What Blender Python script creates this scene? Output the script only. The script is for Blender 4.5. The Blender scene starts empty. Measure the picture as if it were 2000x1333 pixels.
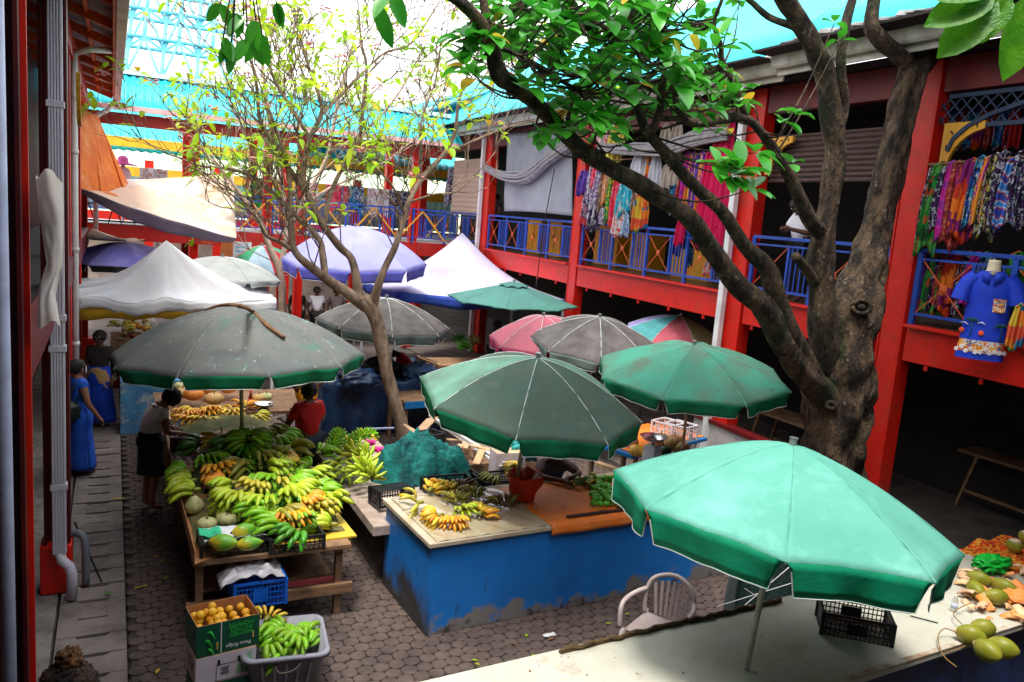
import bpy, bmesh, math, random
from mathutils import Vector, Matrix, noise
V = Vector
PI = math.pi
sc = bpy.context.scene
col = sc.collection
# ---------------- camera ----------------
F_PX, CX, CY, CAMH = 1550.0, 1000.0, 666.5, 4.2
_dn = V((210-CX, 9930, F_PX)).normalized()
_vx = 220-CX
_Y = V((_vx, -(_vx*_dn.x+F_PX*_dn.z)/_dn.y, F_PX)).normalized()
_Z = -_dn
_X = _Y.cross(_Z)
ROWS = (_X, _Y, _Z)
CAM = V((0, 0, CAMH))
cam_d = bpy.data.cameras.new('Camera')
cam = bpy.data.objects.new('Camera', cam_d)
col.objects.link(cam)
cx = V([r.x for r in ROWS]); cy = -V([r.y for r in ROWS]); cz = -V([r.z for r in ROWS])
cam.matrix_world = Matrix(((cx.x, cy.x, cz.x, 0), (cx.y, cy.y, cz.y, 0), (cx.z, cy.z, cz.z, CAMH), (0, 0, 0, 1)))
cam_d.sensor_width = 36
cam_d.lens = F_PX/2000*36
cam_d.clip_start = 0.05
cam_d.clip_end = 1000
sc.camera = cam
# ---------------- world, sun, exposure ----------------
SUN_EL, SUN_AZ = math.radians(73), math.radians(-135)
w = bpy.data.worlds.new("World"); sc.world = w; w.use_nodes = True
nt = w.node_tree; bg = nt.nodes['Background']
sky = nt.nodes.new('ShaderNodeTexSky'); sky.sky_type = 'NISHITA'; sky.sun_disc = False
sky.sun_elevation = SUN_EL; sky.sun_rotation = SUN_AZ; sky.dust_density = 4
mx = nt.nodes.new('ShaderNodeMixRGB'); mx.inputs[0].default_value = 0.85
mx.inputs[2].default_value = (8.6, 8.7, 9.0, 1)
nt.links.new(sky.outputs[0], mx.inputs[1]); nt.links.new(mx.outputs[0], bg.inputs[0])
bg.inputs[1].default_value = 0.15
sd = bpy.data.lights.new('Sun', 'SUN'); sd.energy = 1.9; sd.angle = math.radians(14); sd.color = (1, .96, .88)
so = bpy.data.objects.new('Sun', sd); col.objects.link(so)
_sdir = V((math.sin(SUN_AZ)*math.cos(SUN_EL), math.cos(SUN_AZ)*math.cos(SUN_EL), math.sin(SUN_EL)))
so.rotation_euler = _sdir.to_track_quat('Z', 'Y').to_euler()
vs = sc.view_settings; vs.view_transform = 'Standard'; vs.look = 'None'; vs.gamma = 1; vs.exposure = 1.2

# ---------------- pixel helpers: a point of the ground plan read off the photograph ----------------
def ray(px, py):
    c = (px-CX, py-CY, F_PX)
    return V([r.x*c[0]+r.y*c[1]+r.z*c[2] for r in ROWS])
def at(px, py, z):
    d = ray(px, py); return CAM+d*((z-CAMH)/d.z)
def dep(px, py, Yd):
    d = ray(px, py); return CAM+d*(Yd/d.y)
def onx(px, py, x):
    d = ray(px, py); return CAM+d*(x/d.x)
def W(u, off, z):                      # a point on the right-hand arcade: u metres along, off metres out of its face
    return V((9.4+.04*(u-5)-off, u, z))
def rb(px, py, off=0.0):               # where a sight line meets the arcade's face
    d = ray(px, py)
    t = (9.4-.2-off)/(d.x-.04*d.y); return CAM+d*t

# ---------------- object helpers ----------------
def tag(o, label=None, cat=None, group=None, kind=None):
    if label: o['label'] = label
    if cat: o['category'] = cat
    if group: o['group'] = group
    if kind: o['kind'] = kind
    return o
def thing(name, label, cat, loc=(0, 0, 0), rz=0, group=None):
    o = bpy.data.objects.new(name, None); col.objects.link(o)
    o.empty_display_size = .1
    o.location = loc; o.rotation_euler = (0, 0, rz)
    return tag(o, label, cat, group)
def pmat(o):
    return Matrix.Translation(o.location) @ o.rotation_euler.to_matrix().to_4x4()
def basis(a):
    a = a.normalized()
    h = V((0, 0, 1)) if abs(a.z) < .9 else V((1, 0, 0))
    u = a.cross(h).normalized(); return u, a.cross(u).normalized()
class MB:
    def __init__(s): s.v = []; s.f = []; s.m = []; s.mi = 0
    def add(s, vs_, fs):
        n = len(s.v); s.v += [V(p) for p in vs_]
        for f in fs: s.f.append([n+i for i in f]); s.m.append(s.mi)
        return s
    def box(s, c, size, rz=0, M=None, taper=1.0):
        hx, hy, hz = size[0]/2, size[1]/2, size[2]/2
        pts = []
        for z in (-1, 1):
            k = taper if z < 0 else 1
            for x, y in ((-1, -1), (1, -1), (1, 1), (-1, 1)): pts.append(V((x*hx*k, y*hy*k, z*hz)))
        R = M if M is not None else Matrix.Rotation(rz, 3, 'Z')
        pts = [V(c)+R @ p for p in pts]
        return s.add(pts, [(3, 2, 1, 0), (4, 5, 6, 7), (0, 1, 5, 4), (1, 2, 6, 5), (2, 3, 7, 6), (3, 0, 4, 7)])
    def bar(s, a, b, w_, h_, up=(0, 0, 1)):     # square bar a->b
        a, b = V(a), V(b); d = (b-a).normalized(); up = V(up)
        if abs(d.dot(up)) > .95: up = V((0, 1, 0))
        sd_ = d.cross(up).normalized(); u = sd_.cross(d).normalized()
        pts = [p+sd_*(i*w_/2)+u*(j*h_/2) for p in (a, b) for i, j in ((-1, -1), (1, -1), (1, 1), (-1, 1))]
        return s.add(pts, [(0, 1, 2, 3), (7, 6, 5, 4), (4, 5, 1, 0), (5, 6, 2, 1), (6, 7, 3, 2), (7, 4, 0, 3)])
    def tube(s, pts, rad, n=8, cap=True, nz=0):
        pts = [V(p) for p in pts]
        if not hasattr(rad, '__len__'): rad = [rad]*len(pts)
        base = len(s.v); u = None
        for i, p in enumerate(pts):
            t = (pts[min(i+1, len(pts)-1)]-pts[max(i-1, 0)])
            if t.length < 1e-9: t = V((0, 0, 1))
            t.normalize()
            if u is None: u, _ = basis(t)
            u = (u-t*u.dot(t)).normalized(); v = t.cross(u)
            for k in range(n):
                a = 2*PI*k/n; r = rad[i]
                if nz: r *= 1+nz*noise.noise((p+V((math.cos(a), math.sin(a), 0))*.6)*3.1)+(nz*.22*noise.noise((p*V((1, 1, .45))+V((math.cos(a), math.sin(a), 0))*r*1.5)*14) if n > 12 else 0)
                s.v.append(p+u*(r*math.cos(a))+v*(r*math.sin(a)))
        for i in range(len(pts)-1):
            for k in range(n):
                a = base+i*n+k; b = base+i*n+(k+1) % n
                s.f.append([a, b, b+n, a+n]); s.m.append(s.mi)
        if cap:
            s.f.append([base+k for k in range(n)][::-1]); s.m.append(s.mi)
            e = base+(len(pts)-1)*n
            s.f.append([e+k for k in range(n)]); s.m.append(s.mi)
        return s
    def lathe(s, c, prof, n=16, M=None, lobes=0, amp=0):   # prof: (r, z)
        c = V(c); base = len(s.v)
        for r, z in prof:
            for k in range(n):
                a = 2*PI*k/n; q = r*(1-amp*abs(math.sin(a*lobes/2))**.5*0+ (amp*math.cos(a*lobes) if lobes else 0))
                p = V((q*math.cos(a), q*math.sin(a), z))
                s.v.append(c+(M @ p if M is not None else p))
        for i in range(len(prof)-1):
            for k in range(n):
                a = base+i*n+k; b = base+i*n+(k+1) % n
                s.f.append([a, b, b+n, a+n]); s.m.append(s.mi)
        for i, rev in ((0, True), (len(prof)-1, False)):
            if prof[i][0] > 1e-4:
                f = [base+i*n+k for k in range(n)]
                s.f.append(f[::-1] if rev else f); s.m.append(s.mi)
        return s
    def ell(s, c, r, n=12, m=8, M=None, nz=0, nf=3):
        prof = [(math.sin(PI*i/m), -math.cos(PI*i/m)) for i in range(m+1)]
        base = len(s.v); s.lathe((0, 0, 0), [(max(p[0], .0005), p[1]) for p in prof], n)
        R = M if M is not None else Matrix.Identity(3)
        for i in range(base, len(s.v)):
            p = s.v[i]; k = 1+nz*noise.noise(p*nf+V(c)*7)
            s.v[i] = V(c)+R @ V((p.x*r[0]*k, p.y*r[1]*k, p.z*r[2]*k))
        return s
    def grid(s, fn, nu, nv):
        b = len(s.v)
        for j in range(nv+1):
            for i in range(nu+1): s.v.append(V(fn(i/nu, j/nv)))
        for j in range(nv):
            for i in range(nu):
                a = b+j*(nu+1)+i
                s.f.append([a, a+1, a+nu+2, a+nu+1]); s.m.append(s.mi)
        return s
    def mesh(s, name, mats, smooth=True):
        me = bpy.data.meshes.new(name)
        me.from_pydata([tuple(p) for p in s.v], [], s.f)
        for m_ in (mats if isinstance(mats, (list, tuple)) else [mats]): me.materials.append(m_)
        me.polygons.foreach_set('material_index', s.m)
        if smooth: me.polygons.foreach_set('use_smooth', [True]*len(s.f))
        me.update()
        return me
    def build(s, name, mats, parent=None, smooth=False, thick=0, bevel=0, sub=0, label=None, auto=None):
        me = s.mesh(name, mats, smooth or auto is not None)
        if auto is not None:
            bm = bmesh.new(); bm.from_mesh(me)
            bmesh.ops.remove_doubles(bm, verts=bm.verts, dist=1e-5)
            for e in bm.edges:
                if len(e.link_faces) == 2 and e.calc_face_angle(0) > math.radians(auto): e.smooth = False
            bm.to_mesh(me); bm.free()
        o = bpy.data.objects.new(name, me); col.objects.link(o)
        if parent is not None:
            M_ = pmat(parent); p = parent.parent
            while p is not None: M_ = pmat(p) @ M_; p = p.parent
            me.transform(M_.inverted()); o.parent = parent
        if thick:
            md = o.modifiers.new('t', 'SOLIDIFY'); md.thickness = thick; md.offset = 0
        if bevel:
            md = o.modifiers.new('b', 'BEVEL'); md.width = bevel; md.segments = 2; md.limit_method = 'ANGLE'
        if sub:
            md = o.modifiers.new('s', 'SUBSURF'); md.levels = sub; md.render_levels = sub
        if label: o['label'] = label
        return o
def struct(o): o['kind'] = 'structure'; return o
def tagb(mb, name, mats, label, cat, group=None, **k):     # a thing that is one mesh
    # origin at the thing's base
    lo = V((min(p.x for p in mb.v)+max(p.x for p in mb.v), min(p.y for p in mb.v)+max(p.y for p in mb.v), 0))/2
    lo.z = min(p.z for p in mb.v)
    mb.v = [p-lo for p in mb.v]
    o = mb.build(name, mats, **k); o.location = lo
    return tag(o, label, cat, group)
def link_mesh(name, me, parent, M_=None):
    o = bpy.data.objects.new(name, me); col.objects.link(o)
    if parent is not None: o.parent = parent
    if M_ is not None: o.matrix_local = M_
    return o
def rot(x=0, y=0, z=0): return (Matrix.Rotation(z, 3, 'Z') @ Matrix.Rotation(y, 3, 'Y') @ Matrix.Rotation(x, 3, 'X'))
def smooth_path(pts, k=4):
    """Catmull-Rom through tuples of any length"""
    out = []; n = len(pts)
    for i in range(n-1):
        p0, p1, p2, p3 = pts[max(i-1, 0)], pts[i], pts[i+1], pts[min(i+2, n-1)]
        for j in range(k):
            t = j/k
            out.append(tuple(.5*((2*b)+(-a+c)*t+(2*a-5*b+4*c-d)*t*t+(-a+3*b-3*c+d)*t**3) for a, b, c, d in zip(p0, p1, p2, p3)))
    out.append(tuple(pts[-1])); return out

# ---------------- materials ----------------
_mats = {}
def M(name, c, rough=.6, c2=None, scale=4, lo=.4, hi=.62, bump=0, bscale=30, metal=0, trans=0, rand=0,
      stain=None, spec=.4, stretch=None, alpha=1, emit=0, wave=None):
    """procedural paint/cloth/wood: base colour c broken up by c2, optional stain (colour, scale, lo, hi) and bump"""
    if name in _mats: return _mats[name]
    m = bpy.data.materials.new(name); m.use_nodes = True; _mats[name] = m
    N = m.node_tree.nodes; L = m.node_tree.links; b = N['Principled BSDF']; out = N['Material Output']
    tc = N.new('ShaderNodeTexCoord'); src = tc.outputs['Object']
    if stretch:
        mp = N.new('ShaderNodeMapping'); mp.inputs['Scale'].default_value = stretch; L.new(src, mp.inputs[0]); src = mp.outputs[0]
    def nz(sc_, det=7, ro=.6):
        n = N.new('ShaderNodeTexNoise'); n.inputs['Scale'].default_value = sc_; n.inputs['Detail'].default_value = det
        n.inputs['Roughness'].default_value = ro; L.new(src, n.inputs['Vector']); return n
    def ramp(o, a, b_):
        r = N.new('ShaderNodeMapRange'); r.inputs[1].default_value = a; r.inputs[2].default_value = b_; L.new(o, r.inputs[0]); return r.outputs[0]
    def mix(f, a, b_, mode='MIX'):
        x = N.new('ShaderNodeMixRGB'); x.blend_type = mode
        if isinstance(f, (int, float)): x.inputs[0].default_value = f
        else: L.new(f, x.inputs[0])
        for i, q in ((1, a), (2, b_)):
            if isinstance(q, tuple): x.inputs[i].default_value = (*q[:3], 1)
            else: L.new(q, x.inputs[i])
        return x.outputs[0]
    if c2 is None: c2 = tuple(min(1, x*.78) for x in c)
    cc = mix(ramp(nz(scale).outputs[0], lo, hi), tuple(c), tuple(c2))
    if stain:
        for st in (stain if isinstance(stain, list) else [stain]):
            cc = mix(ramp(nz(st[1], 9, .7).outputs[0], st[2], st[3]), cc, tuple(st[0]))
    if wave:
        wv = N.new('ShaderNodeTexWave'); wv.bands_direction = wave[0]; wv.inputs['Scale'].default_value = wave[1]; wv.inputs['Distortion'].default_value = wave[2]
        wv.inputs['Detail'].default_value = 3
        L.new(src, wv.inputs['Vector']); cc = mix(wv.outputs['Fac'], cc, tuple(wave[3]))
    if rand:
        oi = N.new('ShaderNodeObjectInfo')
        h = N.new('ShaderNodeHueSaturation'); L.new(cc, h.inputs['Color'])
        a = N.new('ShaderNodeMapRange'); a.inputs[3].default_value = 1-rand; a.inputs[4].default_value = 1+rand*.8
        L.new(oi.outputs['Random'], a.inputs[0]); L.new(a.outputs[0], h.inputs['Value'])
        a2 = N.new('ShaderNodeMapRange'); a2.inputs[3].default_value = .5-rand*.05; a2.inputs[4].default_value = .5+rand*.07
        L.new(oi.outputs['Random'], a2.inputs[0]); L.new(a2.outputs[0], h.inputs['Hue']); cc = h.outputs[0]
    L.new(cc, b.inputs['Base Color'])
    b.inputs['Roughness'].default_value = rough; b.inputs['Metallic'].default_value = metal
    b.inputs['Specular IOR Level'].default_value = spec
    if emit:
        L.new(cc, b.inputs['Emission Color']); b.inputs['Emission Strength'].default_value = emit
    if bump:
        bp = N.new('ShaderNodeBump'); bp.inputs['Strength'].default_value = min(1, bump); bp.inputs['Distance'].default_value = .02
        L.new(nz(bscale, 5).outputs[0], bp.inputs['Height']); L.new(bp.outputs[0], b.inputs['Normal'])
    if trans:
        t = N.new('ShaderNodeBsdfTranslucent'); L.new(cc, t.inputs[0]); ms = N.new('ShaderNodeMixShader'); ms.inputs[0].default_value = trans
        L.new(b.outputs[0], ms.inputs[1]); L.new(t.outputs[0], ms.inputs[2]); L.new(ms.outputs[0], out.inputs[0])
    if alpha < 1: b.inputs['Alpha'].default_value = alpha
    return m
def PRINT(name, cols, scale=9, rough=.75, bg_=None, trans=.15, stretch=(1, 1, 1), kind='v'):
    """printed cotton: voronoi blotches picked from a palette"""
    if name in _mats: return _mats[name]
    m = bpy.data.materials.new(name); m.use_nodes = True; _mats[name] = m
    N = m.node_tree.nodes; L = m.node_tree.links; b = N['Principled BSDF']; out = N['Material Output']
    tc = N.new('ShaderNodeTexCoord'); mp = N.new('ShaderNodeMapping'); mp.inputs['Scale'].default_value = stretch
    L.new(tc.outputs['Object'], mp.inputs[0])
    nz = N.new('ShaderNodeTexNoise'); nz.inputs['Scale'].default_value = scale*.7; L.new(mp.outputs[0], nz.inputs['Vector'])
    ad = N.new('ShaderNodeMixRGB'); ad.blend_type = 'ADD'; ad.inputs[0].default_value = .25; L.new(mp.outputs[0], ad.inputs[1]); L.new(nz.outputs['Color'], ad.inputs[2])
    if kind == 'v':
        vr = N.new('ShaderNodeTexVoronoi'); vr.inputs['Scale'].default_value = scale; L.new(ad.outputs[0], vr.inputs['Vector'])
        sp = N.new('ShaderNodeSeparateColor'); L.new(vr.outputs['Color'], sp.inputs[0]); fac = sp.outputs[0]
    else:
        wv = N.new('ShaderNodeTexWave'); wv.inputs['Scale'].default_value = scale*.25; wv.bands_direction = 'Z' if kind == 'z' else 'Y'
        L.new(ad.outputs[0], wv.inputs['Vector']); fac = wv.outputs['Fac']
    cr = N.new('ShaderNodeValToRGB'); cr.color_ramp.interpolation = 'CONSTANT'; e = cr.color_ramp.elements
    while len(e) < len(cols): e.new(.5)
    for i, c in enumerate(cols): e[i].position = i/len(cols); e[i].color = (*c, 1)
    L.new(fac, cr.inputs[0]); L.new(cr.outputs[0], b.inputs['Base Color']); b.inputs['Roughness'].default_value = rough
    b.inputs['Specular IOR Level'].default_value = .2
    t = N.new('ShaderNodeBsdfTranslucent'); L.new(cr.outputs[0], t.inputs[0]); ms = N.new('ShaderNodeMixShader'); ms.inputs[0].default_value = trans
    L.new(b.outputs[0], ms.inputs[1]); L.new(t.outputs[0], ms.inputs[2]); L.new(ms.outputs[0], out.inputs[0])
    return m

RED = M('red_paint', (.68, .014, .005), .42, (.58, .012, .005), 3, stain=[((.12, .015, .01), 9, .58, .76), ((.3, .05, .03), 2.2, .55, .8), ((.08, .03, .02), 34, .66, .72)], bump=.2)
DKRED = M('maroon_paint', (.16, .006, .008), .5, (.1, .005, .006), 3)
BLUE = M('blue_rail_paint', (.022, .08, .46), .4, (.018, .06, .32), 5)
YEL = M('yellow_paint', (.75, .36, .02), .5, (.6, .27, .02), 2)
WHITE = M('white_paint', (.78, .78, .8), .45, (.62, .62, .64), 3, stain=((.3, .28, .25), 6, .6, .85))
CREAM = M('gutter_paint', (.6, .56, .5), .55, (.38, .35, .3), 2.5, stain=((.14, .12, .1), 3.5, .52, .8))
TEAL = M('teal_roof', (.02, .52, .58), .4, (.02, .42, .52), 1.2, stain=((.01, .2, .3), 1.5, .6, .9))
TEALP = M('teal_pipe', (.14, .58, .7), .45)
CONC = M('concrete', (.25, .22, .2), .85, (.16, .14, .13), 3, bump=.4, bscale=25, stain=((.07, .055, .05), 5, .5, .75))
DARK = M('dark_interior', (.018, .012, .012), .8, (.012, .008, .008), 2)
WOOD = M('weathered_wood', (.3, .17, .09), .75, (.17, .09, .05), 6, bump=.3, stretch=(1, 1, 6))
WOODL = M('pale_wood', (.55, .36, .2), .7, (.42, .26, .14), 7, bump=.2, stretch=(4, 1, 1))
BLKP = M('black_plastic', (.012, .012, .014), .4, (.02, .02, .022), 8)
METAL = M('grey_metal', (.45, .46, .47), .35, (.3, .3, .31), 8, metal=.7)
POLE = M('pole_paint', (.62, .62, .55), .45, (.45, .44, .38), 12, stain=((.22, .14, .08), 18, .6, .75))
# ================= GROUND =================
rnd = random.Random(7)
g = MB(); g.box((8, 40, -.1), (160, 160, .1)); struct(g.build('ground', M('ground_soil', (.09, .075, .065), .95, (.05, .04, .035), 1.5, bump=.3)))
# octagonal interlocking pavers, each a chamfered block, laid in staggered rows
PAV = M('paver_clay', (.125, .088, .075), .8, (.075, .052, .046), 9, .35, .65, bump=.35, bscale=60, stain=[((.035, .026, .024), 1.1, .5, .72), ((.3, .25, .22), 2.3, .66, .9)])
pv = MB()
S = .15
for j in range(0, 108):
    for i in range(0, 53):
        x = .13+i*S+(S/2 if j % 2 else 0); y = 5.2+j*S*.86
        if x < .2 or x > 7.9 or y > 19: continue
        if y > 15 and x > 4.2: continue
        z = -.004+rnd.uniform(-.003, .003)+.012*noise.noise(V((x*.9, y*.9, 0))); tx = rnd.uniform(-.03, .03); ty = rnd.uniform(-.03, .03)
        a, c_ = S*.5, S*.2; j1 = rnd.uniform(-.005, .005)
        hb = S*.86*.655; e_ = .3
        hx_ = [(0, -hb), (a, -hb/2), (a, hb/2), (0, hb), (-a, hb/2), (-a, -hb/2)]
        oc = []
        for q in range(6):
            p0_, p1_, p2_ = hx_[q-1], hx_[q], hx_[(q+1) % 6]
            ee = .34 if q in (0, 3) else .2
            oc += [(p1_[0]+(p0_[0]-p1_[0])*ee, p1_[1]+(p0_[1]-p1_[1])*ee), (p1_[0]+(p2_[0]-p1_[0])*ee, p1_[1]+(p2_[1]-p1_[1])*ee)]
        vs_ = []
        for k, zz in ((.99, -.03), (.982, -.006), (.94, .002)):
            for px_, py_ in oc: vs_.append((x+px_*k+j1, y+py_*k, z+zz+px_*tx+py_*ty))
        fs = [tuple(range(24, 36))]
        for r in (0, 12):
            for q in range(12): fs.append((r+q, r+(q+1) % 12, r+12+(q+1) % 12, r+12+q))
        pv.add(vs_, fs)
struct(pv.build('brick_paving', PAV, smooth=False))
g = MB(); g.box((4.1, 11, -.03), (7.9, 22, .02)); struct(g.build('paving_bed', M('joint_sand', (.06, .046, .04), .95, (.02, .017, .016), 5)))
# drain cover slabs along the left arcade
SLAB = M('slab_concrete', (.24, .2, .185), .8, (.15, .12, .11), 2.2, bump=.35, bscale=40, stain=[((.06, .045, .04), 3.1, .52, .8), ((.36, .36, .37), 1.3, .62, .75)])
sl = MB(); y = 3.6; k = 0
while y < 21.5:
    d = .36+rnd.uniform(-.02, .02); z = .0+rnd.uniform(-.008, .012); x0, x1 = -.47, .12; rz = rnd.uniform(-.02, .02)
    notch = .035
    xa = x0+.16; xb = x1-.13
    notch = .06
    pts = [(x0, y), (x1, y), (x1, y+d-.012), (xb, y+d-.012), (xb-.05, y+d-notch), (xa+.02, y+d-notch), (xa, y+d-.012), (x0, y+d-.012)]
    vs_ = [(p[0], p[1]+rz*(p[0]+.17), z-.07) for p in pts]+[(p[0], p[1]+rz*(p[0]+.17), z) for p in pts]
    sl.add(vs_, [tuple(range(8, 16))]+[(q, (q+1) % 8, 8+(q+1) % 8, 8+q) for q in range(8)])
    y += d; k += 1
struct(sl.build('drain_cover_path', SLAB, bevel=.004))
g = MB(); g.box((-.175, 12.5, -.06), (.62, 18.5, .03)); struct(g.build('drain_channel', M('drain_dark', (.012, .01, .01), .9)))
g = MB(); g.box((-2.1, 12, -.035), (3.2, 22, .06)); struct(g.build('arcade_pavement', CONC))
g = MB(); g.box((11.2, 17, -.035), (6.2, 40, .06)); struct(g.build('arcade_floor', M('arcade_concrete', (.14, .115, .1), .8, (.08, .065, .06), 2, bump=.2)))

def corr(fn, L_, n, seg, nv, mb, amp=.018):
    """corrugated sheet: fn(a, b) -> (point, normal), n waves"""
    def f(i, j):
        p, nn = fn(i, j); return p+nn*(amp*math.cos(2*PI*n*i))
    mb.grid(f, n*seg, nv)

# ================= GALLERY THE CAMERA STANDS IN =================
RG_ = thing('rear_gallery', 'gallery building behind the camera that shades the near end of the courtyard', 'building', (5, -3, 0))
m = MB(); m.box((5.5, -4.2, 3.6), (17, .2, 7.2)); m.build('back_wall', DARK, RG_)
m = MB(); m.box((5.5, -2.2, 3.1), (17, 3.6, .15)); m.build('floor_slab', DARK, RG_)
m = MB(); m.box((5.5, -2.0, 7.05), (17, 4.4, .08)); m.build('roof', DARK, RG_)
m = MB(); m.box((10.3, 2.35, 7.05), (7.4, 4.2, .08)); m.build('added_sky_blocker', DARK, RG_)  # unseen slab added to keep skylight off the near right bay

# ================= RIGHT ARCADE (two storeys, red frame, teal roof) =================
RBt = thing('market_building', 'two storey market arcade along the right with red columns, blue railings and corrugated teal roof', 'building', (9.4, 5, 0))
COLS = [2.9, 7.2, 10.4, 16.25, 22.0, 28.6]
ANG = math.atan(.04)
for i, u in enumerate(COLS):
    m = MB()
    c = W(u, -.02, 0)
    m.box((c.x, c.y+.17, 3.3), (.24, .03, 6.6), -ANG); m.box((c.x, c.y-.17, 3.3), (.24, .03, 6.6), -ANG)
    m.box((c.x-.1, c.y, 3.3), (.03, .31, 6.6), -ANG); m.box((c.x+.1, c.y, 3.3), (.03, .31, 6.6), -ANG)
    m.build('column', RED, RBt, bevel=.006)
    if i in (2, 4):
        m = MB(); a = W(u+.22, .19, 0); m.bar((a.x, a.y, 0), (a.x, a.y, 6.5), .12, .1, (1, 0, 0))
        for zz in (1.5, 3.6, 5.2): m.bar((a.x, a.y, zz), (a.x, a.y, zz+.05), .14, .12, (1, 0, 0))
        m.bar((a.x, a.y, 6.5), W(u+.27, .66, 6.75), .1, .1); m.build('downpipe', WHITE, RBt, bevel=.004)
UE = COLS+[32.]
for i in range(6):
    u0, u1 = UE[i]+.24, UE[i+1]-.24
    m = MB(); m.bar(W(u0, .02, 2.96), W(u1, .02, 2.96), .12, .46); m.bar(W(u0, .05, 3.2), W(u1, .05, 3.2), .22, .04)
    for k in range(5):
        a = W(u0+(u1-u0)*(k+.5)/5, .1, 0); m.bar((a.x, a.y, 2.66), (a.x, a.y, 2.72), .04, .04, (1, 0, 0))
    m.build('floor_beam', RED, RBt, bevel=.005)
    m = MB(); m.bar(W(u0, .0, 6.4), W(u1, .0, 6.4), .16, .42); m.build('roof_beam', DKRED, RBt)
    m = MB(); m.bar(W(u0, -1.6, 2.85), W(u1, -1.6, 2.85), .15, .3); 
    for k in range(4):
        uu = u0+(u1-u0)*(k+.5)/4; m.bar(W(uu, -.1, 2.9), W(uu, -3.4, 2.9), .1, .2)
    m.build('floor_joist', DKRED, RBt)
m = MB(); a, b = W(-2, 0, 3.17), W(34, 0, 3.17)
m.bar(W(-2, -1.9, 3.17), W(34, -1.9, 3.17), 3.7, .07); m.build('floor_slab', M('gallery_floor', (.16, .1, .07), .45, (.1, .06, .045), 2), RBt)
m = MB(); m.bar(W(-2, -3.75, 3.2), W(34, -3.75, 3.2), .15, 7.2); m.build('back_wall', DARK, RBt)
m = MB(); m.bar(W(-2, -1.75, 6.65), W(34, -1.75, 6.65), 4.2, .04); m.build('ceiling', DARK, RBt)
# railing per bay
def railing(parent, P, u0, u1, xmat, xs=True, step=1.25):
    """P(u, z) -> point; one bay of blue railing with rods crossed in orange panels"""
    m = MB()
    m.bar(P(u0, 4.2), P(u1, 4.2), .07, .05); m.bar(P(u0, 4.08), P(u1, 4.08), .03, .03); m.bar(P(u0, 3.36), P(u1, 3.36), .035, .04)
    n = max(2, round((u1-u0)/step)); L_ = (u1-u0)/n
    xm = MB()
    for k in range(n+1):
        uu = u0+k*L_; m.bar(P(uu, 3.2), P(uu, 4.2), .07, .05, (1, 0, 0))
        if k < n:
            for d in (.09, .17, .25, .33): m.bar(P(uu+d*L_*1.0+.02, 3.36), P(uu+d*L_+.02, 4.08), .022, .022, (1, 0, 0))
            m.bar(P(uu+.4*L_, 3.36), P(uu+.4*L_, 4.08), .045, .03, (1, 0, 0))
            c0, c1 = uu+.4*L_+.02, uu+L_-.04
            xm.bar(P(c0, 3.38), P(c1, 4.07), .012, .012); xm.bar(P(c0, 4.07), P(c1, 3.38), .012, .012)
            mid = P((c0+c1)/2, 3.725); xm.ell(mid, (.02, .055, .055), 10, 6)
            if xs: xm.build('cross_rod', xmat, parent)
            xm = MB()
    m.build('railing', BLUE, parent, bevel=.003)
ORG = M('orange_rod', (.75, .12, .03), .5)
for i in range(5):
    railing(RBt, lambda u, z: W(u, .02, z), UE[i]+.24, UE[i+1]-.24, ORG)
# gutters, soffit, roof
for (u0, u1, off, z, nm) in ((-2, 9.3, .78, 6.82, 0), (9.34, 33, .62, 6.78, 1)):
    m = MB()
    prof = [(0, .1), (0, -.1), (.02, -.16), (.1, -.17), (.13, -.14), (.15, .0), (.17, .1), (.155, .1), (.13, .0), (.03, -.12), (.02, .1)]
    n = len(prof); pts = [W(uu, off+(p[0]-.0), z+p[1]) for uu in (u0, u1) for p in prof]
    m.add(pts, [(k, (k+1) % n, n+(k+1) % n, n+k) for k in range(n)]+[tuple(range(n))[::-1], tuple(range(n, 2*n))])
    m.build('gutter', CREAM, RBt)
    m = MB(); m.bar(W(u0, off-.03, z-.08), W(u1, off-.03, z-.08), .03, .34); m.build('fascia', CREAM, RBt)
    m = MB(); nw = int((u1-u0)/.19)
    slope = V((.8, 0, .6)) if nm == 0 else V((.82, 0, .57))
    L_ = 5.4; st = W(u0, off+.02, z+.16)
    corr(lambda a, b, u0=u0, u1=u1, off=off, z=z, slope=slope: (W(u0+(u1-u0)*a, off+.02, z+.16)+slope*(L_*b), V((-slope.z, 0, slope.x))), 0, nw, 8, 3, m, .022)
    m.build('roof', M('teal_roof_sheet', (.05, .56, .64), .4, (.03, .46, .56), .8, stain=((.02, .3, .36), 1.4, .62, .9)), RBt, smooth=True, thick=.004)
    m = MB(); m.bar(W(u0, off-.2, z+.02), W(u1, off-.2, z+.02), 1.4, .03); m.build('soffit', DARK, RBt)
    if nm == 0:
        m = MB(); rr = random.Random(3)
        for k in range(26):
            uu = 5+k*.17*rr.uniform(.8, 1.2)
            if uu < 9.2: m.bar(W(uu, off+.1, z+.17+rr.uniform(0, .02)), W(uu+.12, off-.1, z+.24+rr.uniform(0, .06)), .16, .01)
        m.bar(W(5, off+.0, z+.2), W(9.25, off+.0, z+.2), .1, .02); m.build('rusty_roof_edge', M('grey_old_roof', (.2, .2, .2), .8, (.08, .06, .05), 6), RBt)
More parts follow.
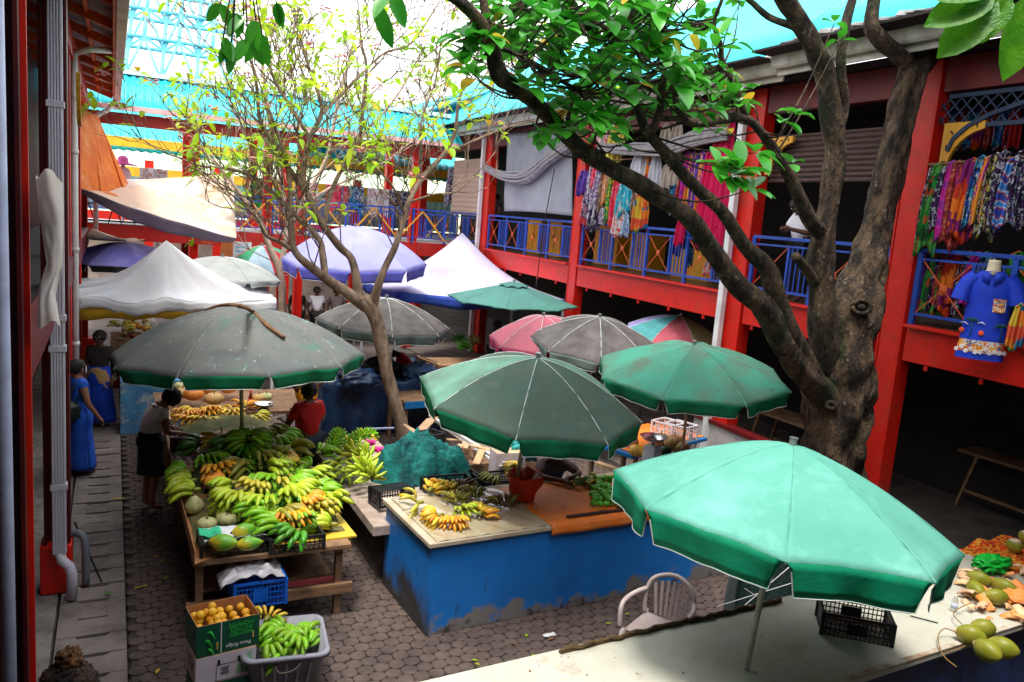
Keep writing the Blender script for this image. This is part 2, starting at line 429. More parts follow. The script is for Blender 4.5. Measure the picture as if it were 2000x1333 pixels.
# yellow fretwork brackets beside the columns
for u in (7.2, 10.4):
    m = MB(); s_ = -1
    c0 = W(u-.3, .03, 5.8)
    pts = []
    R_ = .5
    out = [(0, 0), (R_, 0)]+[(R_-R_*.8*math.sin(t), -R_+R_*.8*math.cos(t)-0.0) for t in [PI/2*q/8 for q in range(9)]]
    poly = [(0, 0), (R_*1.1, 0), (R_*1.1, -.09)]+[(R_*1.05*(1-math.sin(PI/2*q/8))+.1, -.09-R_*(1-math.cos(PI/2*q/8))*1.0) for q in range(1, 9)]+[(.0, -.09-R_)]
    n = len(poly)
    vs_ = [W(u-.3-p[0], .0+o, 5.8+p[1]) for o in (0, .05) for p in poly]
    m.add(vs_, [tuple(range(n))[::-1], tuple(range(n, 2*n))]+[(k, (k+1) % n, n+(k+1) % n, n+k) for k in range(n)])
    br = m.build('bracket', YEL, RBt)
    m = MB()
    for (px_, pz_, ang) in ((.12, -.12, .8), (.3, -.06, 0), (.07, -.3, 1.4), (.45, -.05, 1.5), (.06, -.48, 0)):
        c = W(u-.3-px_, .052, 5.8+pz_); m.ell(c, (.004, .035, .012), 8, 6, M=rot(x=ang))
    m.build('fretwork', DARK, br)
# dark lattice frieze & arch above the near bay
m = MB()
for k in range(24):
    uu = 3.2+k*.16
    m.bar(W(uu, .02, 5.75), W(uu+.35, .02, 6.12), .015, .015); m.bar(W(uu+.35, .02, 5.75), W(uu, .02, 6.12), .015, .015)
m.bar(W(3.1, .02, 5.75), W(6.9, .02, 5.75), .05, .05); m.bar(W(3.1, .02, 6.13), W(6.9, .02, 6.13), .05, .05)
for q in range(12):
    a0, a1 = PI*q/12, PI*(q+1)/12
    m.bar(W(5+1.8*math.cos(a0), .05, 5.45+.6*math.sin(a0)), W(5+1.8*math.cos(a1), .05, 5.45+.6*math.sin(a1)), .05, .05)
m.build('lattice_frieze', M('dull_blue_lattice', (.02, .04, .09), .6), RBt)
# woven blinds
m = MB(); m.grid(lambda a, b: W(7.45+2.7*a, -.12+.02*math.sin(b*60), 5.85-b*.75), 4, 60)
tagb(m, 'bamboo_blind', M('bamboo_dark', (.13, .08, .07), .8, (.06, .035, .03), 5, stretch=(1, 1, 40)), 'dark bamboo blind rolled half down behind the big tree', 'blind', thick=.006)
m = MB(); m.grid(lambda a, b: W(22.6+2.6*a, .02+.012*math.sin(b*70), 5.9-b*1.75), 4, 60)
tagb(m, 'woven_blind', M('woven_straw', (.58, .4, .32), .8, (.45, .3, .24), 5, stretch=(1, 1, 40)), 'pale straw blind let down over the upper gallery beside the second red column', 'blind', thick=.006)
# yellow cupboards on the gallery
def cupboard(px, py, wd, h, label):
    p = rb(px, py, -1.0); u = p.y; t = thing('cupboard', label, 'cupboard', W(u, -1.2, 3.21), -ANG, 'yellow cupboards on the gallery')
    m = MB(); m.box(W(u, -1.2, 3.21+h/2), (.45, wd, h), -ANG); m.build('cabinet', YEL, t, bevel=.01)
    for s_ in (-1, 1):
        m = MB(); c = W(u+s_*wd*.25, -.967, 3.21+h/2); m.box(c, (.02, wd*.46, h*.9), -ANG); d = m.build('door', YEL, t, bevel=.004)
        m = MB(); m.box(W(u+s_*wd*.06, -.95, 3.21+h*.55), (.02, .03, .09), -ANG); m.build('handle', DARK, d)
for px, py, wd, h, lb in ((1045, 455, .9, .95, 'yellow cupboard on the gallery behind the grey tarpaulin, left one'), (1085, 460, .8, 1.0, 'yellow cupboard on the gallery left of the middle red column'),
                          (1185, 480, 1.1, 1.05, 'yellow cupboard on the gallery right of the middle red column'), (1250, 490, .8, .85, 'low yellow cupboard on the gallery under the bright sarongs'),
                          (1350, 515, 1.3, .6, 'wide low yellow chest at the end of the gallery bay by the white downpipe')):
    cupboard(px, py, wd, h, lb)
# fan housing / white plastic box
# ground-floor dim stalls inside the arcade
def trestle(x, y, L_, h, label, mat):
    t = thing('trestle_table', label, 'table', (x, y, 0), 0, 'tables inside the arcade')
    m = MB(); m.box((x, y, h), (.7, L_, .05)); m.build('tabletop', mat, t, bevel=.006)
    for sx in (-1, 1):
        for sy in (-1, 1):
            m = MB(); m.bar((x+sx*.3, y+sy*(L_/2-.1), 0), (x+sx*.25, y+sy*(L_/2-.3), h-.03), .05, .05); m.build('leg', mat, t)
        m = MB(); m.bar((x+sx*.29, y-L_/2+.17, .3), (x+sx*.29, y+L_/2-.17, .3), .03, .05); m.build('stretcher', mat, t)
q = at(1960, 905, .95)
trestle(q.x+.3, q.y-.2, 1.9, .95, 'bare wooden trestle table in the dark arcade at the far right', WOOD)
trestle(11.4, 10.5, 1.8, .9, 'shadowy wooden table inside the arcade behind the big tree', WOOD)
# white planter parapet behind the big tree
pa = at(1462, 868, .2); 
t = thing('low_wall', 'low white wall with a dark red coping beside the big tree', 'wall', (9.3, 9.9, 0))
m = MB(); m.bar(W(8.0, .1, .45), W(11.0, .1, .45), .16, .9); m.build('wall_face', M('old_white_wall', (.55, .52, .52), .8, (.4, .36, .36), 3, stain=((.2, .16, .15), 4, .55, .8)), t)
m = MB(); m.bar(W(8.0, .1, .93), W(11.0, .1, .93), .22, .06); m.build('coping', DKRED, t)
# hanging tube lamp seen through the tree
p = rb(1528, 290, -1.6)
t = thing('tube_lamp', 'lit white tube lamp under the gallery ceiling behind the big tree', 'lamp', tuple(p))
m = MB(); m.tube([(p.x, p.y-.6, p.z), (p.x, p.y+.6, p.z)], .022, 8); m.build('tube', M('tube_glow', (1, 1, .95), .3, emit=2.2), t)
m = MB(); m.box((p.x, p.y, p.z+.05), (.07, 1.3, .04)); m.build('fitting', METAL, t)

# ================= LEFT ARCADE =================
LBt = thing('market_arcade', 'dark red arcade along the left edge with ribbed white downpipe and red rafters', 'building', (-.5, 9, 0))
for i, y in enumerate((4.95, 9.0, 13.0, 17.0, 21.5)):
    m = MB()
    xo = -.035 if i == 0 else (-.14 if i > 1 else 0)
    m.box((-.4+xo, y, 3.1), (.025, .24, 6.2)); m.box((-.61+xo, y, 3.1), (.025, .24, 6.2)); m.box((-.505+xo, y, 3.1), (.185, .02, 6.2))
    m.build('column', RED if i >= 2 else M('red_paint_shaded', (.1, .003, .004), .45, (.06, .003, .004), 3, stain=((.1, .01, .01), 6, .6, .8)), LBt, bevel=.003)  # two nearest columns: red darkened, gallery shade put into the colour
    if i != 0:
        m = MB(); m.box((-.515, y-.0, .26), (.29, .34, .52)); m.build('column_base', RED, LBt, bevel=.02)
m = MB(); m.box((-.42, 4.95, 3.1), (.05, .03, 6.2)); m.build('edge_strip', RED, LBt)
RIBW = M('ribbed_pvc', (.6, .58, .66), .45, (.5, .46, .52), 4, stretch=(30, 30, 1), stain=((.25, .2, .2), 3, .55, .85))
def pipe(pts, r, nm, mat, ribs=0):
    m = MB(); m.tube(pts, r, 12)
    o = m.build(nm, mat, LBt, smooth=True); return o
m = MB()
xx, yy = -.475, 8.72
for k in range(5): m.box((xx-.05+k*.024, yy-.04, 3.3), (.014, .02, 5.6))
m.box((xx, yy, 3.3), (.125, .08, 5.6))
for zz in (1.2, 2.6, 2.9, 4.9): m.box((xx, yy, zz), (.15, .11, .06))
m.build('downpipe', RIBW, LBt, bevel=.003)
m = MB(); m.tube([(xx, yy, .5), (xx+.02, yy-.02, .42), (xx+.09, yy-.06, .36), (xx+.11, yy-.07, .28), (xx+.11, yy-.07, .02)], .05, 12); m.build('pipe_elbow', RIBW, LBt, smooth=True)
m = MB(); m.tube(smooth_path([(-.44, 9.1, .52), (-.34, 9.05, .56), (-.27, 9.0, .52), (-.25, 8.97, .4), (-.25, 8.95, .02)], 4), .04, 10); m.build('grey_elbow', M('grey_pvc', (.16, .17, .2), .5), LBt, smooth=True)
m = MB(); m.tube([(-.36, 9.2, .62), (-.1, 8.9, .04)], .012, 6); m.build('black_hose', BLKP, LBt)
m = MB(); m.tube([(-.49, 13.3, 6.0), (-.49, 13.3, 3.0), (-.49, 13.3, 1.2)], .045, 12); m.tube([(-.49, 13.3, 6.0), (-.3, 13.3, 6.08), (.0, 14.1, 6.22)], .045, 12)
for zz in (1.8, 3.2, 4.6): m.tube([(-.49, 13.3, zz), (-.49, 13.3, zz+.06)], .055, 12)
m.build('downpipe', WHITE, LBt, smooth=True)
m = MB(); m.tube([(-.485, 4.55, 0), (-.485, 4.55, 6.2)], .035, 12); m.build('downpipe', M('pale_blue_pipe', (.5, .55, .75), .4), LBt, smooth=True)
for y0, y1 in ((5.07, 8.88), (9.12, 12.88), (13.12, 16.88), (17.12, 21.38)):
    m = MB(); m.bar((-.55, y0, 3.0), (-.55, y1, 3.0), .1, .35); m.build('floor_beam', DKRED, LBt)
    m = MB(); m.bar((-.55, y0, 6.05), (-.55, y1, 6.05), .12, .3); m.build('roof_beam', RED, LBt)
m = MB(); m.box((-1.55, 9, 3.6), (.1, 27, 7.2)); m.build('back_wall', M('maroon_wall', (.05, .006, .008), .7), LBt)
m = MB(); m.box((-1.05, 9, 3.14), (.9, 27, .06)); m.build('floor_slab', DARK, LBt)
m = MB(); m.box((-.62, 4.45, 3.1), (.2, .05, 6.2)); m.build('jamb', M('red_paint_shaded', (.1, .003, .004)), LBt)
# eave: corrugated sheet, rafters and purlins, fascia, gutter
GZ = 6.3
m = MB(); corr(lambda a, b: (V((-1.6+1.65*b, -4+26.3*a, GZ+.62-.55*b)), V((.3, 0, .95)).normalized()), 0, 258, 6, 2, m, .014); m.build('roof', M('grey_iron_sheet', (.55, .46, .55), .6, (.22, .16, .16), 2, stain=((.1, .05, .03), 5, .55, .8)), LBt, smooth=True, thick=.003)
y = -3.5
RAF = M('rafter_paint', (.7, .12, .02), .6, (.5, .07, .015), 5)
while y < 22.2:
    m = MB(); m.bar((-1.5, y, GZ+.42), (.0, y, GZ-.06), .05, .12); m.build('rafter', RAF, LBt); y += 1.55
for x_, z_ in ((-.85, GZ+.3), (-.3, GZ+.1)):
    m = MB(); m.bar((x_, -4, z_), (x_, 22.3, z_), .05, .09); m.build('purlin', RAF, LBt)
m = MB(); m.bar((.015, -4, GZ-.02), (.015, 22.3, GZ-.02), .03, .24); m.build('fascia', RAF, LBt)
m = MB(); m.bar((.1, -4, GZ-.04), (.1, 22.35, GZ-.04), .13, .15); m.bar((.1, -4, GZ+.05), (.1, 22.35, GZ+.05), .16, .03); m.build('gutter', M('gutter_pinkish', (.68, .55, .58), .5, (.5, .4, .42), 3, stain=((.25, .2, .2), 5, .6, .8)), LBt, bevel=.01)
m = MB(); m.tube([(.1, 21.6, GZ-.1), (-.1, 21.7, GZ-.35), (-.32, 21.7, GZ-.5), (-.36, 21.7, GZ-.7), (-.36, 21.7, 3.0)], .055, 10); m.build('downpipe', WHITE, LBt, smooth=True)
m = MB(); 
for q in range(10):
    a0, a1 = PI/2*q/10, PI/2*(q+1)/10
    m.bar((-.4+.0, 12.6-.5*math.sin(a0), 5.0+.6*(1-math.cos(a0))), (-.4, 12.6-.5*math.sin(a1), 5.0+.6*(1-math.cos(a1))), .05, .1)
m.build('bracket', YEL, LBt)

# ================= CROSS GALLERY AT THE BACK =================
CBt = thing('covered_gallery', 'covered gallery across the back of the courtyard with red beams and teal roof', 'building', (4, 23, 0))
YB = 23.0
m = MB(); m.bar((-1.5, YB, 5.86), (9.2, YB, 5.92), .16, .3); m.build('roof_beam', M('beam_red', (.5, .02, .015), .45, (.4, .02, .015), 4), CBt)
m = MB(); m.bar((-1.5, YB-.5, 6.1), (9.2, YB-.5, 6.16), .12, .12); m.build('gutter', M('pale_gutter', (.8, .45, .45), .5), CBt)
m = MB(); corr(lambda a, b: (V((-1.6+11*a, YB-.45+1.35*b, 6.17+.95*b)), V((0, -.55, .8)).normalized()), 0, 58, 8, 2, m, .02); m.build('roof', TEAL, CBt, smooth=True, thick=.004)
m = MB(); m.bar((-1.6, YB+1.0, 7.14), (9.4, YB+1.0, 7.14), .5, .12); m.build('ridge_cap', M('pale_ridge', (.6, .85, .88), .5), CBt)
for px in (372, 516, 582, 806):
    x_ = dep(px, 330, YB).x
    for yy_ in (YB, YB+2.6):
        m = MB(); m.box((x_, yy_, 3.0), (.03, .22, 6.0)); m.box((x_+.2, yy_, 3.0), (.03, .22, 6.0)); m.box((x_+.1, yy_, 3.0), (.17, .02, 6.0)); m.build('column', RED, CBt)
m = MB(); m.bar((-1.5, YB, 3.02), (9.2, YB, 3.02), .12, .4)
m.build('floor_beam', RED if 0 else M('beam_red', (.5, .02, .015)), CBt)
m = MB(); m.box((4, YB+1.3, 3.2), (11.5, 2.7, .08)); m.build('floor_slab', M('gallery_deck', (.4, .38, .38), .7), CBt)
railing(CBt, lambda u, z: V((u, YB-.05, z)), 2.95, 9.1, YEL, True, .95)
m = MB()
x_ = 3.1
while x_ < 8.9:
    m.bar((x_, YB-.1, 3.3), (x_+.75, YB-.1, 4.15), .05, .04); m.bar((x_+.75, YB-.1, 4.15), (x_+1.5, YB-.1, 3.3), .05, .04); x_ += 1.5
m.build('diagonal_brace', YEL, CBt)
m = MB()
for k in range(9): m.bar((-.4+k*.3, YB-.1, 3.25), (-.4+k*.3+(.3 if k % 2 else -.3)*.5, YB-.1, 3.75), .03, .03)
m.bar((-.6, YB-.1, 3.3), (2.3, YB-.1, 3.3), .04, .04); m.bar((-.6, YB-.1, 3.72), (2.3, YB-.1, 3.72), .04, .04); m.build('truss_rail', BLKP, CBt)
m = MB(); m.bar((2.6, YB-.2, 2.62), (3.9, YB-.2, 2.5), .04, .62); m.build('panel', M('orange_board', (.42, .12, .03), .6), CBt)

# pyramid of teal pipes above the gallery roof
tt = thing('roof_truss', 'pyramid space frame of pale teal pipes rising behind the gallery roof on the left', 'roof truss', (1.5, 27, 7))
def tr(m, a, b, r=.06): m.tube([a, b], r, 6)
nx, nyy = 5, 6
def lp(i, j, k): return V((-1.6+i*.95+.1*j, 26.0+j*.8+k*.5, 7.3+j*.95+k*.8))
m = MB(); m2 = MB(); m3 = MB()
for j in range(nyy+1):
    for i in range(nx+1):
        if i < nx: tr(m, lp(i, j, 0), lp(i+1, j, 0))
        if j < nyy: tr(m, lp(i, j, 0), lp(i, j+1, 0))
        if i < nx and j < nyy:
            c = (lp(i, j, 1)+lp(i+1, j+1, 1))/2
            for q in ((i, j), (i+1, j), (i, j+1), (i+1, j+1)): tr(m2, lp(*q, 0), c, .04)
            if i < nx-1: tr(m3, c, (lp(i+1, j, 1)+lp(i+2, j+1, 1))/2)
            if j < nyy-1: tr(m3, c, (lp(i, j+1, 1)+lp(i+1, j+2, 1))/2)
m.build('lower_chord', TEALP, tt, smooth=True); m2.build('web_member', TEALP, tt, smooth=True); m3.build('upper_chord', TEALP, tt, smooth=True)
# ================= FAR HALL =================
FH = thing('market_hall', 'pale far market hall with teal roofs and yellow beams seen under the gallery roof', 'building', (4, 33, 0))
YF = 33.0
m = MB(); corr(lambda a, b: (V((-4+18*a, YF+2.2*b, 5.5+1.6*b)), V((0, -.5, .8)).normalized()), 0, 60, 6, 2, m, .03); m.build('roof', TEAL, FH, smooth=True, thick=.005)
for z0, yy_ in ((5.8, YF-.1), (4.75, YF-.6)):
    m = MB(); m.bar((-4, yy_, z0), (14, yy_, z0), .2, .34); m.build('beam', M('bright_yellow', (.95, .55, .03), .5), FH)
m = MB(); corr(lambda a, b: (V((-4+18*a, YF+1.2, 3.3+1.4*b)), V((0, -1, 0))), 0, 70, 6, 1, m, .02); m.build('wall', M('pale_teal_wall', (.55, .85, .88), .6), FH, smooth=True, thick=.005)
m = MB(); m.box((5, YF+1.4, 1.6), (18, .1, 3.2)); m.build('lower_wall', M('lower_wall_cream', (.6, .5, .4), .7, (.3, .25, .22), .8), FH)
for x_ in (-2.6, 1.2, 3.6, 6.2, 9, 11.5):
    m = MB(); m.box((x_, YF-.3, 2.6), (.3, .3, 5.2)); m.build('column', RED, FH)
m = MB(); m.box((5, YF-.4, 3.1), (18, .2, .35)); m.build('floor_beam', RED, FH)
railing(FH, lambda u, z: V((u, YF-.45, z)), -3.8, 13.5, YEL, True, 1.5)
m = MB(); m.box((1.5, YF+4.5, 8.0), (12, .08, .08)); m.box((1.5, YF+4.5, 7.3), (12, .08, .08))
for k in range(40): m.bar((-4.5+k*.3, YF+4.5, 7.3), (-4.2+k*.3, YF+4.5, 8.0), .03, .03); m.bar((-4.2+k*.3, YF+4.5, 7.3), (-4.5+k*.3, YF+4.5, 8.0), .03, .03)
m.build('balcony_lattice', M('brown_lattice', (.45, .22, .16), .7), FH)
m = MB(); m.box((1.5, YF+4.9, 6.9), (12, .1, 1.2)); m.build('upper_wall', M('upper_pale', (.85, .75, .75), .7), FH)
for x_ in (-1.1, .1):
    m = MB(); m.tube([(x_, YF+3.5, 6), (x_, YF+3.5, 8.6)], .16, 10); m.build('post', BLUE, FH)
# gabled roof of the far right wing
m = MB(); corr(lambda a, b: (V((6.8+5*b, 26+9*a, 6.4+2.3*b)), V((-.4, 0, .9)).normalized()), 0, 45, 6, 2, m, .02); m.build('wing_roof', TEAL, FH, smooth=True, thick=.005)
# wooded hill, its haze paled into the base colour
hm = MB()
def hf(a, b):
    x_ = -60+170*a; h = 9*math.exp(-((x_-14)/24)**2)+8*math.exp(-((x_-60)/30)**2)+7
    y_ = 70+50*b
    return V((x_, y_, h*math.sin(PI*min(1, b*1.0)*.9)**.7+1.6*noise.noise(V((x_*.3, y_*.3, 1)))+.8*noise.noise(V((x_*1.1, y_*1.1, 2)))))
hm.grid(hf, 120, 40)
struct(hm.build('hills', M('hill_forest_hazed', (.5, .6, .42), .9, (.34, .45, .28), .4, bump=1, bscale=1.2), smooth=True))
# ================= UMBRELLAS =================
PIPING = M('umbrella_piping', (.62, .68, .66), .7)
def umbrella(label, ap, R, drop, mats, vmat, n=8, tilt=(0, 0), ph=0, base=None, vh=.2, seam=None, ribw=.006, group='parasols over the market stalls', vent=False, lip=True, sag=.05, pw=1.7, trim=True, pole_r=.02, fin=True):
    ap = V(ap); ax = V((tilt[0], tilt[1], 1)).normalized()
    u = V((0, 1, 0)).cross(ax).normalized(); v = ax.cross(u)
    if base is None: base = ap-ax*((ap.z)/ax.z)
    base = V(base)
    root = thing('parasol', label, 'parasol', base, 0, group)
    # canopy follows its rim ribs
    def ribp(k, t):
        a = ph+2*PI*k/n
        return ap-ax*(drop*(t**pw))+(math.cos(a)*u+math.sin(a)*v)*(R*t)
    def panel(k, s, t):
        a, b = ribp(k, t), ribp(k+1, t); p = a.lerp(b, s)
        w_ = math.sin(PI*s)
        cr = .014*w_*t*noise.noise(V((s*3+k*5, t*4, ap.x)))+.006*w_*t*noise.noise(V((s*11+k*5, t*2.5, ap.y)))+.006*math.exp(-min(s, 1-s)*26)*math.sin(t*34+k)*t
        return p-ax*(sag*w_*t*(1-t)*2.2+cr)+(ap-p).normalized()*(0.02*w_*t)
    cm = MB()
    for k in range(n):
        cm.mi = k % len(mats)
        cm.grid(lambda s, t, k=k: panel(k, s, t), 22, 22)
    me_o = cm.build('canopy', mats, root, smooth=True, thick=.003)
    rr = random.Random(int(abs(ap.x*100)))
    vm = MB(); tm = MB()
    for k in range(n):
        w_ = [rr.uniform(0, 6) for _ in range(3)]
        vm.mi = k % (len(vmat) if isinstance(vmat, list) else 1)
        def vp(s, q, k=k, w_=w_):
            s2 = .012+s*.976
            p = panel(k, s2, 1.0)
            ro = abs(2*s-1)
            hh = vh*(1-.75*max(0, (ro-.86)/.14)**2.2)
            outd = (p-ap); outd -= ax*outd.dot(ax); outd.normalize()
            inn = .035*q*(ro**6)*(1 if s < .5 else 1)
            tang = (ribp(k+1, 1)-ribp(k, 1)).normalized()
            fold = .018*q*(math.sin(9*s+w_[0])+.6*math.sin(17*s+w_[1]))
            return p-V((0, 0, 1))*(hh*q*.8)-ax*(hh*q*.2)+outd*(-.02*q+fold)+tang*(inn*(1 if s < .5 else -1))
        vm.grid(vp, 18, 4)
        if trim: tm.tube([vp(i/18, 1.0) for i in range(19)], .005, 5)
    va = vm.build('valance', vmat, root, smooth=True, thick=.003)
    if trim: tm.build('trim', PIPING, va)
    sm = MB()
    for k in range(n): sm.tube([ribp(k, t/10)+ax*.001 for t in range(11)], .0048, 4)
    sm.build('seam', seam or PIPING, root)
    hub = ap-ax*(drop*.95+.12)
    for k in range(n):
        rm = MB(); rm.tube([ribp(k, t/6)-ax*.012 for t in range(1, 7)], ribw, 5); rm.tube([ribp(k, .45)-ax*.02, hub], ribw, 5)
        rm.build('rib', METAL, root)
    pm = MB(); pm.tube([base, base.lerp(ap, .45)], pole_r*1.15, 12); pm.tube([base.lerp(ap, .45), ap+ax*.02], pole_r, 12)
    pm.build('pole', POLE, root, smooth=True, auto=40)
    hm_ = MB(); hm_.tube([hub-ax*.05, hub+ax*.05], pole_r*2.2, 12); hm_.build('hub', BLKP if pole_r > .03 else WHITE, root, auto=40)
    if fin:
        fm = MB(); fm.tube([ap, ap+ax*.05], .03, 12); fm.tube([ap+ax*.05, ap+ax*.06], .034, 12); fm.build('finial', METAL, root, auto=40)
    if vent:
        em = MB()
        em.grid(lambda s, t: ap+ax*(.03-.1*t+.02*math.sin(s*50)*t)+(math.cos(2*PI*s)*u+math.sin(2*PI*s)*v)*(.33*t), 48, 4)
        em.build('vent_cap', mats[0], root, smooth=True, thick=.003)
    return root, ap, ax, u, v, ribp
AGED = M('canopy_grey_green', (.125, .14, .14), .85, (.19, .185, .17), 2.2, .35, .7, bump=.25, bscale=90, stain=[((.06, .2, .16), 1.9, .55, .72), ((.24, .36, .36), 5, .6, .75), ((.45, .64, .64), 17, .63, .68), ((.06, .06, .055), 28, .66, .74)], trans=.1, spec=.15)
AGED2 = M('canopy_dark_green', (.075, .13, .105), .85, (.085, .115, .09), 3.2, .38, .6, bump=.25, bscale=90, stain=[((.13, .16, .13), 4, .55, .75), ((.12, .22, .17), 30, .58, .75), ((.03, .06, .045), 12, .62, .74), ((.2, .45, .37), 9, .71, .745)], trans=.1, spec=.15)
AGED2B = M('canopy_pale_green', (.17, .36, .27), .85, (.13, .22, .17), 2.6, .35, .65, bump=.25, bscale=90, stain=[((.14, .18, .15), 9, .55, .8)], trans=.1, spec=.15)
GREENU = M('canopy_green', (.06, .28, .2), .8, (.1, .16, .12), 2.0, .4, .66, bump=.2, bscale=90, stain=[((.14, .19, .15), 25, .55, .8), ((.08, .1, .075), 5, .58, .75)], trans=.15, spec=.15)
GVAL = M('valance_green', (.01, .22, .1), .75, (.012, .15, .07), 3, bump=.3, bscale=14, trans=.25, spec=.15)
MINT = M('canopy_mint', (.135, .42, .335), .8, (.11, .375, .295), 1.6, bump=.45, bscale=9, stain=[((.13, .42, .34), 5, .6, .85), ((.16, .3, .26), 40, .66, .76), ((.22, .58, .48), 1.1, .5, .7)], trans=.12, spec=.15)
MVAL = M('valance_emerald', (.008, .36, .19), .65, (.01, .31, .15), 5, bump=.35, bscale=11, trans=.3, spec=.2)
GREYU = M('canopy_grey', (.15, .137, .135), .85, (.09, .082, .08), 2.6, bump=.2, bscale=90, stain=[((.28, .27, .26), 22, .6, .8)], trans=.12, spec=.15)
LAV = M('canopy_lavender', (.42, .42, .78), .7, (.36, .36, .72), 1.5, bump=.2, bscale=12, trans=.3, spec=.15)
LAVV = M('valance_violet', (.13, .13, .62), .7, (.16, .16, .6), 4, trans=.3)
PINKU = M('canopy_pink', (.5, .12, .17), .8, (.38, .12, .16), 2.6, bump=.2, stain=[((.5, .3, .3), 14, .6, .8)], trans=.2)
TEALU = M('canopy_sea_green', (.07, .22, .19), .8, (.06, .18, .155), 2, bump=.2, trans=.15)
U_L = umbrella('mint green parasol with emerald valance standing in the white counter, nearest the camera', (4.671, 4.275, 2.644), 1.312, .524, [MINT], [MVAL], tilt=(.113, .013), ph=.019, base=at(1457, 1308, .9), vh=.235, pw=1.55, sag=.02, pole_r=.021, seam=MINT)
U_K = umbrella('grimy dark green parasol with green valance above the blue counter', (4.318, 7.775, 2.648), 1.314, .512, [AGED2, AGED2, AGED2, AGED2B], [GVAL], tilt=(.038, -.133), ph=.21, base=at(1003, 975, 1.0), vh=.19, pw=1.75, pole_r=.021)
U_J = umbrella('mid green parasol faded brown at the crown, just left of the big tree', (7.02, 8.337, 2.694), 1.33, .413, [GREENU], [GVAL], tilt=(-.073, -.083), ph=-.149, vh=.17, pw=1.75, seam=M('seam_green', (.12, .32, .24)))
U_A = umbrella('large weathered grey green parasol over the banana stall with a broken branch lying on it', (1.39, 10.068, 2.84), 1.505, .587, [AGED], [GVAL], n=10, tilt=(-.035, .039), ph=1.004, vh=.15, pw=2.15, pole_r=.024, seam=M('seam_grey', (.22, .24, .23)))
U_B = umbrella('dull grey brown parasol behind the slender tree trunk', (4.664, 14.504, 2.495), 1.29, .5, [GREYU], [M('valance_greyteal', (.1, .14, .14), .8, (.07, .1, .1), 5)], tilt=(.038, -.041), ph=.604, vh=.17, pw=1.8)
U_H = umbrella('plain grey parasol with pale seams between the pink and the multicoloured ones', (8.0, 12.2, 2.52), 1.28, .5, [GREYU], [M('valance_greygreen', (.14, .2, .18), .8, (.1, .15, .14), 5)], tilt=(-.03, -.15), ph=.307, vh=.17, pw=1.6)
U_C = umbrella('large lavender parasol with violet valance behind the slender tree', (4.85, 17.6, 3.72), 1.62, .8, [LAV], [LAVV], tilt=(-.05, -.06), ph=.471, seam=LAV, vh=.25, pw=1.9, n=8)
p = at(1004, 552, 2.75)
U_F = umbrella('flat sea green parasol with a vent cap in front of the pale pop-up tent', p, 1.5, .42, [TEALU], [TEALU], tilt=(.0, -.02), ph=.25, vh=.03, pw=1.0, vent=True, trim=False, seam=TEALU, sag=.02)
p = at(1062, 617, 2.4)
umbrella('faded pink parasol peeking out on the left of the plain grey one', p, 1.05, .45, [PINKU], [M('valance_pink', (.42, .04, .12), .7, (.36, .03, .1), 5)], tilt=(-.12, -.1), ph=.2, vh=.2)
p = at(1330, 618, 2.5)
MC = [M('panel_violet', (.36, .32, .62), .8), M('panel_sea', (.08, .34, .35), .8), M('panel_rose', (.5, .1, .13), .8), M('panel_tan', (.45, .33, .15), .8)]
umbrella('multicoloured parasol with violet, sea green and rose panels by the white downpipe', p, 1.15, .42, MC, MC, tilt=(0, -.1), ph=PI/2+.45, vh=.1)
p = at(505, 482, 3.0)
RG = [M('panel_red', (.7, .04, .06), .7, trans=.3), M('panel_green', (.08, .5, .25), .7, trans=.3), M('panel_paleblue', (.4, .55, .7), .7)]
umbrella('red and green panelled parasol half hidden left of the large lavender parasol', at(512, 480, 3.0), 1.0, .55, RG, RG, tilt=(-.1, -.1), ph=.1, vh=.08)
umbrella('pale translucent grey parasol behind the right slope of the white tent', at(435, 502, 2.9), 1.25, .42, [M('canopy_palegrey', (.42, .44, .43), .8, (.34, .36, .35), 3, trans=.3)], [M('canopy_palegrey', (.42, .44, .43))], ph=.3, vh=.1, pw=2, seam=METAL)
umbrella('periwinkle parasol with a black outer edge behind the white tent', at(245, 474, 2.95), 1.35, .45, [M('canopy_peri', (.26, .24, .75), .7, (.4, .38, .8), .9, trans=.2)], [BLKP], ph=.2, vh=.14, pw=2, seam=LAV)

